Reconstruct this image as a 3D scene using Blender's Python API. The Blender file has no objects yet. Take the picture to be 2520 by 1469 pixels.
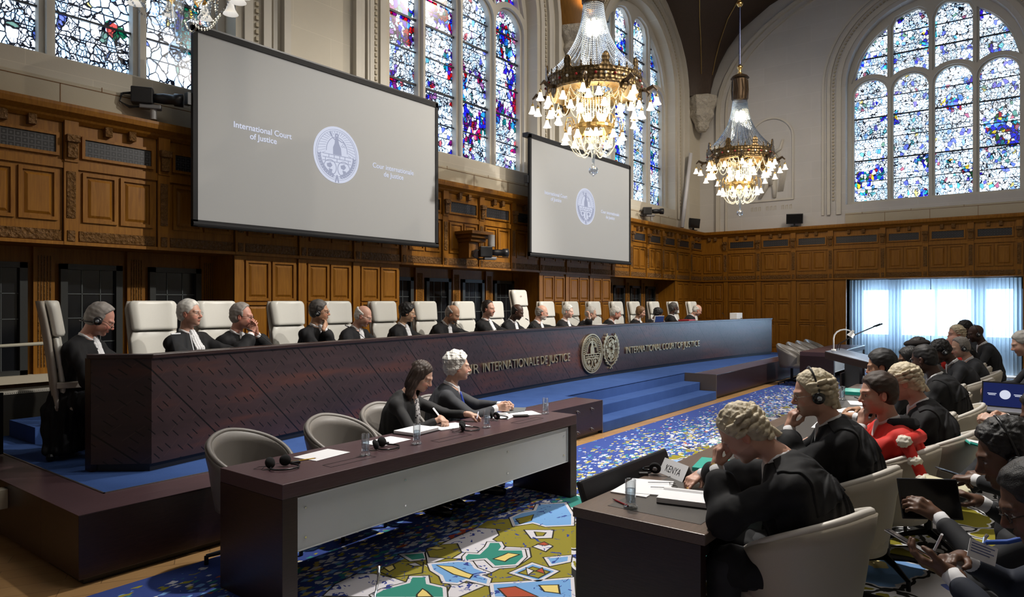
import bpy, bmesh, math, random
import numpy as np
from mathutils import Vector, Matrix
random.seed(7)
SC = bpy.context.scene
COL = SC.collection
PI = math.pi
# ------------------------------------------------------------------ camera
H = 1.75
YAW = math.atan(1315/1700.0)            # 37.7 deg left of the hall's long axis (+X)
cd = bpy.data.cameras.new('camera')
cam = bpy.data.objects.new('camera', cd); COL.objects.link(cam)
cd.sensor_width = 36.0; cd.sensor_fit = 'HORIZONTAL'
cd.lens = 36.0*1700/2520
cd.shift_y = (743-734.5)/2520
cd.clip_start = 0.05; cd.clip_end = 200
cam.location = (0, 0, H)
cam.rotation_euler = (PI/2, 0, YAW - PI/2)
SC.camera = cam
# ------------------------------------------------------------------ world, exposure
SC.view_settings.view_transform = 'Standard'
SC.view_settings.look = 'None'
SC.view_settings.gamma = 1.0
SC.view_settings.use_curve_mapping = False
SC.view_settings.exposure = 0.38
SC.cycles.use_denoising = True
SC.cycles.max_bounces = 7
SC.cycles.diffuse_bounces = 3
SC.cycles.glossy_bounces = 3
SC.cycles.transmission_bounces = 5
SC.cycles.transparent_max_bounces = 12
SC.cycles.caustics_reflective = False
SC.cycles.caustics_refractive = False
SC.cycles.sample_clamp_indirect = 4.0
wd = bpy.data.worlds.new('sky'); SC.world = wd; wd.use_nodes = True
bg = wd.node_tree.nodes['Background']
bg.inputs['Color'].default_value = (0.80, 0.90, 1.0, 1)
bg.inputs['Strength'].default_value = 2.5
# ------------------------------------------------------------------ lamps and fill lights of the hall
def area(name, loc, target, size, power, color, sy=None, spread=PI):
    d = bpy.data.lights.new(name, 'AREA'); d.energy = power; d.color = color
    d.shape = 'RECTANGLE'; d.size = size; d.size_y = sy or size; d.spread = spread
    o = bpy.data.objects.new(name, d); COL.objects.link(o)
    o.location = loc
    o.rotation_euler = (Vector(target)-Vector(loc)).to_track_quat('-Z', 'Y').to_euler()
    return o
def spot(name, loc, target, power, color, angle, blend=.5, r=.12):
    d = bpy.data.lights.new(name, 'SPOT'); d.energy = power; d.color = color
    d.spot_size = angle; d.spot_blend = blend; d.shadow_soft_size = r
    o = bpy.data.objects.new(name, d); COL.objects.link(o); o.location = loc
    o.rotation_euler = (Vector(target)-Vector(loc)).to_track_quat('-Z', 'Y').to_euler()
    return o
WARM = (1.0, .86, .68); NEUT = (1.0, .95, .88)
# television spotlights rigged high on the public side, all aimed across the hall
spot('rig_and_fill_spot', (10.4, -1.6, 9.0), (6.9, 7.0, 1.3), 2900, NEUT, .86, .6, .10)
spot('rig_and_fill_spot', (13.2, -1.6, 9.0), (13.0, 6.9, 1.5), 2700, NEUT, .95, .6, .10)
spot('rig_and_fill_spot', (7.5, -1.8, 8.8), (4.3, 6.0, 1.0), 1300, NEUT, .42, .8, .10)
spot('rig_and_fill_spot', (12.9, 4.2, 9.8), (6.4, 8.1, 5.9), 620, WARM, .95, .7, .03)
spot('rig_and_fill_spot', (10.0, -2.5, 9.6), (12.5, 8.1, 4.6), 700, WARM, 1.25, .9, .8)
spot('rig_and_fill_spot', (6.5, 4.4, 9.6), (5.6, 2.2, 0.6), 3000, NEUT, 1.15, .9, .15)
# fill spot added to brighten the far corner of the end wall
spot('rig_and_fill_spot', (12.5, .5, 9.6), (18.8, 7.6, 4.6), 800, WARM, .9, .9, .6)
area('ceiling_fill', (11, 2.6, 9.8), (11, 2.6, 0), 7.0, 190, NEUT, 4.0)  # unseen soft area added overhead for general fill
area('ceiling_fill', (4.6, .8, 9.6), (4.6, .8, 0), 3.0, 110, NEUT, 2.0)  # second overhead fill, added to brighten the near chairs
area('window_daylight', (20.6, 2.27, 1.3), (0, 2.27, 1.2), 3.6, 520, (.66,.82,1.0), 1.7)  # daylight as an area lamp outside the curtained window
# ------------------------------------------------------------------ small helpers
def setp(o, label=None, cat=None, group=None, kind=None):
    if label: o['label'] = label
    if cat: o['category'] = cat
    if group: o['group'] = group
    if kind: o['kind'] = kind
    return o
def empty(name, loc=(0,0,0), rz=0, label=None, cat=None, group=None):
    o = bpy.data.objects.new(name, None); COL.objects.link(o)
    o.location = loc; o.rotation_euler = (0, 0, rz); o.empty_display_size = .1
    return setp(o, label, cat, group)
def link(name, me, parent=None, mats=(), smooth=False):
    for m in mats: me.materials.append(m)
    if smooth: me.shade_smooth()
    o = bpy.data.objects.new(name, me); COL.objects.link(o)
    if parent is not None: o.parent = parent
    return o
class MB:
    """collects shapes, builds ONE mesh object"""
    def __init__(s): s.v=[]; s.f=[]; s.mi=[]
    def add(s, vs, fs, mi=0, M=None):
        b=len(s.v)
        if M is not None: vs=[tuple(M@Vector(p)) for p in vs]
        s.v += [tuple(p) for p in vs]
        s.f += [tuple(i+b for i in f) for f in fs]; s.mi += [mi]*len(fs); return s
    def box(s, a, b, mi=0, M=None):
        x0,y0,z0=a; x1,y1,z1=b
        v=[(x0,y0,z0),(x1,y0,z0),(x1,y1,z0),(x0,y1,z0),(x0,y0,z1),(x1,y0,z1),(x1,y1,z1),(x0,y1,z1)]
        f=[(0,3,2,1),(4,5,6,7),(0,1,5,4),(1,2,6,5),(2,3,7,6),(3,0,4,7)]
        return s.add(v,f,mi,M)
    def frus(s, a, b, in_, mi=0, axis=1, M=None):
        """box a..b whose -axis face is shrunk by in_ (bevelled panel)"""
        x0,y0,z0=a; x1,y1,z1=b; i=in_
        v=[(x0+i,y0,z0+i),(x1-i,y0,z0+i),(x1,y1,z0),(x0,y1,z0),(x0+i,y0,z1-i),(x1-i,y0,z1-i),(x1,y1,z1),(x0,y1,z1)]
        f=[(0,3,2,1),(4,5,6,7),(0,1,5,4),(1,2,6,5),(2,3,7,6),(3,0,4,7)]
        return s.add(v,f,mi,M)
    def prism(s, poly, h0, h1, mi=0, M=None):
        n=len(poly)
        v=[(x,y,h0) for x,y in poly]+[(x,y,h1) for x,y in poly]
        f=[tuple(reversed(range(n))), tuple(range(n,2*n))]+[(i,(i+1)%n,n+(i+1)%n,n+i) for i in range(n)]
        return s.add(v,f,mi,M)
    def lathe(s, prof, n=16, c=(0,0,0), mi=0, M=None, cap=True):
        v=[]; f=[]
        for r,z in prof:
            for k in range(n):
                a=2*PI*k/n; v.append((c[0]+r*math.cos(a),c[1]+r*math.sin(a),c[2]+z))
        m=len(prof)
        for j in range(m-1):
            for k in range(n):
                k2=(k+1)%n; f.append((j*n+k,j*n+k2,(j+1)*n+k2,(j+1)*n+k))
        if cap:
            f.append(tuple(reversed(range(n)))); f.append(tuple((m-1)*n+k for k in range(n)))
        return s.add(v,f,mi,M)
    def tube(s, pts, r, n=8, mi=0, M=None, closed=False, cap=True):
        P=[Vector(p) for p in pts]; m=len(P); v=[]; f=[]
        rr = r if hasattr(r,'__len__') else [r]*m
        up=Vector((0,0,1)); prevx=None
        for i,p in enumerate(P):
            if closed: t=(P[(i+1)%m]-P[i-1])
            else: t=P[min(i+1,m-1)]-P[max(i-1,0)]
            if t.length<1e-9: t=Vector((0,0,1))
            t.normalize()
            if prevx is None:
                a=up if abs(t.z)<.9 else Vector((1,0,0)); x=a.cross(t).normalized()
            else:
                x=(prevx-t*prevx.dot(t))
                x = x.normalized() if x.length>1e-6 else up.cross(t).normalized()
            prevx=x; y=t.cross(x)
            for k in range(n):
                a=2*PI*k/n; v.append(p+(x*math.cos(a)+y*math.sin(a))*rr[i])
        e = m if closed else m-1
        for i in range(e):
            j=(i+1)%m
            for k in range(n):
                k2=(k+1)%n; f.append((i*n+k,i*n+k2,j*n+k2,j*n+k))
        if cap and not closed:
            f.append(tuple(reversed(range(n)))); f.append(tuple((m-1)*n+k for k in range(n)))
        return s.add(v,f,mi,M)
    def ball(s, c, r, n=10, mi=0, M=None):
        rx,ry,rz = r if hasattr(r,'__len__') else (r,r,r)
        m=max(4,n//2); v=[(c[0],c[1],c[2]-rz)]; f=[]
        for j in range(1,m):
            a=-PI/2+PI*j/m
            for k in range(n):
                b=2*PI*k/n; v.append((c[0]+rx*math.cos(a)*math.cos(b),c[1]+ry*math.cos(a)*math.sin(b),c[2]+rz*math.sin(a)))
        v.append((c[0],c[1],c[2]+rz))
        for k in range(n): f.append((0,1+(k+1)%n,1+k))
        for j in range(m-2):
            for k in range(n):
                a=1+j*n+k; b=1+j*n+(k+1)%n; f.append((a,b,b+n,a+n))
        L=len(v)-1; o=1+(m-2)*n
        for k in range(n): f.append((o+k,o+(k+1)%n,L))
        return s.add(v,f,mi,M)
    def build(s, name, mats, parent=None, smooth=False, bevel=0, auto=None):
        me=bpy.data.meshes.new(name); me.from_pydata(s.v,[],s.f)
        me.polygons.foreach_set('material_index', s.mi)
        if not isinstance(mats,(list,tuple)): mats=[mats]
        me.update()
        o=link(name, me, parent, mats, smooth)
        if bevel:
            b=o.modifiers.new('b','BEVEL'); b.width=bevel; b.segments=2; b.limit_method='ANGLE'; b.angle_limit=.6
        if auto:
            me.shade_smooth()
            try: me.set_sharp_from_angle(angle=auto)
            except Exception: pass
        return o
def plate(name, outer, holes, t, mat, M=None, parent=None, kind=None):
    """flat plate with holes: outlines are (x,y) lists; thickness t along local z; M places it"""
    cu=bpy.data.curves.new(name,'CURVE'); cu.dimensions='2D'; cu.fill_mode='BOTH'; cu.extrude=t/2
    for poly in ([outer] if outer else [])+list(holes):
        sp=cu.splines.new('POLY'); sp.points.add(len(poly)-1)
        for i,(x,y) in enumerate(poly): sp.points[i].co=(x,y,0,1)
        sp.use_cyclic_u=True
    to=bpy.data.objects.new('tmp',cu); COL.objects.link(to)
    dg=bpy.context.evaluated_depsgraph_get(); dg.update()
    me=bpy.data.meshes.new_from_object(to.evaluated_get(dg))
    bpy.data.objects.remove(to); me.name=name
    me.materials.clear()
    if M is not None: me.transform(M)
    me.update()
    o=link(name,me,parent,[mat])
    if kind: o['kind']=kind
    return o
def copy_tree(o, parent=None):
    c=o.copy(); COL.objects.link(c)
    if parent is not None: c.parent=parent
    for ch in list(o.children): copy_tree(ch,c)
    return c
# ------------------------------------------------------------------ materials
class NT:
    def __init__(s,name):
        s.m=bpy.data.materials.new(name); s.m.use_nodes=True; s.t=s.m.node_tree; s.n=s.t.nodes; s.n.clear()
        s.out=s.n.new('ShaderNodeOutputMaterial')
    def a(s,typ,ins=None,**kw):
        x=s.n.new('ShaderNode'+typ)
        for k,v in kw.items(): setattr(x,k,v)
        for k,v in (ins or {}).items(): s.set(x,k,v)
        return x
    def set(s,x,k,v):
        i=x.inputs[k]
        if isinstance(v,bpy.types.NodeSocket): s.t.links.new(v,i)
        elif isinstance(v,bpy.types.Node): s.t.links.new(v.outputs[0],i)
        else:
            if hasattr(i.default_value,'__len__') and hasattr(v,'__len__') and len(i.default_value)==4 and len(v)==3: v=(*v,1)
            i.default_value=v
    def math(s,op,a,b=0,c=None):
        ins={0:a,1:b}
        if c is not None: ins[2]=c
        return s.a('Math',ins,operation=op).outputs[0]
    def mix(s,f,a,b,bt='MIX'):
        x=s.n.new('ShaderNodeMix'); x.data_type='RGBA'; x.blend_type=bt
        s.set(x,0,f); s.set(x,6,a if isinstance(a,(bpy.types.NodeSocket,bpy.types.Node)) else (*a,1)[:4]); s.set(x,7,b if isinstance(b,(bpy.types.NodeSocket,bpy.types.Node)) else (*b,1)[:4]); return x.outputs[2]
    def ramp(s,f,stops,interp='LINEAR'):
        x=s.n.new('ShaderNodeValToRGB'); s.set(x,0,f); r=x.color_ramp; r.interpolation=interp
        while len(r.elements)<len(stops): r.elements.new(.5)
        for e,(p,c) in zip(r.elements,stops): e.position=p; e.color=(*c,1)[:4] if hasattr(c,'__len__') else (c,c,c,1)
        return x.outputs[0]
    def coord(s,scale=(1,1,1),rot=(0,0,0),loc=(0,0,0),src='Object'):
        tc=s.a('TexCoord'); mp=s.a('Mapping',{0:tc.outputs[src],1:loc,2:rot,3:scale}); return mp.outputs[0]
    def xyz(s):
        tc=s.a('TexCoord'); x=s.a('SeparateXYZ',{0:tc.outputs['Object']}); return x.outputs
    def noise(s,vec,scale=5,detail=2,rough=.5,dist=0):
        return s.a('TexNoise',{'Vector':vec,'Scale':scale,'Detail':detail,'Roughness':rough,'Distortion':dist})
    def prin(s,col,rough=.5,metal=0,bump=None,bstr=.3,bdist=.01,**kw):
        p=s.a('BsdfPrincipled'); s.set(p,'Base Color',col); s.set(p,'Roughness',rough); s.set(p,'Metallic',metal)
        for k,v in kw.items(): s.set(p,k.replace('_',' '),v)
        if bump is not None:
            b=s.a('Bump',{'Height':bump,'Strength':bstr,'Distance':bdist}); s.set(p,'Normal',b.outputs[0])
        s.t.links.new(p.outputs[0],s.out.inputs[0]); return p
_mc={}
def MAT(name,col,rough=.5,metal=0,noise=0,nscale=20,**kw):
    if name in _mc: return _mc[name]
    t=NT(name)
    if noise:
        n=t.noise(t.coord(),nscale,3)
        c=t.mix(n.outputs[0],tuple(x*(1-noise) for x in col),tuple(min(1,x*(1+noise)) for x in col))
    else: c=col
    t.prin(c,rough,metal,**kw); _mc[name]=t.m; return t.m
def wood(name,c1,c2,rough=.35,scale=(9,9,.7),bstr=.15,spec=.5):
    t=NT(name); v=t.coord(scale)
    n=t.noise(v,4,6,.6,.6); n2=t.noise(t.coord((1.1,1.1,.35)),1.0,2)
    c=t.ramp(n.outputs[0],[(.3,c1),(.7,c2)]); c=t.mix(t.math('MULTIPLY',n2.outputs[0],.55),c,tuple(x*.5 for x in c1))
    t.prin(c,rough,bump=n.outputs[0],bstr=bstr,bdist=.004,Specular_IOR_Level=spec); return t.m
OAK=wood('oak',(.225,.082,.006),(.375,.160,.016),.40,spec=.28)
OAKD=wood('carved_oak',(.13,.048,.005),(.25,.105,.014),.42,(30,30,24),.6,spec=.28)
WENGE=wood('wenge',(.020,.0085,.008),(.042,.018,.016),.34,(3,3,30))
WENGET=wood('wenge_top',(.075,.040,.046),(.115,.066,.074),.30,(2,30,30))
GRAVEL=wood('table_inlay',(.05,.045,.042),(.065,.058,.052),.45,(40,40,40))
def stone_mat(name,axis,c=(.60,.55,.455),rot=0):
    t=NT(name); x=t.xyz()
    cb=t.a('CombineXYZ',{0:x[axis],1:x[2],2:0})
    b=t.a('TexBrick',{'Vector':cb.outputs[0],'Color1':(*c,1),'Color2':(*[k*.93 for k in c],1),'Mortar':(*[min(1,k*1.16) for k in c],1),'Scale':1.0,'Mortar Size':.004,'Mortar Smooth':.5,'Bias':-.2,'Brick Width':1.25,'Row Height':.46},offset=.5)
    n=t.noise(t.coord((1,1,1)),1.6,5,.6); c2=t.mix(t.math('MULTIPLY',n.outputs[0],.34),b.outputs[0],tuple(k*.55 for k in c))
    n2=t.noise(t.coord(),60,3)
    t.prin(c2,.85,bump=n2.outputs[0],bstr=.12,bdist=.004); return t.m
STONE_X=stone_mat('limestone',0); STONE_Y=stone_mat('limestone_end',1,(.58,.56,.54))
def plain_stone(name,c):
    t=NT(name); n=t.noise(t.coord(),2.2,5,.6)
    t.prin(t.mix(t.math('MULTIPLY',n.outputs[0],.4),c,tuple(k*.6 for k in c)),.8,bump=t.noise(t.coord(),40,4).outputs[0],bstr=.15,bdist=.005); return t.m
STONE=plain_stone('carved_stone',(.60,.565,.50)); SILL=plain_stone('sill_stone',(.50,.44,.33))
def carved(name,c,sc=14):
    t=NT(name); v=t.a('TexVoronoi',{'Vector':t.coord(),'Scale':sc}); n=t.noise(t.coord(),sc*1.3,3,.6,2)
    h=t.math('ADD',v.outputs[0],n.outputs[0])
    t.prin(t.mix(n.outputs[0],tuple(k*.55 for k in c),c),.5,bump=h,bstr=1.0,bdist=.03); return t.m
CARVE=carved('oak_carving',(.24,.105,.016),26)
CARVS=carved('stone_carving',(.60,.55,.47),9)
def fret():
    t=NT('fretwork_grille'); x=t.xyz()
    h=t.math('ADD',x[0],x[1])
    v=t.a('CombineXYZ',{0:h,1:x[2]}); vv=t.a('TexVoronoi',{'Vector':v.outputs[0],'Scale':17.0,'Randomness':0.0},feature='DISTANCE_TO_EDGE')
    v2=t.a('TexVoronoi',{'Vector':v.outputs[0],'Scale':17.0,'Randomness':0.0},feature='F1')
    a=t.math('LESS_THAN',vv.outputs[0],.09); b=t.math('LESS_THAN',v2.outputs[0],.2); f=t.math('MAXIMUM',a,b)
    t.prin(t.mix(f,(.004,.004,.005),(.055,.052,.055)),.4,bump=f,bstr=.8,bdist=.01); return t.m
FRET=fret()
def bench_mat():
    t=NT('wenge_inlaid_front'); x=t.xyz()
    s=t.math('ADD',x[0],x[2]); d=t.math('SUBTRACT',x[2],x[0])
    row=t.math('FLOOR',t.math('DIVIDE',s,.078)); fa=t.math('FRACT',t.math('DIVIDE',s,.078))
    wn=t.a('TexWhiteNoise',{'W':row},noise_dimensions='1D')
    fb=t.math('FRACT',t.math('ADD',t.math('DIVIDE',d,.26),wn.outputs[0]))
    dash=t.math('MULTIPLY',t.math('LESS_THAN',fa,.15),t.math('LESS_THAN',fb,.36))
    big=t.math('LESS_THAN',t.math('FRACT',t.math('DIVIDE',s,.78)),.022)
    rw2=t.math('FLOOR',t.math('DIVIDE',d,.13)); wn2=t.a('TexWhiteNoise',{'W':rw2},noise_dimensions='1D')
    th=t.math('MULTIPLY',t.math('LESS_THAN',t.math('FRACT',t.math('DIVIDE',d,.13)),.03),t.math('LESS_THAN',t.math('FRACT',t.math('ADD',t.math('DIVIDE',s,.5),wn2.outputs[0])),.45))
    g=t.math('MAXIMUM',dash,big)
    n=t.noise(t.coord((1.4,1.4,12)),3,5,.6); n2=t.noise(t.coord((.35,.35,2.2)),2.0,3,.6)
    c=t.ramp(n2.outputs[0],[(.34,(.030,.017,.018)),(.52,(.046,.024,.026)),(.70,(.095,.032,.022))])
    c=t.mix(t.math('MULTIPLY',n.outputs[0],.5),c,(.014,.010,.012))
    c=t.mix(t.math('MULTIPLY',th,.5),c,(.09,.05,.04)); c=t.mix(g,c,(.002,.0015,.002))
    hh=t.math('SUBTRACT',1.0,t.math('MAXIMUM',g,t.math('MULTIPLY',th,.5)))
    t.prin(c,.36,bump=hh,bstr=.7,bdist=.006); return t.m
BENCHM=bench_mat()
def bluecarpet():
    t=NT('blue_carpet'); n=t.noise(t.coord(),3.5,4,.6); n2=t.noise(t.coord(),260,2)
    t.prin(t.mix(n.outputs[0],(.026,.060,.19),(.050,.105,.30)),.95,bump=n2.outputs[0],bstr=.5,bdist=.004,Specular_IOR_Level=.15); return t.m
BLUE=bluecarpet()
def parquet():
    t=NT('oak_parquet'); b=t.a('TexBrick',{'Vector':t.coord((1,1,1),(0,0,.5)),'Color1':(.50,.30,.13,1),'Color2':(.40,.225,.09,1),'Mortar':(.16,.09,.04,1),'Scale':1.0,'Mortar Size':.0025,'Brick Width':.62,'Row Height':.16},offset=.35)
    n=t.noise(t.coord((3,20,1),(0,0,.5)),3,4)
    t.prin(t.mix(t.math('MULTIPLY',n.outputs[0],.5),b.outputs[0],(.25,.13,.05)),.33); return t.m
PARQ=parquet()
def rugmat():
    t=NT('patterned_carpet'); x=t.xyz()
    co=t.coord(); wob=t.noise(co,3.0,3,.6); wv=t.a('VectorMath',{0:wob.outputs[1],1:(.5,.5,.5)},operation='SUBTRACT')
    wv2=t.a('VectorMath',{0:wv.outputs[0]},operation='SCALE'); t.set(wv2,'Scale',.28)
    p=t.a('VectorMath',{0:co,1:wv2.outputs[0]},operation='ADD').outputs[0]
    # big motifs: mustard ground with white ribbons, teal and light blue figures, all with dark outlines
    v=t.a('TexVoronoi',{'Vector':p,'Scale':2.3,'Randomness':.9},feature='F1'); ve=t.a('TexVoronoi',{'Vector':p,'Scale':2.3,'Randomness':.9},feature='DISTANCE_TO_EDGE')
    sp=t.a('SeparateColor',{0:v.outputs['Color']})
    big=t.ramp(sp.outputs[0],[(0,(.23,.20,.022)),(.42,(.60,.58,.60)),(.60,(.17,.33,.62)),(.76,(.035,.20,.17)),(.88,(.23,.20,.022)),(.95,(.42,.07,.035))],'CONSTANT')
    inner=t.math('LESS_THAN',v.outputs[0],.17); big=t.mix(t.math('MULTIPLY',inner,.9),big,t.ramp(sp.outputs[1],[(0,(.72,.58,.22)),(.4,(.60,.58,.60)),(.65,(.035,.20,.17)),(.85,(.05,.09,.36))],'CONSTANT'))
    ol=t.math('MULTIPLY',t.math('GREATER_THAN',ve.outputs[0],.0),t.math('LESS_THAN',ve.outputs[0],.03)); big=t.mix(ol,big,(.02,.02,.02))
    ol2=t.math('MULTIPLY',t.math('GREATER_THAN',ve.outputs[0],.03),t.math('LESS_THAN',ve.outputs[0],.075)); big=t.mix(ol2,big,(.60,.60,.62))
    # small flecks
    co2=t.coord((1,1.9,1),(0,0,.2)); w3=t.noise(co2,9,2); q=t.a('VectorMath',{0:co2,1:t.a('VectorMath',{0:w3.outputs[1],'Scale':.06},operation='SCALE').outputs[0]},operation='ADD').outputs[0]
    f=t.a('TexVoronoi',{'Vector':q,'Scale':15.0,'Randomness':1.0},feature='F1',distance='MANHATTAN'); fc=t.a('SeparateColor',{0:f.outputs['Color']})
    fl=t.ramp(fc.outputs[1],[(0,(.70,.70,.74)),(.28,(.62,.50,.16)),(.42,(.18,.36,.70)),(.58,(.30,.27,.03)),(.74,(.04,.24,.22)),(.88,(.60,.60,.65)),(.95,(.45,.10,.04))],'CONSTANT')
    # density of the flecks rises from the border to the field (distance from the border in metres)
    dy=t.math('SUBTRACT',4.48,x[1]); dx=t.math('SUBTRACT',x[0],.6)
    dd=t.math('MINIMUM',dy,t.math('MULTIPLY',dx,.8)); dd=t.math('ADD',dd,t.math('MULTIPLY',t.math('SUBTRACT',wob.outputs[0],.5),1.3))
    dens=t.math('MULTIPLY',dd,.95); has=t.math('LESS_THAN',fc.outputs[0],t.math('MINIMUM',dens,.80))
    has=t.math('MULTIPLY',has,t.math('LESS_THAN',f.outputs[0],.78))
    base=t.mix(has,(.040,.070,.27),fl)
    # the field: motifs, broken by blue flecks near its rim
    inf=t.math('GREATER_THAN',dd,1.12)
    mg=t.mix(t.math('MULTIPLY',t.math('GREATER_THAN',fc.outputs[0],.88),t.math('LESS_THAN',dd,1.9)),big,(.03,.05,.25))
    c=t.mix(inf,base,mg)
    n2=t.noise(co,300,2)
    t.prin(c,.95,bump=n2.outputs[0],bstr=.4,bdist=.003,Specular_IOR_Level=.2); return t.m
RUG=rugmat()
def glassmat(name,seed,horiz,dens,tint,tthr=.50):
    """leaded stained glass: clear and coloured quarries between dark cames"""
    t=NT(name); x=t.xyz(); h=x[horiz]
    v=t.a('CombineXYZ',{0:h,1:x[2],2:float(seed)})
    w=t.noise(v.outputs[0],4.0,3,.6); wv=t.a('VectorMath',{0:w.outputs[1],'Scale':.14},operation='SCALE').outputs[0]
    p=t.a('VectorMath',{0:v.outputs[0],1:wv},operation='ADD').outputs[0]
    p=t.a('Mapping',{0:p,3:(1.25,.85,1)}).outputs[0]
    e1=t.a('TexVoronoi',{'Vector':p,'Scale':dens,'Randomness':1.0},feature='DISTANCE_TO_EDGE'); v1=t.a('TexVoronoi',{'Vector':p,'Scale':dens,'Randomness':1.0},feature='F1')
    e2=t.a('TexVoronoi',{'Vector':p,'Scale':dens*2.3,'Randomness':1.0},feature='DISTANCE_TO_EDGE')
    m2=t.noise(v.outputs[0],1.7,2); use2=t.math('GREATER_THAN',m2.outputs[0],.50)
    l1=t.math('LESS_THAN',e1.outputs[0],.048); l2=t.math('MULTIPLY',use2,t.math('LESS_THAN',e2.outputs[0],.06))
    lead=t.math('MAXIMUM',l1,l2)
    bar=t.math('LESS_THAN',t.math('FRACT',t.math('DIVIDE',x[2],.36)),.035); lead=t.math('MAXIMUM',lead,bar)
    sc=t.a('SeparateColor',{0:v1.outputs['Color']})
    pal=t.ramp(sc.outputs[0],tint,'CONSTANT')
    cl=t.noise(t.a('VectorMath',{0:v.outputs[0],1:(3.3,7.1,seed)},operation='ADD').outputs[0],1.35,2,.5)
    incol=t.math('GREATER_THAN',cl.outputs[0],tthr); k=t.math('MULTIPLY',incol,t.math('GREATER_THAN',sc.outputs[1],.30))
    k2=t.math('MULTIPLY',t.math('GREATER_THAN',sc.outputs[2],.91),.7)
    clear=t.ramp(sc.outputs[1],[(0,(.95,.97,1.0)),(.55,(.72,.86,1.0)),(.85,(.88,.95,.98))],'CONSTANT')
    c=t.mix(t.math('MAXIMUM',k,k2),clear,pal)
    c=t.mix(lead,c,(.006,.012,.03))
    tr=t.a('BsdfTransparent',{0:c}); tl=t.a('BsdfTranslucent',{0:c}); gl=t.a('BsdfGlossy',{0:(.05,.05,.05,1),1:.25})
    m=t.a('MixShader',{0:.45,1:tr.outputs[0],2:tl.outputs[0]}); ad=t.a('AddShader',{0:m.outputs[0],1:gl.outputs[0]})
    t.t.links.new(ad.outputs[0],t.out.inputs[0]); return t.m
BLUES=[(0,(.06,.10,.75)),(.22,(.25,.45,.95)),(.42,(.02,.35,.38)),(.55,(.12,.05,.50)),(.68,(.10,.55,.60)),(.80,(.45,.02,.10)),(.88,(.05,.22,.10)),(.95,(.85,.65,.12))]
REDS=[(0,(.35,.02,.30)),(.18,(.07,.08,.70)),(.38,(.62,.01,.04)),(.55,(.20,.06,.50)),(.68,(.10,.42,.80)),(.80,(.03,.30,.30)),(.92,(.60,.05,.25))]
GREENS=[(0,(.02,.26,.16)),(.25,(.05,.10,.55)),(.45,(.03,.34,.34)),(.6,(.60,.20,.18)),(.7,(.25,.45,.95)),(.85,(.02,.18,.10)),(.94,(.85,.65,.12))]
SG=[glassmat('stained_glass_green',1,0,8.0,GREENS,.62),glassmat('stained_glass_red',4,0,11.0,REDS,.545),glassmat('stained_glass_blue',9,0,12.0,BLUES,.57),glassmat('stained_glass_end',13,1,12.0,BLUES,.60)]
IRON=MAT('iron',(.012,.016,.028),.5)
BLACK=MAT('black_plastic',(.010,.010,.012),.38); BLACKM=MAT('black_metal',(.012,.012,.014),.35,.6)
CHROME=MAT('chrome',(.75,.75,.77),.15,1.0); BRASS=MAT('brass',(.62,.42,.16),.28,1.0); BRONZE=MAT('dark_bronze',(.075,.050,.030),.5,.8)
WHITEP=MAT('paper',(.80,.80,.82),.8)
def clearglass(name,col=(.93,.96,.97),refl=.10):
    t=NT(name); lw=t.a('LayerWeight',{0:.35}); tr=t.a('BsdfTransparent',{0:(*col,1)}); gl=t.a('BsdfGlossy',{0:(.9,.95,1,1),1:.04})
    f=t.math('MAXIMUM',t.math('MULTIPLY',lw.outputs[1],.85),refl)
    m=t.a('MixShader',{0:f,1:tr.outputs[0],2:gl.outputs[0]}); t.t.links.new(m.outputs[0],t.out.inputs[0]); _mc[name]=t.m; return t.m
GLASS=clearglass('clear_glass',(.96,.98,.99),.16); CRYST=clearglass('crystal',(.80,.85,.92),.38)
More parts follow.
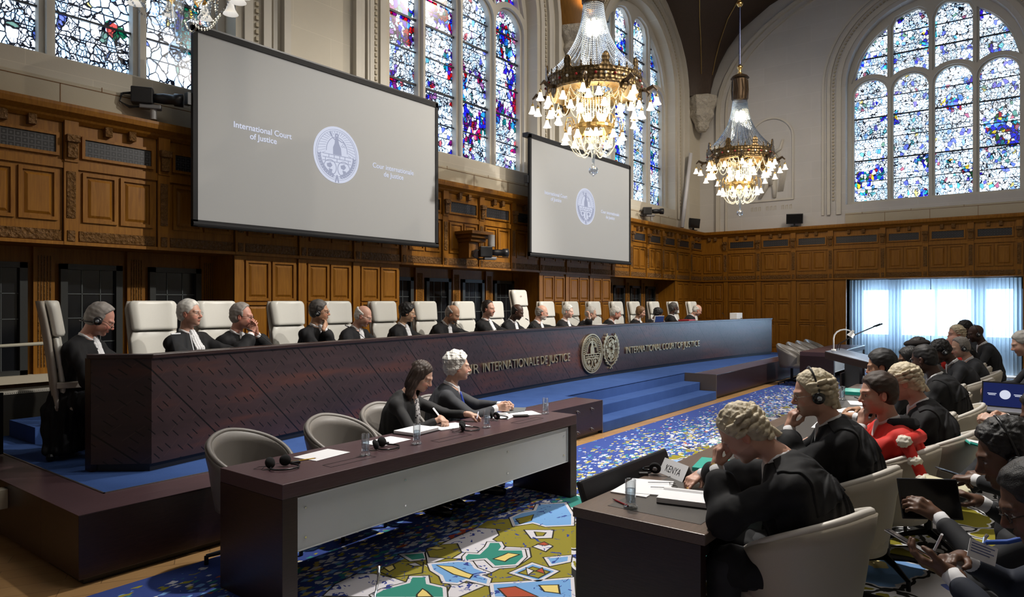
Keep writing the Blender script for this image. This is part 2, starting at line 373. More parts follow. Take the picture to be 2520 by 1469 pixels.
# ================================================================== THE ROOM
WY=8.12; EX=19.6; RX=-2.6; RY=-3.6; TOP=10.9
CX=[2.80,9.35,15.90]            # window bays on the judges' side
EY=2.25                         # centre of the end window
def structure(o): o['kind']='structure'; return o
structure(MB().box((RX,RY,-.1),(EX+.2,WY+.9,0)).build('floor',PARQ))
MOTIFS=[
('g',0,[(2.95,3.43),(3.46,3.44),(3.73,3.39),(4.22,3.51),(4.79,3.09),(3.43,2.21),(2.54,3.37)]),
('w',1,[(3.69,3.44),(4.04,3.46),(4.1,3.33),(4.01,3.23),(3.91,3.21),(3.85,3.03),(3.93,2.89),(3.8,2.78),(3.59,2.75),(3.51,2.82),(3.36,2.82),(3.51,3.11),(3.43,3.22),(3.28,3.24),(3.42,3.4)]),
('w',1,[(2.55,3.38),(2.7,3.46),(2.88,3.48),(2.95,3.4),(2.98,3.24),(2.98,3.13),(2.87,3.16),(2.74,3.11)]),
('w',1,[(3.26,3.27),(3.22,3.12),(3.14,2.95),(3.12,2.88),(2.98,2.8),(3.02,2.74),(3.27,2.72),(3.2,2.83),(3.18,2.98),(3.25,3.16)]),
('t',2,[(3.53,3.13),(3.58,3.15),(3.62,3.08),(3.77,3.13),(3.84,3.17),(3.88,3.12),(3.83,3.06),(3.76,3.03),(3.86,2.9),(3.77,2.82),(3.63,2.78),(3.53,2.87),(3.6,3.0),(3.49,3.09)]),
('y',3,[(3.62,2.95),(3.71,2.94),(3.76,2.94),(3.78,2.87),(3.69,2.88),(3.63,2.87)]),
('t',2,[(2.74,3.15),(2.82,3.16),(2.89,3.14),(2.99,3.11),(3.06,3.16),(3.11,3.1),(3.04,3.02),(3.06,2.9),(2.97,2.81),(2.73,3.12)]),
('y',3,[(2.9,2.95),(2.97,2.98),(2.96,2.94),(2.93,2.87),(2.88,2.93)]),
('b',2,[(3.29,3.22),(3.43,3.11),(3.47,3.04),(3.41,2.95),(3.4,2.85),(3.34,2.87),(3.33,2.77),(3.27,2.73),(3.25,2.88),(3.17,2.88),(3.14,2.95),(3.2,3.03),(3.23,3.14)]),
('y',3,[(3.3,3.17),(3.34,3.08),(3.32,2.94),(3.32,2.89),(3.27,2.87),(3.26,2.99)]),
('b',2,[(4.54,3.41),(4.67,3.36),(4.82,3.44),(4.99,3.29),(4.76,3.07),(4.54,2.93),(4.4,3.07),(4.41,3.2),(4.27,3.27),(4.4,3.4)]),
('g',3,[(4.39,3.35),(4.56,3.31),(4.43,3.24),(4.32,3.26)]),
('w',2,[(4.22,3.14),(4.35,2.97),(4.2,2.88),(4.1,2.99)]),
('g',3,[(4.23,3.05),(4.26,2.98),(4.2,2.96),(4.17,2.99)]),
('w',2,[(3.97,2.88),(4.09,2.87),(4.06,2.78),(3.95,2.76)]),
('r',3,[(4.03,2.88),(4.09,2.87),(4.07,2.82),(4.04,2.83)]),
('b',2,[(3.51,2.7),(3.7,2.69),(3.69,2.51),(3.51,2.51)]),
('g',3,[(3.53,2.67),(3.66,2.66),(3.66,2.53),(3.54,2.53)]),
('w',4,[(3.62,2.68),(3.61,2.62),(3.54,2.61)]),
('r',4,[(3.62,2.6),(3.68,2.6),(3.62,2.54)]),
('b',2,[(3.29,2.69),(3.4,2.58),(3.65,2.36),(3.43,2.21),(3.16,2.57)]),
('r',3,[(3.26,2.62),(3.34,2.56),(3.31,2.38),(3.2,2.51)]),
('y',3,[(3.45,2.45),(3.52,2.37),(3.43,2.3),(3.4,2.38)]),
('g',2,[(3.47,3.44),(3.57,3.44),(3.68,3.35),(3.57,3.21),(3.45,3.19),(3.38,3.32)]),
('g',2,[(3.0,3.4),(3.2,3.42),(3.28,3.29),(3.15,3.17),(2.99,3.26)]),
('y',3,[(3.06,3.42),(3.12,3.41),(3.09,3.36),(3.04,3.35)]),
('y',3,[(3.49,3.45),(3.55,3.42),(3.56,3.36),(3.51,3.38)]),
('b',2,[(3.85,2.67),(3.96,2.58),(3.89,2.54),(3.78,2.59)]),
('t',1,[(3.3,3.49),(3.4,3.41),(3.34,3.33),(3.27,3.38)]),
('w',3,[(3.2,3.34),(3.24,3.32),(3.23,3.26),(3.2,3.29)]),
]

def rugcol(name,c,sp=None):
    t=NT(name); n=t.noise(t.coord(),9,3,.6,1.5); k=t.math('GREATER_THAN',n.outputs[0],.62 if sp else 2.0)
    t.prin(t.mix(k,c,(.03,.05,.24)),.95,Specular_IOR_Level=.2); return t.m
RC={'g':rugcol('rug_mustard',(.25,.215,.03),1),'w':rugcol('rug_white',(.58,.56,.60),1),'t':rugcol('rug_teal',(.035,.22,.17)),'y':rugcol('rug_yellow',(.66,.52,.17)),'b':rugcol('rug_light_blue',(.16,.33,.60),1),'r':rugcol('rug_red',(.36,.07,.035)),'k':rugcol('rug_dark',(.03,.028,.02))}
KEYS=list(RC)
rb=MB(); rb.box((.55,RY+.4,0.0),(19.3,4.48,.012))
def offs(P,d):
    n=len(P); A=sum(P[i][0]*P[(i+1)%n][1]-P[(i+1)%n][0]*P[i][1] for i in range(n)); sg=1 if A>0 else -1; out=[]
    for i in range(n):
        a,b_,c=P[i-1],P[i],P[(i+1)%n]; e1=Vector((b_[0]-a[0],b_[1]-a[1])); e2=Vector((c[0]-b_[0],c[1]-b_[1]))
        if e1.length<1e-5 or e2.length<1e-5: out.append(b_); continue
        e1.normalize(); e2.normalize(); n1=Vector((e1.y,-e1.x)); n2=Vector((e2.y,-e2.x)); m_=n1+n2
        m_=m_.normalized() if m_.length>.2 else n1; k=min(1.8,1/max(.4,m_.dot(n1))); out.append((b_[0]+sg*m_.x*d*k,b_[1]+sg*m_.y*d*k))
    return out
def flat(P,z,mi): rb.add([(x,y,z) for x,y in P],[tuple(range(len(P)))],mi)
zz_=.0124
for kk,lv,P in MOTIFS:
    if lv: 
        if kk in 'tb' : flat(offs(P,.032),.0124+lv*.0007,1+KEYS.index('k')); flat(offs(P,.023),.0125+lv*.0007,1+KEYS.index('w'))
        else: flat(offs(P,.011),.0125+lv*.0007,1+KEYS.index('k'))
    flat(P,.0127+lv*.0007,1+KEYS.index(kk))
rug=rb.build('carpet',[RUG]+[RC[k] for k in KEYS])
bmx=bmesh.new(); bmx.from_mesh(rug.data); bmesh.ops.triangulate(bmx,faces=[f for f in bmx.faces if len(f.verts)>4],ngon_method='BEAUTY'); bmesh.ops.recalc_face_normals(bmx,faces=bmx.faces[:6]); 
for f in bmx.faces:
    if f.material_index and f.normal.z<0: f.normal_flip()
bmx.to_mesh(rug.data); bmx.free()
setp(rug,'large patterned carpet, blue fleck border and mustard, white and teal motifs, covering the hall floor','carpet')
# ---- transform helpers: wall-local (a = along, z = up, n = towards the room)
ML=Matrix(((1,0,0,0),(0,0,-1,WY),(0,1,0,0),(0,0,0,1)))           # local(x,y,z)->(X, WY - z, y)
ME=Matrix(((0,0,-1,EX),(1,0,0,0),(0,1,0,0),(0,0,0,1)))           # local(x,y,z)->(EX - z, x, y)
def arch(cx,hw,z0,zs,rz=None,n=20):
    rz=rz or hw
    return [(cx-hw,z0),(cx+hw,z0)]+[(cx+hw*math.cos(PI*i/n),zs+rz*math.sin(PI*i/n)) for i in range(n+1)]
SILLZ=4.35; SPR=7.4
def T(z): return Matrix.Translation((0,0,z))
# stone above the wainscot, with the big window openings
plate('wall_left',[(RX,3.6),(EX,3.6),(EX,TOP),(RX,TOP)],[arch(c,1.98,SILLZ-.06,SPR,2.0) for c in CX],.5,STONE_X,ML@T(-.25),kind='structure')
plate('wall_end',[(RY,3.6),(WY,3.6),(WY,TOP),(RY,TOP)],[arch(EY,1.9,SILLZ-.06,SPR,1.92)],.5,STONE_Y,ME@T(-.25),kind='structure')
def lights4(cx,p,wl):
    """outlines of the eight lights of one window"""
    out=[]; hw=wl/2
    R=2*p-(p-wl)/2-.02
    for i in range(4):
        x=cx+(i-1.5)*p
        out.append(arch(x,hw,SILLZ+.04,7.52-hw,hw,12))
        # upper light: bounded below by a small arch gap, above by the great arch
        a,b=x-hw,x+hw; zb=7.66
        pts=[]
        m=10
        for k in range(m+1):           # bottom edge follows the lower arch (concave)
            xx=a+(b-a)*k/m; uu=(xx-x)/(hw+.14); pts.append((xx,7.52-hw+(hw+.14)*math.sqrt(max(0,1-uu*uu))))
        tp=[]
        for k in range(m+1):
            xx=b+(a-b)*k/m; zz=SPR+R*math.sqrt(max(.0,1-((xx-cx)/R)**2))
            if i in (1,2):
                uu=(xx-x)/hw; zz=min(zz,8.78+hw*math.sqrt(max(0,1-uu*uu))*.95)
            else: zz=zz-.04
            tp.append((xx,zz))
        tp=[(xx,max(zz,pts[m-k][1]+.02)) for k,(xx,zz) in enumerate(tp)]
        out.append(pts+tp)
    return out
def inset(poly,cx,cz,k): return poly
def window(idx,cx,p,wl,M,mat,deep,hw):
    L=lights4(cx,p,wl)
    fr=plate('window_%d'%idx,arch(cx,hw,SILLZ-.34,SPR,hw+.02),L,.14,STONE,M@T(-deep),kind='structure')
    # second, slightly wider order of tracery in front gives the mouldings
    L2=[]
    for q in L:
        mx=sum(a for a,b in q)/len(q)
        L2.append([(mx+(a-mx)*1.13,b+(.03 if b>sum(z for _,z in q)/len(q) else -.01)) for a,b in q])
    plate('tracery',arch(cx,hw,SILLZ-.34,SPR,hw+.02),L2,.08,STONE,M@T(-deep+.10),parent=fr)
    # glass
    plate('stained_glass',arch(cx,hw-.02,SILLZ-.05,SPR,hw),[],.012,mat,M@T(-deep-.04),parent=fr)
    b=MB()
    for i in range(4):
        x=cx+(i-1.5)*p
        for z in (4.9,5.45,6.0,6.55,7.05,8.1,8.62):
            big=.018 if z in (5.45,6.55,8.1) else .010
            b.box((x-wl/2,z-big,-deep-.01),(x+wl/2,z+big,-deep+.02),0,M)
    b.build('glazing_bar',IRON,fr)
    # moulded arch orders round the opening on the wall face
    for (r0,r1,t,mm) in ((hw+.10,hw+.22,.04,STONE),(hw+.36,hw+.44,.06,STONE),(hw+.52,hw+.58,.03,STONE)):
        z0=SILLZ-.30; m_=28
        o_=[(cx+r1,z0)]+[(cx+r1*math.cos(PI*i/m_),SPR+(r1+.02)*math.sin(PI*i/m_)) for i in range(m_+1)]+[(cx-r1,z0)]
        i_=[(cx-r0,z0)]+[(cx+r0*math.cos(PI-PI*i/m_),SPR+(r0+.02)*math.sin(PI-PI*i/m_)) for i in range(m_+1)]+[(cx+r0,z0)]
        plate('moulding',o_+i_,[],t,mm,M@T(t/2),parent=fr)
    # the bead-and-reel line: small studs in the hollow between two orders
    b=MB(); rr=hw+.29; n=int((7.4-4.4)/.09)
    for s in (-1,1):
        for k in range(n):
            z=4.42+k*.09; b.box((cx+s*rr-.022,z,0),(cx+s*rr+.022,z+.05,.03),0,M)
    m=int(PI*rr/.09)
    for k in range(m):
        a=PI*(k+.5)/m; R=M@Matrix.Translation((cx+rr*math.cos(a),SPR+rr*math.sin(a),0))@Matrix.Rotation(a,4,'Z')
        b.box((-.022,-.026,0),(.022,.026,.03),0,R)
    b.build('beading',SILL,fr)
    # sloping sill and apron courses
    b=MB()
    v=[(cx-hw,SILLZ-.05,-deep),(cx+hw,SILLZ-.05,-deep),(cx+hw,SILLZ-.30,.03),(cx-hw,SILLZ-.30,.03),(cx-hw,3.78,.03),(cx+hw,3.78,.03),(cx-hw,3.78,-deep),(cx+hw,3.78,-deep)]
    b.add(v,[(0,3,2,1),(3,4,5,2),(0,6,4,3),(1,2,5,7),(4,6,7,5),(0,1,7,6)],0,M)
    for zc in (4.02,):
        b.box((cx-hw,zc-.004,.028),(cx+hw,zc+.004,.033),1,M)
    for k in range(-1,2): b.box((cx+k*.98-.004,3.79,.028),(cx+k*.98+.004,4.02,.033),1,M); b.box((cx+k*1.1+.4-.004,4.02,.028),(cx+k*1.1+.4+.004,SILLZ-.28,.033),1,M)
    b.build('sill',[SILL,OAKD],fr)
    return fr
window(1,CX[0],.955,.80,ML,SG[0],.40,1.98)
window(2,CX[1],.955,.80,ML,SG[1],.40,1.98)
window(3,CX[2],.955,.80,ML,SG[2],.40,1.98)
window(4,EY,.915,.78,ME,SG[3],.40,1.9)
# wall arches that carry the vault: raised ribs on the walls
def wallrib(c,a,h,z0,M,name='trim_1'):
    b=MB()
    for (da,w,t) in ((0,.10,.10),(.26,.05,.05)):
        pts=[(c-a+da,3.8,.0)]
        n=30
        prev=None; vs=[]; fs=[]
        path=[(c-a+da,3.78)]+[(c-(a-da)*math.cos(PI*i/n),z0+(h-da*.8)*math.sin(PI*i/n)) for i in range(n+1)]+[(c+a-da,3.78)]
        for i,(x,z) in enumerate(path):
            dx,dz=c-x,(z0-z if z>z0 else 0); L=math.hypot(dx,dz) or 1; ux,uz=dx/L,dz/L
            if z<=z0+.001: ux,uz=(1 if x<c else -1),0
            vs+= [(x,z,0),(x,z,t),(x+ux*w,z+uz*w,t),(x+ux*w,z+uz*w,0)]
        for i in range(len(path)-1):
            k=4*i
            for q in range(3): fs.append((k+q,k+q+1,k+5+q,k+4+q))
        b.add(vs,fs,0,M)
    return structure(b.build(name,STONE))
for i,c in enumerate(CX): wallrib(c,2.72,2.55,7.5,ML,'trim_%d'%(i+1))
wallrib(EY,5.35,3.35,7.2,ME,'trim_4')
# lower stone behind the wainscot and the niches
NICHE=[(.9,4.70),(7.5,11.25),(14.15,17.65)]
b=MB()
b.box((RX,WY+.5,-.05),(EX+.2,WY+.9,3.7)); structure(b.build('wall_back_of_niches',OAK))
b=MB(); b.box((EX+.75,RY,-.05),(EX+.9,WY+.5,.9)); b.box((EX+.75,RY,2.1),(EX+.9,WY+.5,3.7)); b.box((EX+.75,4.2,0),(EX+.9,WY+.5,3.7)); b.box((EX+.75,RY,0),(EX+.9,.3,3.7))
structure(b.build('wall_end_lower',STONE_Y))
b=MB(); b.box((RX,RY-.3,0),(EX,RY,TOP)); structure(b.build('wall_right',STONE_X))
b=MB(); b.box((RX-.3,RY,0),(RX,WY,TOP)); structure(b.build('wall_rear',STONE_Y))
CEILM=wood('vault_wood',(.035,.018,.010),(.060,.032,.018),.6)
b=MB(); b.box((RX,RY,TOP),(EX,WY,TOP+.2)); structure(b.build('ceiling',CEILM))
# end lower wall reveal (curtain bay)
# ------------------------------------------------------------------ wainscot
def panel(b,x0,x1,z0,z1,n,M,d=.022):
    """moulded field: raised surround + bevelled field"""
    w=.035
    b.box((x0-w,z0-w,n),(x1+w,z0,n+d),0,M); b.box((x0-w,z1,n),(x1+w,z1+w,n+d),0,M)
    b.box((x0-w,z0,n),(x0,z1,n+d),0,M); b.box((x1,z0,n),(x1+w,z1,n+d),0,M)
    i=.045
    vs=[(x0+.02,z0+.02,n+.001),(x1-.02,z0+.02,n+.001),(x1-.02,z1-.02,n+.001),(x0+.02,z1-.02,n+.001),(x0+i,z0+i,n+.016),(x1-i,z0+i,n+.016),(x1-i,z1-i,n+.016),(x0+i,z1-i,n+.016)]
    b.add(vs,[(4,5,6,7),(0,1,5,4),(1,2,6,5),(2,3,7,6),(3,0,4,7)],0,M)
def upper_bay(b,x0,x1,n,M,grille=True):
    """one bay of the upper wainscot tier (z 2.34..3.74): pilaster + two fields + grille + frieze"""
    pw=.13
    b.box((x0,2.34,n),(x0+pw,3.20,n+.035),0,M); b.box((x0,3.20,n),(x0+pw,3.62,n+.05),0,M)
    b.box((x0+.025,2.62,n+.035),(x0+pw-.025,3.10,n+.045),1,M)
    b.box((x0+.03,2.38,n+.035),(x0+pw-.03,2.49,n+.045),1,M)
    # console: stacked scroll
    b.box((x0+.02,3.24,n+.05),(x0+pw-.02,3.46,n+.085),1,M); b.box((x0+.005,3.40,n+.05),(x0+pw-.005,3.47,n+.11),1,M)
    a,c=x0+pw+.05,x1-.05; m=(a+c)/2
    panel(b,a+.035,m-.05,2.62,3.07,n,M); panel(b,m+.05,c-.035,2.62,3.07,n,M)
    b.box((a-.03,2.385,n),(c+.03,2.49,n+.014),1,M)          # carved frieze
    if grille:
        b.box((a+.02,3.28,n-.0),(c-.02,3.455,n+.012),2,M)
        b.box((a-.01,3.25,n),(c+.01,3.28,n+.03),0,M); b.box((a-.01,3.455,n),(c+.01,3.485,n+.03),0,M)
        b.box((a-.01,3.28,n),(a+.02,3.455,n+.03),0,M); b.box((c-.02,3.28,n),(c+.01,3.455,n+.03),0,M)
    for k in (.33,.67):
        xx=a+(c-a)*k; b.box((xx-.035,3.52,n),(xx+.035,3.62,n+.07),1,M)
    # small step gap line at the bay's edge
    b.box((x0-.006,2.34,n+.001),(x0,3.62,n+.004),3,M)
def lower_bay(b,x0,x1,n,M,tall=False):
    pw=.12
    b.box((x0,.30,n),(x0+pw,2.33,n+.03),0,M)
    a,c=x0+pw+.04,x1-.04; m=(a+c)/2
    tiers=((1.80,2.25),(1.24,1.71),(.55,1.15))
    for z0,z1 in tiers:
        panel(b,a+.035,m-.05,z0,z1,n,M); panel(b,m+.05,c-.035,z0,z1,n,M)
    b.box((x0-.006,.30,n+.001),(x0,2.33,n+.004),3,M)
def tier(b,x0,x1,n,M):
    """solid carcass of the upper tier with cornice"""
    b.box((x0,2.34,-.48),(x1,3.62,n),0,M)
    b.box((x0,3.13,n),(x1,3.215,n+.025),0,M)
    b.box((x0,2.34,n),(x1,2.375,n+.03),0,M)
def cornice(b,x0,x1,n,M):
    pr=[(0,3.60),(n+.02,3.60),(n+.06,3.63),(n+.075,3.65),(n+.14,3.69),(n+.15,3.74),(n+.15,3.77),(0,3.79)]
    vs=[(x0,z,q) for q,z in pr]+[(x1,z,q) for q,z in pr]; k=len(pr)
    b.add(vs,[tuple(range(k)),tuple(reversed(range(k,2*k)))]+[(i,k+i,k+(i+1)%k,(i+1)%k) for i in range(k)],0,M)
W=[OAK,CARVE,FRET,BLACK]
N0=.10
b=MB()
solid=[(RX,.9),(4.70,7.5),(11.25,14.15),(17.65,EX-.0)]
tier(b,RX,EX-.0,N0,ML); cornice(b,RX,EX-.12,N0,ML)
xs=[.9-.95*3,.9-.95*2,.9-.95]+[.9+.95*i for i in range(4)]+[4.70+.933*i for i in range(3)]+[7.5+.9375*i for i in range(4)]+[11.25+.967*i for i in range(3)]+[14.15+.875*i for i in range(4)]+[17.65,18.6]
for i,x in enumerate(xs):
    x1=xs[i+1] if i+1<len(xs) else EX-.12
    upper_bay(b,x,x1,N0,ML)
for (x0,x1) in solid:
    b.box((x0,0,-.48),(x1,2.34,N0-.02),0,ML)
    n=3 if x1-x0<3.4 else 4
    if x0==17.65: n=2
    for k in range(n): lower_bay(b,x0+(x1-x0)*k/n,x0+(x1-x0)*(k+1)/n,N0-.02,ML)
    b.box((x0,0,N0-.02),(x1,.30,N0+.02),0,ML)
structure(b.build('wainscot_wall_left',W))
# niches with leaded internal windows
LEAD=MAT('lead_came',(.09,.10,.10),.5,.3)
GLZ=MAT('dark_glazing',(.010,.011,.013),.12)
wi=5
for (x0,x1) in NICHE:
    b=MB(); k=4; w=(x1-x0)/k; n=-.46
    b.box((x0,.98,-.48),(x1,2.34,n),0,ML)
    for i in range(k+1):                       # pilasters with flutes
        xx=min(max(x0+i*w,x0+.06),x1-.06); b.box((xx-.10,.98,n),(xx+.10,2.34,n+.05),0,ML)
        for q in range(5): b.box((xx-.06+q*.028,1.05,n+.05),(xx-.05+q*.028,2.25,n+.056),1,ML)
    b.box((x0,.90,n),(x1,.98,n+.14),3,ML)
    b.box((x0,.0,-.48),(x1,.90,n+.01),0,ML)
    structure(b.build('niche_wall_left',[OAK,CARVE,FRET,SILL]))
    for i in range(k):
        a=x0+i*w+.19; c=x0+(i+1)*w-.19
        o=empty('window_%d'%wi); o['kind']='structure'; wi+=1
        b=MB(); b.box((a,1.0,n+.006),(c,2.12,n+.012),0,ML); b.build('pane',GLZ,o)
        b=MB()
        for q in (a,c): b.box((q-.035,.98,n),(q+.035,2.17,n+.06),0,ML)
        b.box((a-.035,2.11,n),(c+.035,2.17,n+.06),0,ML); b.box((a-.035,.98,n),(c+.035,1.03,n+.06),0,ML)
        b.build('window_frame',MAT('dark_bronze_frame',(.03,.032,.03),.4),o)
        b=MB()
        for q in range(1,3): xx=a+(c-a)*q/3; b.box((xx-.005,1.03,n+.012),(xx+.005,2.11,n+.02),0,ML)
        for q in range(1,4): zz=1.03+1.08*q/4; b.box((a,zz-.005,n+.012),(c,zz+.005,n+.02),0,ML)
        b.build('lead_came',LEAD,o)
# radiator grille under the first niche
t=NT('perforated_metal'); v=t.a('TexVoronoi',{'Vector':t.coord(),'Scale':55.0,'Randomness':0.0}); f=t.math('LESS_THAN',v.outputs[0],.3)
t.prin(t.mix(f,(.07,.065,.055),(.004,.004,.004)),.35,.8); PERF=t.m
o=MB().box((.96,.03,-.40),(4.64,.86,-.22),0,ML).build('radiator_cover',PERF,bevel=.05)
setp(o,'perforated metal radiator cover below the leaded windows in the leftmost niche','radiator cover')
# end wall wainscot
CUR=(.42,4.12)
b=MB()
tier(b,RY,WY-.0,N0,ME); cornice(b,RY,WY-.12,N0,ME)
ys=[RY+.9*i for i in range(4)]+[CUR[0]+.925*i for i in range(4)]+[CUR[1]+.02,CUR[1]+.34]+[CUR[1]+.34+.93*(i+1) for i in range(0)]
e0=4.46
ys=[RY+.965*i for i in range(4)]+[.42,.42+.925,.42+1.85,.42+2.775,4.42,5.36,6.30,7.24]
for i,y in enumerate(ys):
    y1=ys[i+1] if i+1<len(ys) else WY-.12
    upper_bay(b,y+ (.0),y1,N0,ME,grille=(i<11))
b.box((CUR[1],0,-.48),(WY,2.34,N0-.02),0,ME); b.box((RY,0,-.48),(CUR[0],2.34,N0-.02),0,ME)
for k in range(4):
    y0=[4.42,5.36,6.30,7.24][k]; y1=[5.36,6.30,7.24,8.0][k]; lower_bay(b,y0,y1,N0-.02,ME)
for k in range(4): lower_bay(b,RY+.965*k,RY+.965*(k+1),N0-.02,ME)
b.box((CUR[1],0,N0-.02),(WY,.36,N0+.02),0,ME); b.box((RY,0,N0-.02),(CUR[0],.36,N0+.02),0,ME)
structure(b.build('wainscot_wall_end',W))
# windows behind the curtain (bright openings in a dark frame)
fr=empty('window_20'); fr['kind']='structure'
b=MB(); M2=ME
WF=MAT('window_frame_paint',(.30,.36,.42),.5)
for (a,c) in ((.42,.62),(1.15,1.45),(2.15,2.22),(2.95,3.25),(3.85,4.12)): b.box((a,.0,-.74),(c,2.34,-.66),0,M2)
b.box((.42,2.06,-.74),(4.12,2.40,-.66),0,M2); b.box((.42,0,-.74),(4.12,.55,-.66),0,M2)
b.build('window_frame',WF,fr)
MB().box((.42,.5,-.72),(4.12,2.1,-.715),0,M2).build('window_pane',GLASS,fr)
b=MB(); b.box((.40,0,-.75),(.42,2.34,0),0,M2); b.box((4.12,0,-.75),(4.14,2.34,0),0,M2); b.box((.4,2.34,-.75),(4.14,2.36,0),0,M2)
b.build('window_reveal',OAK,fr)
# sheer pleated curtains
def curtainmat():
    t=NT('sheer_curtain'); tr=t.a('BsdfTransparent',{0:(.80,.88,.96,1)}); tl=t.a('BsdfTranslucent',{0:(.50,.62,.72,1)}); df=t.a('BsdfDiffuse',{0:(.33,.40,.46,1)})
    m=t.a('MixShader',{0:.5,1:tl.outputs[0],2:df.outputs[0]}); m2=t.a('MixShader',{0:.62,1:tr.outputs[0],2:m.outputs[0]}); t.t.links.new(m2.outputs[0],t.out.inputs[0]); return t.m
CURM=curtainmat()
def curtain(y0,y1,label):
    n=260; rows=7; vs=[]; fs=[]; rnd=random.Random(int(y0*100))
    ph=[rnd.random()*6 for _ in range(5)]
    for j in range(rows):
        z=.04+2.28*j/(rows-1); am=.034 if j<rows-1 else .018
        for i in range(n+1):
            s=i/n; y=y0+(y1-y0)*s
            x=am*(math.sin(s*150+ph[0]+.5*math.sin(s*17+ph[1]))+.45*math.sin(s*67+ph[2]+z*.6))
            vs.append((y+.006*math.cos(s*150),z,-.30+x))
    for j in range(rows-1):
        for i in range(n): a=j*(n+1)+i; fs.append((a,a+1,a+n+2,a+n+1))
    o=MB().add(vs,fs,0,ME).build('curtain',CURM,smooth=True)
    return setp(o,label,'curtain','sheer curtains in the end wall bay')
curtain(2.27,4.10,'sheer grey-blue pleated curtain hanging nearer the panelled corner and the lectern')
curtain(.44,2.25,'sheer grey-blue pleated curtain hanging nearer the edge of the photo, behind the seated lawyers')
# corner vault springing, dark timber, and the corbels
def foot(name,secs,mat,lines=None):
    """loft of cross sections: list of (z,[(x,y)...])"""
    b=MB(); vs=[]; fs=[]; n=len(secs[0][1])
    for z,pl in secs: vs+=[(x,y,z) for x,y in pl]
    for j in range(len(secs)-1):
        for i in range(n-1): a=j*n+i; fs.append((a,a+1,a+n+1,a+n))
    b.add(vs,fs); o=b.build(name,mat,auto=.5)
    if lines:
        for li in lines:
            bb=MB(); bb.tube([(secs[j][1][li][0]-.012*(1 if secs[j][1][li][0]>0 else 0),secs[j][1][li][1]-.012,secs[j][0]) for j in range(2,len(secs))],.012,5,mi=0); bb.build('gilded_line',BRASS,o)
    return o
wz=[(7.62,0,0),(7.9,.03,.03),(8.2,.10,.12),(8.6,.26,.32),(9.0,.50,.62),(9.5,.95,1.15),(10.0,1.75,1.85),(10.4,2.8,2.7),(10.9,4.2,3.3)]
secs=[]
for z,wy,wx in wz:
    g=(z-7.62)*.06
    secs.append((z,[(18.62-wx,8.12),(18.70-wx*.95,7.98-g),(18.86-wx*.8,7.80-g-wy*.25),(18.95-wx*.6,7.74-g-wy*.45),(19.08-wx*.42,7.62-g-wy*.62),(19.2-wx*.22,7.66-g-wy*.8),(19.40-wx*.06,7.74-g-wy*.95),(19.6,7.84-wy)]))
structure(foot('ceiling_vault_corner',secs,CEILM,[2,4]))
def corbel(name,cx,cy,z0,z1,r,label=None):
    b=MB(); n=6
    prof=[(.25,0),(.45,.12),(.5,.25),(.8,.45),(.72,.6),(.95,.8),(1.0,.9),(.96,1.0)]
    b.lathe([(r*a,(z1-z0)*t) for a,t in prof],8,(cx,cy,z0))
    o=b.build(name,CARVS,bevel=.02); o['kind']='structure'; return o
corbel('corbel_wall_corner',19.12,7.86,6.65,7.64,.46)
for px in (-.45,6.08,12.65):
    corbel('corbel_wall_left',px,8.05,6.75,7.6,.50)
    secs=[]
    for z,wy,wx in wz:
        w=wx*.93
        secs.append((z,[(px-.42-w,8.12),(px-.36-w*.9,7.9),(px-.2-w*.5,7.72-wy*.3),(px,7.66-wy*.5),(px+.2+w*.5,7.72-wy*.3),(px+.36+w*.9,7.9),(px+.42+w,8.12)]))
    structure(foot('ceiling_vault_pier',secs,wood('vault_wood_uplit',(.20,.09,.015),(.30,.14,.025),.4) if px>12 else CEILM,[3] if px<12 else None))  # pier by the uplight: its glow put into a paler wood colour
up=spot('vault_uplight',(12.55,7.35,7.75),(12.6,7.9,9.2),160,(1,.60,.16),1.9,.9,.05)
# relief in the end wall: niche panel with a standing figure, and carved lettering strip
def relief():
    o=empty('stone_relief',(EX,6.06,0),0,'pale stone relief of a standing figure in an arched panel on the end wall','relief')
    M=Matrix(((0,0,-1,0),(1,0,0,0),(0,1,0,0),(0,0,0,1)))
    a1=arch(0,.62,4.55,6.28,.6); a0=arch(0,.57,4.60,6.28,.55)
    plate('panel_frame',a1,[a0],.03,STONE,M@T(.015),parent=o)
    b=MB(); R=random.Random(3)
    b.tube([(-.02,5.0,.0),(-.04,5.4,.02),(0,5.75,.02),(.02,5.98,.02)],[.10,.15,.17,.10],10,M=M)
    b.ball((.03,6.13,.03),(.075,.10,.06),10,M=M)
    b.tube([(.14,5.9,.02),(.28,5.7,.02),(.30,5.35,.02)],[.06,.045,.03],8,M=M)
    b.tube([(-.12,5.9,.02),(-.26,5.98,.02),(-.33,6.22,.02)],[.06,.045,.03],8,M=M)
    b.tube([(.02,5.3,.0),(.13,4.95,.02),(.30,4.66,.02)],[.11,.07,.05],8,M=M)
    b.tube([(-.06,5.2,0),(-.10,4.9,.01),(-.10,4.64,.02)],[.10,.07,.05],8,M=M)
    for k in range(5): b.tube([(-.22+.02*k,5.9,.0),(-.30-.03*k,5.4,.02),(-.20-.03*k,4.8,.0)],.02,5,M=M)
    b.build('figure',STONE,o,smooth=True)
    b=MB()
    for k in range(11):
        if k in (3,7): continue
        x=.52-.105*k; b.box((x-.03,4.30,-.001),(x-.018,4.42,.006),0,M); b.box((x-.03,4.40,-.001),(x+.03,4.412,.006),0,M); b.box((x+.018,4.30,-.001),(x+.03,4.40,.006),0,M)
    b.build('inscription_lettering',SILL,o)
relief()
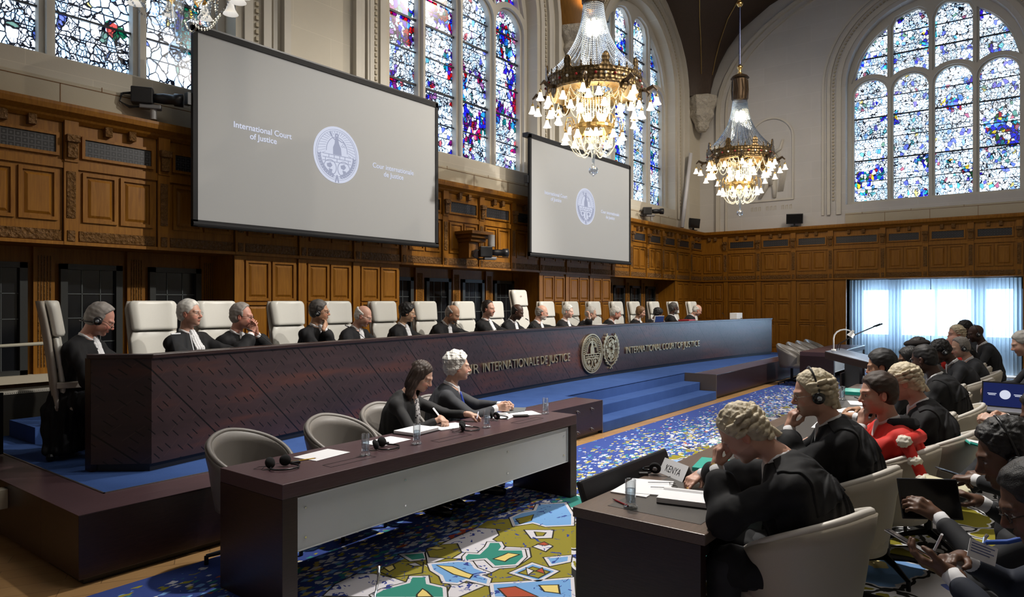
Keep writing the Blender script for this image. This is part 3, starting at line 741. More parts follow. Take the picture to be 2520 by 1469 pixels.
# ================================================================== DAIS, BENCH, STEPS
DZ=.44; DX0,DX1,DY0=1.72,18.30,4.68
def yb(x): return 6.12-.70*((x-10.05)/7.6)**2
dais=empty('judges_dais',(DX0,DY0,0),0,'long dark wood platform with blue carpet and three central steps under the judges bench','platform')
D0=Matrix.Translation((-DX0,-DY0,0))
SX0,SX1=8.02,12.05
b=MB()
for x0,x1 in ((DX0,SX0),(SX1,DX1)):
    b.box((x0,DY0,.045),(x1,DY0+.62,DZ),0,D0)
    b.box((x0+.04,DY0+.04,0),(x1-.04,DY0+.6,.05),1,D0)
b.box((DX0,DY0+.62,.045),(DX0+.32,8.0,DZ),0,D0); b.box((DX0+.32,DY0+.62,.0),(DX1,8.0,DZ-.012),0,D0)
b.build('platform_body',[WENGE,BLACK],dais,bevel=.004)
for _a,_b in (((DX0-.002,DY0-.002,DZ),(SX0,DY0+.40,DZ+.004)),((SX1,DY0-.002,DZ),(DX1,DY0+.40,DZ+.004)),((DX0-.002,DY0+.4,DZ),(DX0+.30,8.0,DZ+.004))): MB().box(_a,_b,0,D0).build('border',WENGET,dais)
b=MB()
b.box((DX0+.31,DY0+.41,DZ-.01),(SX0,8.0,DZ+.008),0,D0); b.box((SX1,DY0+.41,DZ-.01),(DX1,8.0,DZ+.008),0,D0); b.box((SX0,DY0+.60,DZ-.01),(SX1,8.0,DZ+.008),0,D0)
b.build('blue_carpet',BLUE,dais)
b=MB()
for z,y0 in ((.147,0.0),(.293,.30)):
    b.box((SX0+.01,DY0+y0,0),(SX1-.01,DY0+.62,z),0,D0)
b.box((SX0+.01,DY0+.60,0),(SX1-.01,DY0+.62,DZ+.008),0,D0)
b.build('step',BLUE,dais,bevel=.02)
b=MB(); b.box((DX0+.30,DY0+.40,DZ),(SX0,DY0+.41,DZ+.010),0,D0); b.box((SX1,DY0+.40,DZ),(DX1,DY0+.41,DZ+.010),0,D0); b.box((DX0+.30,DY0+.40,DZ),(DX0+.31,8.0,DZ+.010),0,D0); b.box((SX1-.012,DY0,DZ),(SX1,DY0+.6,DZ+.008),0,D0); b.box((SX0,DY0,0),(SX0+.012,DY0+.012,DZ),0,D0)
b.build('metal_edging',MAT('steel_edging',(.35,.33,.32),.35,.9),dais)
for x,z in ((SX0-.28,.36),(SX0-.62,.36),(SX0-.28,.10),(SX0-.62,.10)):
    MB().lathe([(.03,0),(.03,.012),(.014,.02),(.014,.05)],10,M=D0@Matrix.Translation((x,DY0,z))@Matrix.Rotation(PI/2,4,'X')@Matrix.Diagonal((.7,.7,.7,1))).build('bolt',MAT('dull_steel',(.22,.20,.20),.4,.9),dais)
# side panel of the stair well, wenge with its reflection put into a lighter colour
MB().box((SX1-.001,DY0+.0,.0),(SX1-.013,DY0+.6,DZ+.002),0,D0).build('well_panel',MAT('well_panel_sheen',(.18,.14,.10),.4),dais)
rs=MB().box((2.33,7.32,DZ+.008),(5.4,8.0,.60)).build('carpeted_step',BLUE)
setp(rs,'blue carpeted raised step against the niche wall behind the end judge chair','step')
# the curved bench
n=60; x0,x1=2.50,17.62; T0=1.345
bench=empty('judges_bench',(x0,5.44,DZ),0,'long curved dark wood judges bench with inlaid diagonal front and gold court lettering','bench')
B0=Matrix.Translation((-x0,-5.44,-DZ))
def benchpts(off,xa=x0,xb=x1,m=n): return [(xa+(xb-xa)*i/m,yb(xa+(xb-xa)*i/m)+off) for i in range(m+1)]
def strip(b,pa,pb,za,zb,mi=0):
    """solid between two plan polylines"""
    m=len(pa); vs=[]
    for (p,q) in zip(pa,pb): vs+=[(p[0],p[1],za),(p[0],p[1],zb),(q[0],q[1],zb),(q[0],q[1],za)]
    fs=[(0,1,2,3),(4*m-1,4*m-2,4*m-3,4*m-4)]
    for i in range(m-1):
        k=4*i
        for q in range(4): fs.append((k+q,k+4+q,k+4+(q+1)%4,k+(q+1)%4))
    b.add(vs,fs,mi,B0)
end=[(2.20,5.76)]
b=MB(); F=end+benchpts(0); K=[(2.22,5.82)]+benchpts(.06)
strip(b,F,K,DZ+.07,T0-.03); b.build('front_panel',BENCHM,bench)
b=MB(); strip(b,[(2.24,5.80)]+benchpts(.03),[(2.26,5.86)]+benchpts(.08),DZ+.008,DZ+.07); b.build('plinth',BLACK,bench)
b=MB(); strip(b,[(2.17,5.75)]+benchpts(-.02),[(2.20,5.84)]+benchpts(.10),T0-.03,T0+.005); b.build('top_rail',WENGE,bench,bevel=.006)
b=MB(); strip(b,benchpts(.08),[(x+.35*(1-i/60),y) for i,(x,y) in enumerate(benchpts(.60))],1.17,1.21); b.build('desk_top',MAT('desk_leather',(.10,.085,.075),.6),bench)
MB().box((x1-.05,yb(x1)+.06,DZ+.008),(x1,yb(x1)+.66,T0-.03),0,B0).build('end_panel',WENGE,bench); MB().box((2.205,5.78,DZ+.008),(2.25,5.88,T0-.03),0,B0).build('end_panel',WENGE,bench)
# ------------------------------------------------------------------ lettering and emblems
GOLD=MAT('satin_gold',(.62,.52,.34),.36,.85)
def textmesh(s,size,ext,space=1.0,align='LEFT',off=0.0):
    cu=bpy.data.curves.new('t','FONT'); cu.body=s; cu.size=size; cu.extrude=ext; cu.space_character=space; cu.align_x=align; cu.offset=off
    to=bpy.data.objects.new('tmp',cu); COL.objects.link(to); dg=bpy.context.evaluated_depsgraph_get(); dg.update()
    me=bpy.data.meshes.new_from_object(to.evaluated_get(dg)); bpy.data.objects.remove(to); me.materials.clear(); return me
def serifs(me,size):
    return me
def on_bench(me,parent,name,mat):
    """wraps a flat (x, z-as-y, thickness) mesh on the bench's curved face; mesh x,y = bench x,z"""
    for v in me.vertices:
        x,z,t=v.co; v.co=(x-x0,yb(x)-.012-t-5.44,z-DZ)
    me.update(); return link(name,me,parent,[mat])
def fit(me,xa,xb,zb,h):
    xs=[v.co.x for v in me.vertices]; ys=[v.co.y for v in me.vertices]; a,c=min(xs),max(xs); q,r=0,max(ys)
    for v in me.vertices: v.co.x=xa+(v.co.x-a)/(c-a)*(xb-xa); v.co.y=zb+(v.co.y)/(r)*h
def words(txts,parent):
    for s,xa,xb in txts:
        me=textmesh(s,.15,.008,1.0,off=-.0012); fit(me,xa,xb,.80,.125)
        on_bench(me,parent,'lettering',GOLD)
words([('COUR',6.35,7.03),('INTERNATIONALE',7.12,8.52),('DE',8.57,8.76),('JUSTICE',8.80,9.42),('INTERNATIONAL',11.28,12.62),('COURT',12.66,13.24),('OF',13.28,13.48),('JUSTICE',13.52,14.21)],bench)
class Fig:
    """2-D line figure made of thin solid strokes, in units of its radius"""
    def __init__(s): s.b=MB()
    def stroke(s,pts,w,closed=False,t=.02,z=0,mi=0):
        P=[Vector((p[0],p[1])) for p in pts]; m=len(P); vs=[];
        for i,p in enumerate(P):
            a=P[(i-1)%m] if closed or i>0 else P[i]; c=P[(i+1)%m] if closed or i<m-1 else P[i]
            d=(c-a); d=d.normalized() if d.length>1e-9 else Vector((1,0)); nn=Vector((-d.y,d.x))*w/2
            vs+=[(p.x+nn.x,p.y+nn.y,z+t),(p.x-nn.x,p.y-nn.y,z+t),(p.x-nn.x,p.y-nn.y,z),(p.x+nn.x,p.y+nn.y,z)]
        fs=[]
        for i in range(m if closed else m-1):
            k=4*i; j=4*((i+1)%m)
            for q in range(4): fs.append((k+q,k+(q+1)%4,j+(q+1)%4,j+q))
        if not closed: fs+=[(0,3,2,1),(4*m-4,4*m-3,4*m-2,4*m-1)]
        s.b.add(vs,fs,mi)
    def poly(s,pts,t=.02,z=0,mi=0): s.b.prism(pts,z,z+t,mi)
    def ring(s,r,w,c=(0,0),n=48,sy=1,**k): s.stroke([(c[0]+r*math.cos(2*PI*i/n),c[1]+sy*r*math.sin(2*PI*i/n)) for i in range(n)],w,True,**k)
    def arc(s,c,r,a0,a1,w,n=14,sy=1,**k): s.stroke([(c[0]+r*math.cos(a0+(a1-a0)*i/n),c[1]+sy*r*math.sin(a0+(a1-a0)*i/n)) for i in range(n+1)],w,**k)
    def leaf(s,x,y,a,l,w,**k):
        c,si=math.cos(a),math.sin(a); s.poly([(x,y),(x+c*l*.5-si*w,y+si*l*.5+c*w),(x+c*l,y+si*l),(x+c*l*.5+si*w,y+si*l*.5-c*w)],**k)
def court_emblem(lw=.018,mi=0,t=.02,z=0,solid=False):
    F=Fig(); k=dict(mi=mi,t=t,z=z)
    if not solid:
        F.ring(.97,.06,**k); F.ring(.87,.03,**k)
    # rays in the upper half
    for i in range(25):
        a=PI*(i+.5)/25*1.12-.19
        F.stroke([(.50*math.cos(a),.12+.62*math.sin(a)*.95),(.83*math.cos(a),.83*math.sin(a)) if math.sin(a)>.1 else (.82*math.cos(a),.82*math.sin(a))],.030 if not solid else .012,**k)
    F.arc((0,.12),.46,-.05,PI+.05,lw*1.6,sy=1.1,**k)                        # arched throne
    # seated figure with palm and scales
    F.poly([(-.17,.0),(.20,.0),(.17,.25),(.08,.42),(.05,.60),(-.08,.60),(-.10,.40),(-.17,.25)],**k)
    F.ring(.055,.05,(-.01,.68),16,**k); F.stroke([(.06,.55),(.22,.48),(.30,.50)],.03,**k); F.stroke([(.30,.50),(.24,.36)],lw,**k); F.stroke([(.30,.50),(.36,.36)],lw,**k)
    F.arc((.24,.36),.05,PI,2*PI,lw,8,**k); F.arc((.36,.36),.05,PI,2*PI,lw,8,**k)
    F.stroke([(-.08,.52),(-.20,.60),(-.24,.70)],.035,**k); F.leaf(-.24,.62,PI*.6,.2,.04,**k)
    # stone courses
    for y in (-.02,-.14,-.26): F.stroke([(-.62,y),(.62,y)],lw*1.5,**k)
    for x in (-.35,-.12,.12,.35): F.stroke([(x,-.02),(x,-.14)],lw*1.5,**k)
    for x in (-.5,0,.5): F.stroke([(x,-.14),(x,-.26)],lw*1.5,**k)
    # two globes
    for c in (-.30,.30):
        F.ring(.27,lw*1.8,(c,-.48),28,**k)
        F.poly([(c-.14,-.36),(c+.02,-.30),(c+.10,-.40),(c+.0,-.50),(c-.12,-.46)],**k); F.poly([(c-.06,-.52),(c+.10,-.54),(c+.06,-.68),(c-.02,-.66)],**k)
    # olive branches
    for s in (-1,1):
        for i in range(11):
            a=-PI/2+s*(.16+.125*i); x,y=.77*math.cos(a),.77*math.sin(a)
            F.leaf(x,y,a+s*PI/2+.5,.15,.035,**k); F.leaf(x,y,a+s*PI/2-.6,.15,.035,**k)
        F.arc((0,0),.77,-PI/2+s*.08,-PI/2+s*1.5,lw*1.5,**k); F.stroke([(0,-.72),(s*.07,-.98)],.05,**k)
    return F.b
def un_emblem(mi=0,t=.02):
    F=Fig(); k=dict(mi=mi,t=t); c=(0,.12)
    for r in (.22,.38,.54,.70): F.ring(r,.035,c,40,**k)
    for i in range(8): a=PI*i/4; F.stroke([(c[0]+.10*math.cos(a),c[1]+.10*math.sin(a)),(c[0]+.70*math.cos(a),c[1]+.70*math.sin(a))],.028,**k)
    R=random.Random(4)
    for (a0,r0,sz) in ((.3,.30,.16),(1.2,.40,.13),(2.3,.30,.15),(3.4,.42,.15),(4.2,.36,.18),(5.0,.42,.16),(5.6,.28,.14),(2.9,.58,.10),(4.6,.60,.10),(.7,.6,.10)):
        x,y=c[0]+r0*math.cos(a0),c[1]+r0*math.sin(a0); m=9
        F.poly([(x+sz*(.6+.5*R.random())*math.cos(2*PI*j/m),y+sz*(.6+.5*R.random())*math.sin(2*PI*j/m)) for j in range(m)],**k)
    for s in (-1,1):
        for i in range(9):
            a=-PI/2+s*(.35+.26*i); x,y=.86*math.cos(a),.12+.86*math.sin(a)
            F.leaf(x,y-.02,a+s*PI/2+.35*s,.30,.055,**k); F.leaf(x*.98,y,a+s*PI/2-.30*s,.24,.045,**k)
        F.stroke([(s*.30,-.72),(s*.06,-.80),(-s*.14,-.98)],.05,**k); F.arc((0,.12),.86,-PI/2+s*.3,-PI/2+s*2.5,.03,24,**k)
    return F.b
def emb_on_bench(mb,cx,cz,rx,rz,name):
    me=bpy.data.meshes.new(name); me.from_pydata([(cx+x*rx,cz+y*rz,t) for x,y,t in mb.v],[],mb.f); return on_bench(me,bench,name,GOLD)
emb_on_bench(court_emblem(.03),10.10,.875,.345,.335,'court_emblem')
emb_on_bench(un_emblem(),10.74,.885,.30,.32,'world_emblem')
# ================================================================== SCREENS
SCRM=NT('projection_cloth'); SCRM.prin((.385,.39,.39),.8); SCRM=SCRM.m
SGREY=MAT('emblem_grey',(.40,.42,.48),.8); SWHITE=NT('projected_white'); e=SWHITE.a('Emission',{0:(.80,.84,1.0,1),1:.62}); SWHITE.t.links.new(e.outputs[0],SWHITE.out.inputs[0]); SWHITE=SWHITE.m
EMISG=NT('projected_grey'); e=EMISG.a('Emission',{0:(.30,.32,.42,1),1:.9}); EMISG.t.links.new(e.outputs[0],EMISG.out.inputs[0]); EMISG=EMISG.m
def screen(xa,xb,za,zb,y,label):
    w=xb-xa; h=zb-za
    o=empty('projection_screen',(xa,y,za),0,label,'screen','projection screens on the judges wall')
    f=.075
    b=MB()
    b.box((0,0,0),(w,.05,f)); b.box((0,0,h-f*.9),(w,.05,h)); b.box((0,0,0),(f*.75,.05,h)); b.box((w-f*.75,0,0),(w,.05,h))
    b.tube([(0,.02,.03),(w,.02,.03)],.035,10)
    b.build('frame',MAT('matt_black',(.006,.006,.007),.8),o)
    b=MB(); b.box((f*.7,.015,f),(w-f*.7,.03,h-f*.85)); b.build('screen_cloth',SCRM,o)
    b=MB(); b.box((-.03,.03,h*.98),(w+.03,.15,h+.03)); b.box((w*.1,.05,h*.3),(w*.1+.04,WY-y,h*.34)); b.box((w*.9,.05,h*.3),(w*.9+.04,WY-y,h*.34)); b.box((-.05,.02,h*.60),(0,.10,h*.66)); b.build('housing',BLACK,o)
    # projected picture: seal and the two lines of text
    k=w/3.85
    cxs=w*.505; cz=h*.50; r=.37*k
    disc=MB(); disc.prism([(r*math.cos(2*PI*i/48),r*math.sin(2*PI*i/48)) for i in range(48)],0,.002)
    Mx=Matrix(((1,0,0,cxs),(0,0,-1,.014),(0,1,0,cz),(0,0,0,1)))
    b=MB(); b.add(disc.v,disc.f,0,Mx); seal=b.build('projected_seal',SWHITE,o)
    e=court_emblem(.014,0,.004,0,True); F=Fig(); F.ring(.90,.012,t=.004); F.ring(.84,.012,t=.004)
    b=MB(); Ms=Mx@Matrix.Diagonal((r,r,1,1))@T(.0022); b.add(e.v,e.f,0,Ms); b.add(F.b.v,F.b.f,0,Ms); b.build('seal_drawing',EMISG,seal)
    for s,cx_,cz_,ww in (('International Court\nof Justice',.225,.535,.60),('Cour internationale\nde Justice',.765,.47,.60)):
        me=textmesh(s,.098*k,.001,1.0,'CENTER',off=.0012); 
        me.transform(Matrix(((1,0,0,w*cx_),(0,0,-1,.012),(0,1,0,h*cz_),(0,0,0,1)))); link('projected_text',me,o,[SWHITE])
    return o
screen(3.93,7.87,2.60,4.86,7.55,'large projection screen with court seal hanging nearer the camera, its frame covering the first window')
screen(10.30,14.22,2.60,4.86,7.55,'smaller-looking far projection screen with court seal partly behind the big chandelier')
# ================================================================== CHANDELIERS
def shademat():
    t=NT('lit_glass_shade'); x=t.xyz(); g=t.a('MapRange',{0:x[2],1:-.13,2:.02,3:1.7,4:.75})
    e=t.a('Emission',{0:(1.0,.86,.66,1),1:g.outputs[0]}); d=t.a('BsdfTranslucent',{0:(.9,.9,.9,1)}); a=t.a('AddShader',{0:e.outputs[0],1:d.outputs[0]}); t.t.links.new(a.outputs[0],t.out.inputs[0])
    t.m.cycles.emission_sampling='NONE'; return t.m
SHADE=shademat()
GLOWM=NT('lamp_bulb'); e=GLOWM.a('Emission',{0:(1.0,.80,.50,1),1:7.0}); GLOWM.t.links.new(e.outputs[0],GLOWM.out.inputs[0]); GLOWM.m.cycles.emission_sampling='NONE'; GLOWM=GLOWM.m
def bead(b,p,r,h,mi=0):
    x,y,z=p; b.add([(x+r,y,z),(x,y+r,z),(x-r,y,z),(x,y-r,z),(x,y,z+h),(x,y,z-h)],[(0,1,4),(1,2,4),(2,3,4),(3,0,4),(1,0,5),(2,1,5),(3,2,5),(0,3,5)],mi)
def strand(b,pts,r=.011,step=.030,mi=0):
    P=[Vector(p) for p in pts]; acc=0; 
    for i in range(len(P)-1):
        L=(P[i+1]-P[i]).length; 
        while acc<=L:
            bead(b,P[i].lerp(P[i+1],acc/L if L else 0),r,step*.55,mi); acc+=step
        acc-=L
def garland(b,p,q,sag,r=.011,step=.026):
    P=Vector(p); Q=Vector(q); strand(b,[P.lerp(Q,t/10)-Vector((0,0,sag*(1-(2*t/10-1)**2))) for t in range(11)],r,step)
t=NT('pierced_bronze'); v=t.a('TexVoronoi',{'Vector':t.coord(),'Scale':16.0,'Randomness':.35}); n=t.noise(t.coord(),26,3)
t.prin(t.mix(v.outputs[0],(.20,.125,.045),(.018,.012,.008)),.42,.75,bump=v.outputs[0],bstr=1.0,bdist=.02); CROWNM=t.m
def chandelier(x,y,label,first=None):
    if first: 
        c=copy_tree(first); c.location=(x,y,0); c['label']=label; return c
    o=empty('chandelier',(x,y,0),0,label,'chandelier','crystal chandeliers in a row over the judges bench')
    # rod and gilt balls
    b=MB(); b.tube([(0,0,7.25),(0,0,8.7)],.022,10); b.build('rod',MAT('blue_black_rod',(.015,.02,.05),.25,.7),o)
    b=MB(); b.ball((0,0,8.66),.075,14); b.lathe([(.02,8.58),(.05,8.60),(.02,8.63)],12); b.lathe([(.02,7.02),(.055,7.06),(.03,7.10),(.065,7.17),(.07,7.20),(.02,7.25)],14); b.tube([(0,0,8.7),(0,0,TOP)],.02,8)
    b.build('gilt_finial',BRASS,o,smooth=True)
    b=MB(); pr=[(.05,7.04),(.17,6.98),(.21,6.93),(.165,6.90),(.17,6.62),(.175,6.50),(.17,6.42),(.14,6.40)]
    b.lathe(pr,20); 
    for k in range(10):
        a=2*PI*k/10; b.tube([(.172*math.cos(a),.172*math.sin(a),6.44),(.185*math.cos(a+.15),.185*math.sin(a+.15),6.66),(.172*math.cos(a),.172*math.sin(a),6.88)],.012,5)
    b.build('collar',BRONZE,o)
    # crystal tent
    b=MB(); R=random.Random(1)
    for k in range(44):
        a=2*PI*k/44; pts=[]
        for i in range(13):
            s=i/12; r=.155+.10*s+.47*s**2.6; pts.append((r*math.cos(a),r*math.sin(a),6.42-1.14*s))
        strand(b,pts,.012,.034)
    for k in range(34):
        a=2*PI*k/34; strand(b,[((.13+.09*s/6)*math.cos(a),(.13+.09*s/6)*math.sin(a),6.42-1.2*s/6) for s in range(7)],.012,.034)
    b.build('crystal_tent',CRYST,o)
    # crown band
    b=MB(); n=64; R1=.735
    vs=[];fs=[]
    for i in range(n):
        a=2*PI*i/n; c,s=math.cos(a),math.sin(a)
        for (r,z) in ((R1-.02,4.99),(R1,5.0),(R1+.01,5.22),(R1-.015,5.22)): vs.append((r*c,r*s,z))
    for i in range(n):
        k=4*i; j=4*((i+1)%n)
        for q in range(4): fs.append((k+q,j+q,j+(q+1)%4,k+(q+1)%4))
    b.add(vs,fs)
    for i in range(n):
        a=2*PI*i/n
        if i%8==0:   # big crest
            Mx=Matrix.Rotation(a,4,'Z')@Matrix.Translation((R1+.005,0,5.2))@Matrix.Rotation(PI/2,4,'Z')@Matrix.Rotation(PI/2,4,'X')
            b.prism([(-.15,-.05),(-.11,.01),(-.06,.05),(-.048,.09),(-.062,.13),(-.05,.18),(-.022,.215),(0,.225),(.022,.215),(.05,.18),(.062,.13),(.048,.09),(.06,.05),(.11,.01),(.15,-.05)],-.012,.012,0,Mx)
        elif i%8 in (3,5):
            b.lathe([(.016,5.2),(.02,5.24),(.008,5.27),(.014,5.29),(.001,5.32)],6,(R1*math.cos(a),R1*math.sin(a),0),cap=False)
        if i%8==4:
            Mx=Matrix.Rotation(a,4,'Z')@Matrix.Translation((R1+.005,0,5.0))@Matrix.Rotation(PI/2,4,'Z')@Matrix.Rotation(PI/2,4,'X')
            b.prism([(-.09,.02),(0,.05),(.09,.02),(.05,-.10),(0,-.16),(-.05,-.10)],-.01,.01,0,Mx)
    b.lathe([(R1-.03,5.0),(R1+.02,5.0),(R1+.02,5.025),(R1-.03,5.025)],48,cap=False); b.lathe([(R1-.03,5.2),(R1+.02,5.2),(R1+.02,5.22),(R1-.03,5.22)],48,cap=False)
    b.build('crown_band',CROWNM,o)
    b=MB()
    for i in range(32):
        a=2*PI*i/32; b.ball(((R1+.012)*math.cos(a),(R1+.012)*math.sin(a),5.11),.022,8,mi=(1 if i%4==1 or i%4==3 else 0))
    b.build('glass_jewel',[MAT('white_jewel',(.8,.8,.75),.2),MAT('red_jewel',(.25,.02,.02),.2)],o)
    b=MB(); b.lathe([(.70,4.99),(.30,5.05)],40,cap=False)
    for k in range(24): a=2*PI*k/24; b.tube([(.72*math.cos(a),.72*math.sin(a),4.99),(.5*math.cos(a),.5*math.sin(a),5.03),(.26*math.cos(a),.26*math.sin(a),4.95)],.007,5)
    b.build('inner_dish',BRASS,o)
    # inner beaded drum, garlands
    b=MB()
    for k in range(36): a=2*PI*k/36; strand(b,[(.26*math.cos(a),.26*math.sin(a),4.98),(.25*math.cos(a),.25*math.sin(a),4.52)],.011,.03)
    for k in range(16):
        a,c=2*PI*k/16,2*PI*(k+1)/16; garland(b,(.66*math.cos(a),.66*math.sin(a),4.98),(.66*math.cos(c),.66*math.sin(c),4.98),.17)
        garland(b,(.45*math.cos(a),.45*math.sin(a),4.98),(.45*math.cos(c),.45*math.sin(c),4.98),.13)
    for k in range(10):
        a,c=2*PI*k/10,2*PI*(k+1)/10; garland(b,(.31*math.cos(a),.31*math.sin(a),4.44),(.12*math.cos(c),.12*math.sin(c),4.32),.18); garland(b,(.31*math.cos(a),.31*math.sin(a),4.44),(.31*math.cos(c),.31*math.sin(c),4.44),.26); garland(b,(.38*math.cos(a),.38*math.sin(a),4.25),(.1*math.cos(a),.1*math.sin(a),4.1),.12)
    b.build('bead_garland',MAT('glowing_beads',(.85,.80,.62),.25,Emission_Color=(1,.85,.55,1),Emission_Strength=.5),o)  # glow put into the beads, which hold no lamp
    b=MB(); b.lathe([(.32,4.42),(.34,4.45),(.33,4.50),(.29,4.50),(.29,4.42)],30,cap=False)
    for k in range(10):
        a=2*PI*k/10; c,s=math.cos(a),math.sin(a); b.tube([(.31*c,.31*s,4.47),(.36*c,.36*s,4.62),(.44*c,.44*s,4.60),(.47*c,.47*s,4.50),(.46*c,.46*s,4.42)],.008,5)
        Mx=Matrix.Rotation(a,4,'Z')@Matrix.Translation((.33,0,4.5))@Matrix.Rotation(PI/2,4,'Z')@Matrix.Rotation(PI/2,4,'X'); b.prism([(-.05,0),(0,.09),(.05,0)],-.005,.005,0,Mx); b.prism([(-.09,-.07),(0,-.20),(.09,-.07)],-.005,.005,0,Mx)
    b.build('lower_ring',BRASS,o)
    b=MB(); b.tube([(0,0,4.5),(0,0,4.2),(0,0,3.95),(0,0,3.86)],[.03,.045,.022,.014],10); b.ball((0,0,3.81),.075,16); b.lathe([(.012,3.72),(.012,3.74)],8)
    b.build('crystal_drop',CRYST,o,smooth=True)
    for k in range(5): a=2*PI*k/5; MB().ball((.08*math.cos(a),.08*math.sin(a),6.05),(.05,.05,.13),10).build('bulb',GLOWM,o)
    for k in range(6): a=2*PI*k/6; MB().ball((.15*math.cos(a),.15*math.sin(a),4.62),(.05,.05,.07),10).build('bulb',GLOWM,o)
    # arms and bells
    for k in range(8):
        b=MB(); a=2*PI*(k+.5)/8; c,s=math.cos(a),math.sin(a)
        b.tube([(.74*c,.74*s,5.02),(.82*c,.82*s,5.0),(.92*c,.92*s,5.06),(.98*c,.98*s,5.0)],[.03,.035,.03,.012],6)
        b.tube([(.80*c,.80*s,5.03),(.86*c,.86*s,4.95),(.84*c,.84*s,4.90)],[.03,.02,.004],6); b.build('arm',BRONZE,o)
    bell=MB(); bell.lathe([(.016,0),(.022,-.012),(.030,-.05),(.040,-.085),(.058,-.115),(.066,-.125)],14,cap=False)
    cap=MB(); cap.lathe([(.004,.05),(.010,.03),(.022,.015),(.026,-.008),(.018,-.015)],10); cap.tube([(0,0,.04),(0,0,.13)],.003,4)
    bo=bell.build('bell_shade',SHADE,o,smooth=True); co=cap.build('cap',BRASS,bo,smooth=True)
    pos=[]
    for k in range(8):
        a=2*PI*(k+.5)/8
        pos+=[(.98,a+.0,4.90),(.88,a+.07,4.84),(.72,a+.26,4.92),(.66,a+.40,4.78),(.76,a-.10,4.68)]
    for k in range(10):
        a=2*PI*k/10; pos+=[(.46,a,4.38)]
    for i,(r,a,z) in enumerate(pos):
        p=(r*math.cos(a),r*math.sin(a),z)
        if i==0: bo.location=p
        else:
            q=bo.copy(); COL.objects.link(q); q.location=p; w=co.copy(); COL.objects.link(w); w.parent=q
    return o
ch=chandelier(CX[1],5.62,'large lit crystal chandelier in front of the far projection screen')
chandelier(CX[2],5.62,'whole crystal chandelier on its rod in front of the plain end wall',ch)
c3=chandelier(CX[0],5.62,'chandelier of which only the glass drop and lowest bells show, over the first window',ch)
DIM=MAT('faint_glow_shade',(.80,.80,.80),.3,Emission_Color=(1,.95,.85,1),Emission_Strength=.35)  # weak glow put into the dim shades of the near chandelier
for _c in c3.children:
    if _c.name.startswith('bell_shade'): _c.material_slots[0].link='OBJECT'; _c.material_slots[0].material=DIM
    if _c.name.startswith('bead_garland'): _c.material_slots[0].link='OBJECT'; _c.material_slots[0].material=CRYST
for x,p in ((CX[0],8),(CX[1],95),(CX[2],95)):
    for z,k in ((6.0,.45),(4.6,.55)):
        d=bpy.data.lights.new('chandelier_light','POINT'); d.energy=p*k; d.color=(1,.80,.52); d.shadow_soft_size=.12
        lo=bpy.data.objects.new('chandelier_light',d); COL.objects.link(lo); lo.location=(x,5.62,z)
# ================================================================== DESKS AND TABLES
PANELG=NT('frosted_acrylic'); _n=PANELG.noise(PANELG.coord(),2.0,3); PANELG.prin(PANELG.mix(_n.outputs[0],(.50,.52,.54),(.62,.64,.66)),.5); PANELG=PANELG.m
def clerk_desk(x0,label):
    """table with slab ends and a hung translucent front panel; the panel faces the public"""
    w,d,h=3.02,.645,.74
    o=empty('clerk_desk',(x0,3.335,.0),0,label,'table','matching clerk desks with frosted front panel')
    MB().box((0,0,h-.085),(w,d,h)).build('tabletop',WENGET,o,bevel=.004)
    MB().box((.005,.005,h-.092),(w-.005,d-.005,h-.085)).build('top_underside',WENGE,o)
    for a in (0,w-.10): MB().box((a,.0,.012),(a+.10,d,h-.085)).build('leg',WENGE,o,bevel=.003)
    MB().box((.11,.03,.335),(w-.11,.045,.635)).build('front_panel',PANELG,o)
    b=MB(); b.box((.105,.022,.63),(w-.105,.03,.64)); b.box((.105,.022,.332),(w-.105,.03,.337)); b.box((.105,.022,.335),(.112,.03,.635)); b.box((w-.112,.022,.335),(w-.105,.03,.635)); b.build('panel_edge',MAT('polished_edge',(.75,.77,.8),.2),o)
    for x in (.17,.95,2.05,w-.17):
        for z in (.40,.57): MB().lathe([(.008,0),(.006,.006)],8,M=Matrix.Translation((x,.03,z))@Matrix.Rotation(PI/2,4,'X')).build('screw',CHROME,o)
    for k in range(3):
        a=.42+k*.95; b=MB(); b.box((a,.12,h),(a+.36,.126,h+.0012)); b.box((a,.20,h),(a+.36,.206,h+.0012)); b.box((a,.12,h),(a+.004,.206,h+.0012)); b.box((a+.356,.12,h),(a+.36,.206,h+.0012)); b.build('cable_flap',BLACK,o)
    return o
clerk_desk(2.24,'dark wood desk with long frosted grey front panel where the woman and white-haired man sit')
clerk_desk(14.74,'distant dark wood desk with frosted panel beyond the lectern, four empty chairs behind it')
def counsel_table(x0,x1,label):
    w=x1-x0; d=.68; h=.74
    o=empty('counsel_table',(x0,1.17,0),0,label,'table','long counsel tables')
    MB().box((0,0,h-.05),(w,d,h)).build('tabletop',WENGET2,o,bevel=.004)
    MB().box((.12,.07,h-.001),(w-.12,d-.13,h+.0015)).build('desk_inlay',GRAVEL,o)
    n=int(w/3)+1
    for k in range(n+1):
        a=min(w-.06,w*k/n); MB().box((a,.02,0.012),(a+.06,d-.02,h-.05)).build('leg',WENGE,o)
    MB().box((.06,d-.10,.10),(w-.06,d-.08,h-.05)).build('modesty_panel',WENGE,o)
    return o
WENGET2=wood('table_edge_wood',(.10,.065,.050),(.16,.11,.085),.35,(2,30,30))
counsel_table(2.88,9.35,'long dark counsel table in front of the wigged lawyers, bearing the KENYA name card')
counsel_table(10.9,17.4,'far counsel table beyond the lectern, lawyers bent over it in front of the curtains')
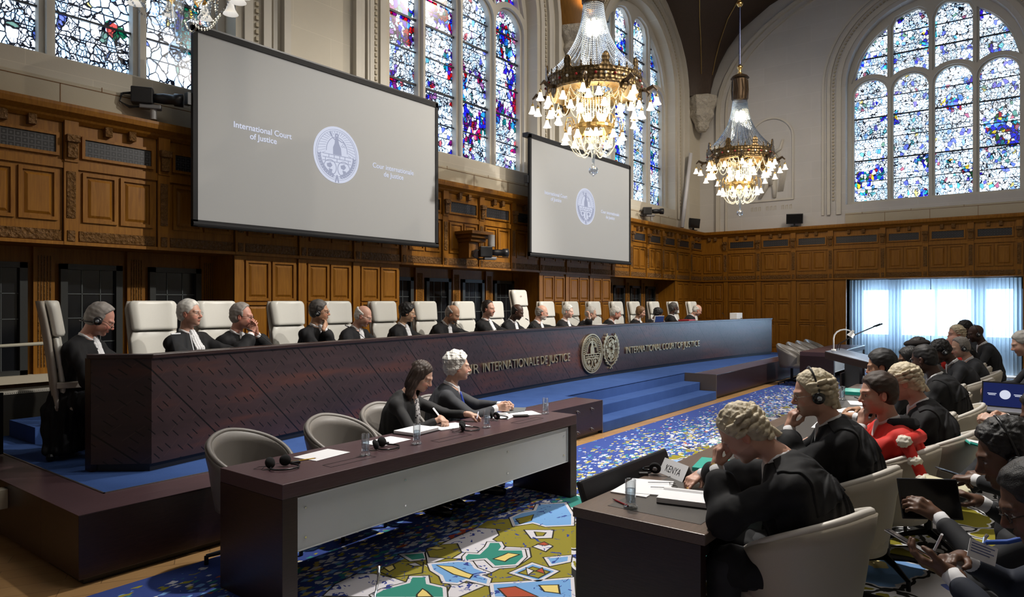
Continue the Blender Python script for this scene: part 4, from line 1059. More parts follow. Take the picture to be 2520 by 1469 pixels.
# lectern
def lectern():
    o=empty('lectern',(10.0,1.98,.013),0,'slanted grey-topped lectern with gooseneck lamp and two thin microphones','lectern')
    M=Matrix.Rotation(math.radians(0),4,'Z')
    # sloping desk, low edge towards the public side
    v=[(-.40,-.42,.93),(.40,-.42,.93),(.40,.30,1.09),(-.40,.30,1.09)]
    t=.09
    vs=[(x,y,z-t) for x,y,z in v]+v
    MB().add(vs,[(0,3,2,1),(4,5,6,7),(0,1,5,4),(1,2,6,5),(2,3,7,6),(3,0,4,7)]).build('desk',WENGE,o,bevel=.004)
    top=[(x*.985,y*.985,z+.002) for x,y,z in v]; MB().add(top+[(x,y,z+.004) for x,y,z in top],[(0,3,2,1),(4,5,6,7),(0,1,5,4),(1,2,6,5),(2,3,7,6),(3,0,4,7)]).build('writing_surface',MAT('lectern_surface',(.22,.24,.28),.30),o)
    MB().box((-.40,-.44,.92),(.40,-.42,.955)).build('book_ledge',CHROME,o)
    MB().box((-.09,-.05,.03),(.09,.13,.97)).build('column',MAT('lectern_column',(.10,.10,.11),.3,.6),o)
    b=MB(); b.box((-.24,-.30,.0),(.24,.26,.035)); b.build('base',BLACKM,o,bevel=.01)
    b=MB(); b.box((-.22,.14,.10),(.22,.16,.80)); b.build('side_board',WENGE,o)
    b=MB(); b.tube([(-.28,.22,1.09),(-.28,.22,1.12)],.03,10); pts=[(-.28,.22,1.1),(-.28,.22,1.26)]+[(-.28,.22-.13*(1-math.cos(a)),1.26+.12*math.sin(a)) for a in [PI*i/8 for i in range(1,7)]]
    b.tube(pts,.009,8); b.build('lamp_stem',MAT('white_enamel',(.75,.75,.75),.3),o,smooth=True)
    e=Vector(pts[-1]); b=MB(); b.lathe([(.012,.03),(.02,.0),(.04,-.05),(.042,-.055)],12,M=Matrix.Translation(e)@Matrix.Rotation(.5,4,'X'),cap=False); b.build('lamp_shade',MAT('white_enamel',(.75,.75,.75),.3),o,smooth=True)
    MB().ball(e+Vector((0,-.01,-.03)),.018,8).build('lamp_bulb',GLOWM,o)
    for dx in (-.12,.02):
        b=MB(); b.tube([(dx,.22,1.09),(dx,.20,1.18),(dx+.0,.02,1.30),(dx,-.22,1.42)],.004,6); b.tube([(dx,-.22,1.42),(dx,-.30,1.455)],.010,8); b.build('microphone',BLACKM,o)
    d=bpy.data.lights.new('lectern_lamp_light','POINT'); d.energy=2.5; d.color=(1,.93,.82); d.shadow_soft_size=.03
    lo=bpy.data.objects.new('lectern_lamp_light',d); COL.objects.link(lo); lo.location=Vector((10.0,1.98,0))+e+Vector((0,-.02,-.07))
lectern()
# ================================================================== CHAIRS
def tub_shell():
    N=40; vo=[]; 
    def plan(th,z,ins):
        # th=0 at the back
        k=(z-.40)/.45; rx=(.245+.062*min(1,max(0,k))**.7)-ins; ry=(.235+.066*min(1,max(0,k))**.7)-ins
        return (rx*math.sin(th)*1.02,-ry*math.cos(th))
    rows=7; vs=[];fs=[]
    def top(th): 
        a=abs(th)/math.radians(128); return .84-.24*(a**1.6) if a<1 else .60
    for j in range(rows):
        for i in range(N+1):
            th=math.radians(-128+256*i/N); z=.37+(top(th)-.37)*j/(rows-1); x,y=plan(th,z,0); vs.append((x,y-.012*(z>.7),z))
    for j in range(rows):
        for i in range(N+1):
            th=math.radians(-128+256*i/N); z=.42+(top(th)-.42)*(rows-1-j)/(rows-1); x,y=plan(th,z,.045); vs.append((x,y,z))
    R=2*rows; n=N+1
    for j in range(R-1):
        for i in range(N): a=j*n+i; fs.append((a,a+n,a+n+1,a+1))
    for i in range(N): fs.append(((R-1)*n+i,i,i+1,(R-1)*n+i+1))
    for e in (0,N):
        f=[j*n+e for j in range(R)]; fs.append(tuple(f if e==0 else reversed(f)))
    rim=[]
    for i in range(N+1):
        th=math.radians(-128+256*i/N); x,y=plan(th,top(th),.022); rim.append((x,y-.006,top(th)+.004))
    return vs,fs,rim
def make_tub(name,shellm,rimm,seatm,label,group):
    o=empty(name,(0,0,0),0,label,'chair',group)
    vs,fs,rim=tub_shell()
    MB().add(vs,fs).build('shell',shellm,o,smooth=True)
    MB().tube(rim,.0185,8).build('padded_rim',rimm,o,smooth=True)
    b=MB(); b.lathe([(.02,.37),(.20,.37),(.245,.40),(.25,.45),(.22,.475),(.02,.48)],28); so=b.build('seat',seatm,o,smooth=True)
    MB().box((-.24,.02,.365),(.24,.26,.47)).build('seat_front',seatm,so,bevel=.04)
    MB().tube([(0,0,.08),(0,0,.38)],.028,12).build('column',BLACKM,o)
    for k in range(4):
        a=PI/4+k*PI/2; c,s=math.cos(a),math.sin(a)
        b=MB(); b.tube([(0,0,.10),(.14*c,.14*s,.085),(.30*c,.30*s,.055)],[.026,.018,.013],8); b.tube([(.30*c,.30*s,.055),(.30*c,.30*s,.0)],.014,8); b.build('leg',BLACKM,o)
    return o
TAUPE=MAT('taupe_leather',(.17,.155,.14),.42,noise=.06,nscale=200); TAUPED=MAT('taupe_back',(.045,.04,.04),.5)
BEIGE=MAT('beige_leather',(.42,.37,.295),.46,noise=.05,nscale=220); CREAM=MAT('cream_piping',(.62,.58,.52),.42)
tt=make_tub('tub_chair',TAUPE,TAUPE,TAUPE,'empty taupe tub chair at the near corner of the desk, beside the dais corner','tub chairs at the clerk desks')
tt.location=(2.62,4.22,.013); tt.rotation_euler.z=PI+.15
for x,y,r,l in ((3.40,4.24,PI+.05,'empty taupe tub chair next to the seated woman, sheet of paper in front of it'),(4.12,4.28,PI-.1,'taupe tub chair the dark-haired woman sits on'),(4.92,4.30,PI-.35,'taupe tub chair the white-haired man sits on'),
    (15.05,4.22,PI,'far empty tub chair nearest the long bench, first of the four'),(15.75,4.22,PI,'second far empty tub chair from the bench end'),(16.45,4.22,PI,'third far empty tub chair from the bench end'),(17.15,4.22,PI,'far empty tub chair closest to the end wall')):
    c=copy_tree(tt); c.location=(x,y,.013); c.rotation_euler.z=r; c['label']=l
bt=make_tub('conference_chair',BEIGE,CREAM,BEIGE,'beige swivel tub chair of the nearest wigged man, its back fully in view','beige chairs along the counsel tables')
BC=[3.36,4.14,4.92,5.62,6.40,7.18,7.96,8.74,9.72,11.0,11.7,12.5,13.3]
BCL=['','beige tub chair behind the wigged man wearing headphones','beige tub chair of the man in the red robe','beige tub chair right of the red-robed man, holding the second wigged figure',
 'beige tub chair of the dark-haired man beyond the bare wig','beige tub chair under the black-gowned man with white collar','beige tub chair in the middle of the row, rim only in view','beige tub chair of the person with the beret-like hat','beige tub chair with the broad-shouldered man in dark suit and headphones',
 'beige tub chair of the balding man in grey suit','beige tub chair past the balding man','far beige tub chair beside the man with hand on brow','farthest beige tub chair, near the curtains']
for i,x in enumerate(BC):
    c=bt if i==0 else copy_tree(bt)
    c.location=(x,.91,.013); c.rotation_euler.z=[-.28,-.2,-.2,-.15,0,.1,0,0,-.2,0,0,0,0][i]
    if i: c['label']=BCL[i]
# second row of chairs (public side)
for x,y,r,l in ((2.70,-.16,.1,'beige chair of the man holding a phone in the foreground corner'),(3.46,-.20,0,'beige chair of the man with headphones and tablet'),(4.28,-.22,0,'beige chair third along the public-side row'),(5.2,-.22,0,'beige chair of the person with white papers on the knees'),(9.2,-.22,0,'beige chair of the grey-haired man by the curtain edge')):
    c=copy_tree(bt); c.location=(x,y,.013); c.rotation_euler.z=r; c['label']=l; c['group']='beige chairs in the second row'
# judge's armchair: tall white leather back
WHITEL=MAT('white_leather',(.66,.645,.59),.38,noise=.03,nscale=60); WHITEB=MAT('chair_shell_back',(.40,.36,.31),.45)
def make_judge_chair(w=.50,h=1.31,name='judge_chair'):
    o=empty(name,(0,0,0),0,'','chair','white high-back judge chairs')
    def prof(z):   # centre line of the back (y) leaning back with height
        t=(z-.45)/.86; return -.20-.06*t-.05*t*t
    # shell behind
    def slab(z0,z1,off,th,wd,nz=8,nx=8,curve=.05,rt=.06):
        vs=[];fs=[]
        for side in (0,1):
            for j in range(nz+1):
                z=z0+(z1-z0)*j/nz; f=j/nz
                ww=wd*(1-.10*(1-f)); 
                if z1-z<rt: ww-=.5*0+ (rt-math.sqrt(max(0,rt*rt-(rt-(z1-z))**2)))
                for i in range(nx+1):
                    u=-1+2*i/nx; x=u*ww/2; y=prof(z)+off+curve*u*u*.8+(th if side else 0)
                    if side: y-=th*.9*max(0,abs(u)-.8)/.2*.6
                    vs.append((x,y,z))
        n=nx+1; m=(nz+1)*n
        for s in (0,1):
            for j in range(nz):
                for i in range(nx):
                    a=s*m+j*n+i; q=(a,a+1,a+n+1,a+n); fs.append(q if s==0 else q[::-1])
        for j in range(nz):
            a=j*n; fs.append((a,a+n,a+n+m,a+m)); a=j*n+nx; fs.append((a,a+m,a+n+m,a+n))
        for i in range(nx):
            fs.append((i,i+m,i+1+m,i+1)); a=nz*n+i; fs.append((a,a+1,a+1+m,a+m))
        return vs,fs
    MB().add(*slab(.42,h,-.045,.05,w,12)).build('back_shell',WHITEB,o,smooth=True)
    MB().add(*slab(.46,h-.30,.005,.055,w-.015,8)).build('backrest',WHITEL,o,smooth=True,bevel=.012)
    MB().add(*slab(h-.29,h+.004,.005,.095,w-.01,8,rt=.07)).build('headrest',WHITEL,o,smooth=True,bevel=.02)
    MB().box((-w/2+.02,-.22,.40),(w/2-.02,.27,.49)).build('seat',WHITEL,o,bevel=.04)
    for s in (-1,1):
        b=MB(); b.box((s*w/2-.03,-.20,.60),(s*w/2+.03,.12,.65)); b.tube([(s*w/2,-.1,.42),(s*w/2,.05,.62)],.018,8); b.build('armrest',WHITEB,o,bevel=.015)
    MB().tube([(0,0,.08),(0,0,.42)],.03,12).build('column',BLACKM,o)
    for k in range(5):
        a=PI/2+k*2*PI/5; c,s=math.cos(a),math.sin(a); b=MB(); b.tube([(0,0,.12),(.30*c,.30*s,.075)],[.03,.018],8); b.ball((.30*c,.30*s,.035),.034,10); b.build('leg',BLACKM,o)
    return o
jc=make_judge_chair()
JCX=[(2.44,6.62,1.22,'white high-back chair seen from the side at the open end of the bench'),(3.30,7.02,0,'white high-back chair behind the judge with neat white hair and thin glasses'),(4.00,7.08,0,'white high-back chair of the judge with hands folded at his mouth'),
 (5.02,7.26,0,'white high-back chair of the judge in headphones resting chin on hand'),(5.82,7.33,0,'white high-back chair of the bald judge looking down, fifth along'),(6.70,7.40,0,'white high-back chair of the black-haired woman judge'),
 (7.60,7.46,0,'white high-back chair to one side of the grey-fringed bald judge'),(8.55,7.5,0,'white high-back chair of the upright judge looking at the camera'),(9.35,7.52,0,'white high-back chair of the dark-skinned bald judge'),
 (10.95,7.52,0,'white high-back chair between the bearded judge and the white-haired woman'),(11.80,7.50,0,'white high-back chair of the woman judge with short white hair'),(12.60,7.45,0,'white high-back chair of the judge with raised hand'),
 (13.45,7.38,0,'white high-back chair of the ruddy white-haired judge'),(14.15,7.32,0,'white high-back chair of the woman with a light brown bob'),(14.95,7.22,0,'white high-back chair of the dark-haired judge leaning on a hand'),(15.80,7.12,0,'white high-back chair of the grey-bearded dark-skinned judge'),(16.6,6.98,0,'white high-back chair last along the bench')]
for i,(x,y,r,l) in enumerate(JCX):
    c=jc if i==0 else copy_tree(jc)
    c.location=(x,y-.12,DZ+.008-(.07 if i in (2,4,5,8) else 0)*0); c.rotation_euler.z=PI+r; c['label']=l
pc=make_judge_chair(.46,1.52,'president_chair'); pc.location=(10.15,7.42,DZ+.008); pc.rotation_euler.z=PI
pc['label']='tallest white chair, with a small crest on its headrest, at the middle of the bench'
F=Fig(); F.ring(.8,.12); F.ring(.5,.1); F.poly([(-.3,-.4),(.3,-.4),(.2,.4),(-.2,.4)])
me=bpy.data.meshes.new('crest'); me.from_pydata([(x*.045,-.225+t*.02,1.37+y*.055) for x,y,t in F.b.v],[],F.b.f); link('crest',me,pc,[MAT('crest_red',(.35,.18,.16),.6)])
# ================================================================== FIGURES (continuous surfaces meshed from distance fields)
def vnoise(P,f,seed=0):
    Q=P*f+seed*7.13
    return (np.sin(Q[:,0]*1.7+np.sin(Q[:,1]*1.3+Q[:,2]))+np.sin(Q[:,1]*2.1+np.sin(Q[:,2]*1.7+Q[:,0]*.6))+np.sin(Q[:,2]*1.9+np.sin(Q[:,0]*1.1-Q[:,1]*.8)))/3
class SDF:
    def __init__(s): s.ops=[]; s.post=[]; s.M=None
    def frame(s,M): s.M=M; return s
    def _p(s,p): return np.array((s.M@Vector(p))[:] if s.M is not None else p[:] if hasattr(p,'__len__') else p,float)
    def cap(s,a,b,ra,rb=None,k=.02,op='u'):
        a,b=s._p(a),s._p(b); rb=ra if rb is None else rb; R=max(ra,rb)
        s.ops.append(('c',(a,b,ra,rb),k,op,np.minimum(a,b)-R,np.maximum(a,b)+R)); return s
    def chain(s,pts,rs,k=.02,op='u'):
        for i in range(len(pts)-1): s.cap(pts[i],pts[i+1],rs[i],rs[i+1],k,op)
        return s
    def ell(s,c,r,k=.02,op='u',rot=None):
        M=(s.M if s.M is not None else Matrix.Identity(4))@Matrix.Translation(Vector(c))
        if rot is not None: M=M@rot
        Mi=np.array(M.inverted()); cc=np.array(M.translation); R=max(r)
        s.ops.append(('e',(Mi,np.array(r,float)),k,op,cc-R,cc+R)); return s
    def box(s,c,h,rd=.01,k=.01,op='u',rot=None):
        M=(s.M if s.M is not None else Matrix.Identity(4))@Matrix.Translation(Vector(c))
        if rot is not None: M=M@rot
        Mi=np.array(M.inverted()); cc=np.array(M.translation); R=math.sqrt(sum(x*x for x in h))
        s.ops.append(('b',(Mi,np.array(h,float)-rd,rd),k,op,cc-R,cc+R)); return s
    def bounds(s):
        lo=np.min([o[4] for o in s.ops if o[3]=='u'],axis=0)-.03; hi=np.max([o[5] for o in s.ops if o[3]=='u'],axis=0)+.03; return lo,hi
    def __call__(s,P):
        d=np.full(len(P),.5)
        for kind,pr,k,op,lo,hi in s.ops:
            m=np.all((P>lo-.06-k)&(P<hi+.06+k),axis=1)
            if not m.any(): continue
            Q=P[m]
            if kind=='c':
                a,b,ra,rb=pr; ab=b-a; L=ab@ab
                t=np.clip((Q-a)@ab/L,0,1) if L>1e-12 else np.zeros(len(Q))
                e=np.linalg.norm(Q-a-t[:,None]*ab,axis=1)-(ra+(rb-ra)*t)
            elif kind=='e':
                Mi,r=pr; q=Q@Mi[:3,:3].T+Mi[:3,3]; k0=np.linalg.norm(q/r,axis=1); k1=np.linalg.norm(q/(r*r),axis=1)
                e=k0*(k0-1)/np.maximum(k1,1e-6)
            else:
                Mi,h,rd=pr; q=np.abs(Q@Mi[:3,:3].T+Mi[:3,3])-h
                e=np.linalg.norm(np.maximum(q,0),axis=1)+np.minimum(q.max(axis=1),0)-rd
            D=d[m]
            if op=='u':
                hh=np.maximum(k-np.abs(D-e),0)/max(k,1e-6); d[m]=np.minimum(D,e)-hh*hh*k*.25
            else:
                e=-e; hh=np.maximum(k-np.abs(D-e),0)/max(k,1e-6); d[m]=np.maximum(D,e)+hh*hh*k*.25
        for f in s.post: d=f(P,d)
        return d
from concurrent.futures import ThreadPoolExecutor
_pool=ThreadPoolExecutor(6)
def mesh_field(f0,h,name,lo=None,hi=None):
    if lo is None: lo,hi=f0.bounds()
    def f(P):
        if len(P)<20000: return f0(P)
        return np.concatenate(list(_pool.map(f0,np.array_split(P,max(6,len(P)//60000)))))
    lo=np.array(lo); B=4
    nb=np.maximum(1,np.ceil((np.array(hi)-lo)/(B*h)).astype(int))
    I=np.stack(np.meshgrid(*[np.arange(n) for n in nb],indexing='ij'),-1).reshape(-1,3)
    c=lo+(I+.5)*B*h; dv=f(c); I=I[np.abs(dv)<B*h*1.25]
    g=np.stack(np.meshgrid(*[np.arange(B+1)]*3,indexing='ij'),-1).reshape(-1,3)
    P=(lo+((I*B)[:,None,:]+g[None])*h); V=f(P.reshape(-1,3)).reshape(len(I),B+1,B+1,B+1); P=P.reshape(len(I),B+1,B+1,B+1,3)
    S=V<0
    dims=nb*B+2
    # cell vertices
    acc=np.zeros((len(I),B,B,B,3)); cnt=np.zeros((len(I),B,B,B))
    corners=[(i,j,k) for i in (0,1) for j in (0,1) for k in (0,1)]
    sl=lambda o: slice(o,o+B)
    for a in corners:
        for ax in range(3):
            if a[ax]==1: continue
            b=list(a); b[ax]=1; b=tuple(b)
            va=V[:,sl(a[0]),sl(a[1]),sl(a[2])]; vb=V[:,sl(b[0]),sl(b[1]),sl(b[2])]
            m=(va<0)!=(vb<0); t=np.where(m,va/np.where(m,va-vb,1),0)
            pa=P[:,sl(a[0]),sl(a[1]),sl(a[2])]; pb=P[:,sl(b[0]),sl(b[1]),sl(b[2])]
            acc+=np.where(m[...,None],pa+(pb-pa)*t[...,None],0); cnt+=m
    act=cnt>0; verts=acc[act]/cnt[act][:,None]
    cell=(I*B)[:,None,None,None,:]+np.stack(np.meshgrid(*[np.arange(B)]*3,indexing='ij'),-1)[None]
    key=lambda c: (c[...,0]*dims[1]+c[...,1])*dims[2]+c[...,2]
    K=key(cell[act]); order=np.argsort(K); Ks=K[order]
    quads=[]
    for ax in range(3):
        o=[0,0,0]; o[ax]=1
        A=S[:,:B,:B,:B]; Bb=S[:,o[0]:o[0]+B,o[1]:o[1]+B,o[2]:o[2]+B]
        m=A!=Bb; base=cell[m]; flip=A[m]
        u,w=[i for i in range(3) if i!=ax]
        q=[]
        for du,dw in ((0,0),(-1,0),(-1,-1),(0,-1)):
            cc=base.copy(); cc[:,u]+=du; cc[:,w]+=dw; q.append(key(cc))
        q=np.stack(q,1); pos=np.searchsorted(Ks,q); pos=np.clip(pos,0,len(Ks)-1); ok=(Ks[pos]==q).all(1)
        idx=order[pos][ok]; fl=flip[ok]
        if ax==1: fl=~fl
        idx[fl]=idx[fl][:,::-1]
        quads.append(idx)
    F=np.concatenate(quads)[:,::-1]
    me=bpy.data.meshes.new(name); me.vertices.add(len(verts)); me.vertices.foreach_set('co',verts.astype(np.float32).ravel())
    me.loops.add(len(F)*4); me.loops.foreach_set('vertex_index',F.astype(np.int32).ravel())
    me.polygons.add(len(F)); me.polygons.foreach_set('loop_start',np.arange(0,len(F)*4,4,dtype=np.int32))
    me.update(calc_edges=True); me.validate()
    me.polygons.foreach_set('use_smooth',np.ones(len(me.polygons),bool))
    return me,verts
def paint(me,cols):
    a=me.color_attributes.new('tone','FLOAT_COLOR','POINT'); c=np.ones((len(me.vertices),4),np.float32); c[:,:3]=cols; a.data.foreach_set('color',c.ravel())
def vcmat(name,rough,bump=0,bs=60,sheen=0,sss=0):
    t=NT(name); a=t.a('Attribute'); a.attribute_name='tone'
    kw={}
    if sheen: kw['Sheen_Weight']=sheen
    if sss: kw.update(Subsurface_Weight=sss,Subsurface_Scale=.006)
    n=t.noise(t.coord(),bs,3) if bump else None
    t.prin(a.outputs[0],rough,bump=n.outputs[0] if n else None,bstr=bump,bdist=.003,**kw); return t.m
SKINM=vcmat('skin',.50,.10,180); HAIRM=vcmat('hair',.55,.6,(240)); 
CLOTHM=vcmat('cloth',.85,.25,400)
ROBEM=MAT('black_gown',(.0085,.0085,.010),.62,Sheen_Weight=.05)
VELVET=MAT('black_velvet',(.004,.004,.006),.95)
def gownmat():
    t=NT('black_gown_wool'); n=t.noise(t.coord(),7,3); t.prin((.0085,.0085,.010),.78,bump=n.outputs[0],bstr=.35,bdist=.02,Specular_IOR_Level=.3); return t.m
GOWN=gownmat()
REDG=MAT('scarlet_gown',(.62,.018,.010),.75,noise=.2,nscale=6)
FUR=MAT('white_fur',(.72,.68,.58),.95,noise=.2,nscale=90,bump=None)
LINEN=MAT('white_linen',(.74,.74,.76),.7)
HEADM=MAT('headset_plastic',(.012,.012,.014),.25); SILVER=MAT('silver_disc',(.5,.55,.6),.2,.8)
RIM=MAT('spectacle_frame',(.02,.015,.012),.3); THINRIM=MAT('thin_spectacle_frame',(.45,.42,.38),.25,.9)
SKINS={'fair':(.56,.335,.245),'pink':(.56,.31,.225),'ruddy':(.55,.265,.195),'tan':(.44,.24,.145),'asian':(.56,.35,.225),'dark':(.055,.024,.014),'brown':(.12,.055,.03),'pale':(.64,.40,.32)}
HAIRC={'white':(.62,.60,.56),'grey':(.26,.235,.215),'silver':(.42,.40,.37),'darkgrey':(.07,.062,.056),'black':(.006,.005,.005),'brown':(.035,.018,.010),'lightbrown':(.20,.10,.040),'dkbrown':(.016,.009,.006)}
WIGC=(.55,.47,.33)
def rotm(pitch=0,yaw=0,roll=0):  # pitch>0 looks down, yaw>0 to the figure's left
    return Matrix.Rotation(yaw,4,'Z')@Matrix.Rotation(-pitch,4,'X')@Matrix.Rotation(roll,4,'Y')
def v3(*a): return Vector(a)
def build_head(S,M,jaw=1.0,nose=1.0,fat=0.0,beard=0,woman=False):
    S.frame(M)
    j=.86 if woman else 1.0
    S.ell((0,-.016,.036),(.0745,.096,.088),.03); S.ell((0,.022,-.028),(.060*j+.004*fat,.068,.088),.035)
    S.ell((0,.030,-.064),(.047*jaw*j+.006*fat,.052,.042),.03); S.ell((0,.068,-.096),(.020*jaw,.021,.018),.022)
    for s in (-1,1):
        S.ell((s*.037,.056,-.030),(.024,.026,.026),.03)
        S.ell((s*.043*jaw*j,.008,-.062),(.018+.006*fat,.034,.028),.03)
        S.cap((s*.012,.088,.022),(s*.046,.074,.024),.0095,.008,.018)
        S.ell((s*.031,.104,.001),(.019,.019,.0135),.014,'s')
        S.ell((s*.031,.0745,.001),(.0138,.0138,.0125),.003)
        S.cap((s*.019,.0845,.0065),(s*.045,.077,.0055),.0036,.0036,.004)   # lid
        S.cap((s*.021,.0835,-.0085),(s*.043,.077,-.0085),.0030,.0030,.004)
        R=Matrix.Rotation(s*-.35,4,'Z')@Matrix.Rotation(.15,4,'X')
        S.ell((s*.078,-.004,-.012),(.010,.019,.031),.006,rot=R); S.ell((s*.087,.001,-.008),(.006,.010,.018),.004,'s',rot=R)
    S.cap((0,.086,.012),(0,.112*nose if nose>1 else .110,-.028),.0085,.0125,.014)
    for s in (-1,1): S.ell((s*.0125,.099,-.034),(.0085,.010,.0078),.008)
    for s in (-1,1): S.cap((0,.094,-.0585),(s*.022,.083,-.0605),.0052,.0030,.006); S.cap((0,.0925,-.0685),(s*.019,.084,-.0655),.0062,.0036,.006)
    S.cap((-.021,.094,-.0632),(.021,.094,-.0632),.0016,.0016,.002,'s')
    S.cap((0,.084,-.083),(0,.084,-.083),.006,.006,.01,'s')
    S.frame(None)
def head_tone(M,me,verts,skin,opts):
    Mi=np.array(M.inverted()); q=verts@Mi[:3,:3].T+Mi[:3,3]
    sk=np.array(skin); col=np.tile(sk,(len(verts),1))
    n=vnoise(verts,28,3)[:,None]*.06; col=col*(1+n)
    H=(np.abs(q[:,0])<.11)&(q[:,2]>-.13)&(q[:,2]<.14)&(np.abs(q[:,1])<.14)
    dark=sk.mean()<.1
    def m(c,r,k=1): return H&((((q-np.array(c))/np.array(r))**2).sum(1)<1)
    red=np.array((1.12,.72,.70)) if not dark else np.array((1.1,.8,.8))
    for s in (-1,1):
        a=m((s*.040,.07,-.034),(.024,.03,.022)); col[a]*=np.array((1.06,.86,.86))
        a=m((s*.08,-.004,-.012),(.018,.025,.036)); col[a]*=np.array((1.06,.80,.78))
    a=m((0,.108,-.028),(.018,.022,.018)); col[a]*=np.array((1.05,.84,.82))
    a=m((0,.09,-.0635),(.023,.018,.0095)); col[a]=sk*red*(.86 if not dark else .8)
    a=m((0,.094,-.0632),(.021,.02,.0016)); col[a]=sk*.3
    for s in (-1,1):
        a=m((s*.031,.0845,.0005),(.0115,.012,.0052)); 
        if opts.get('closed'): col[a]*=.82
        else:
            col[a]=(.55,.52,.50)
            a=m((s*.031,.088,.0003),(.0056,.01,.0056)); col[a]=(.03,.022,.018)
        a=m((s*.031,.085,.0085),(.017,.012,.0022)); col[a]*=.45
        bc=np.array(opts.get('brow',(.05,.035,.025))); a=m((s*.031,.086,.0235),(.020,.022,.0048)); col[a]=col[a]*.35+bc*.65
    if opts.get('beard') is not None:
        bc=np.array(opts['beard']); lo=H&(q[:,1]>.0)&(q[:,2]<-.045-.25*np.maximum(0,.05-q[:,1]))&~m((0,.095,-.0635),(.020,.02,.006)); col[lo]=col[lo]*.35+bc*.65
    elif opts.get('stubble'):
        lo=H&(q[:,1]>.0)&(q[:,2]<-.05); col[lo]*=.85
    return col
def hand(S,wr,fwd,palm,curl=.6,side=1,sc=1.0,spread=.0,curls=None,thumb=.5):
    """wr wrist point; fwd direction to the knuckles; palm = direction the palm faces; side +1 right hand"""
    f=Vector(fwd).normalized(); p=Vector(palm); p=(p-f*p.dot(f)).normalized(); r=f.cross(p)*side   # r towards the thumb side
    M=Matrix(((r.x,f.x,-p.x,wr[0]),(r.y,f.y,-p.y,wr[1]),(r.z,f.z,-p.z,wr[2]),(0,0,0,1)))
    def W(x,y,z): return M@Vector((x*sc,y*sc,z*sc))
    S.cap(W(-.018,.010,0),W(-.024,.074,.002),.0155*sc,.0135*sc,.012); S.cap(W(.0,.008,0),W(0,.080,.004),.016*sc,.0135*sc,.012); S.cap(W(.016,.012,0),W(.025,.076,.003),.0155*sc,.0135*sc,.012)
    S.cap(W(0,-.03,0),W(0,.02,0),.0235*sc,.022*sc,.015)
    Ls=(.078,.088,.082,.064); xs=(.027,.009,-.010,-.028); rs=(.0092,.0095,.009,.0080)
    for i in range(4):
        c=(curls[i] if curls else curl); base=Vector((xs[i],.080-.004*abs(i-1),.002)); a=spread*(1.5-i)*.5; ang=0; p0=base
        seg=(.44,.31,.25)
        for k in range(3):
            ang+=c*(.75,1.0,.8)[k]; d=Vector((math.sin(a)*math.cos(ang),math.cos(a)*math.cos(ang),-math.sin(ang)))
            p1=p0+d*Ls[i]*seg[k]; S.cap(W(*p0),W(*p1),rs[i]*(1-.07*k)*sc,rs[i]*(.93-.07*k)*sc,.0045 if k else .010); p0=p1
    t0=Vector((.018,.018,-.004)); t1=Vector((.044,.040,-.012-.012*thumb)); t2=t1+Vector((.014-.018*thumb,.026,-.012-.012*thumb)); t3=t2+Vector((-.002-.014*thumb,.022,-.006-.008*thumb))
    S.cap(W(*t0),W(*t1),.0155*sc,.0125*sc,.012); S.cap(W(*t1),W(*t2),.0115*sc,.0105*sc,.005); S.cap(W(*t2),W(*t3),.0105*sc,.0085*sc,.005)
def ik(a,b,l1,l2,pole):
    """elbow for shoulder a, wrist b"""
    a,b=Vector(a),Vector(b); d=b-a; L=min(d.length,(l1+l2)*.999); dn=d.normalized(); b=a+dn*L
    x=(l1*l1-l2*l2+L*L)/(2*L); h=math.sqrt(max(0,l1*l1-x*x)); p=Vector(pole); p=(p-dn*p.dot(dn)).normalized()
    return a+dn*x+p*h, b
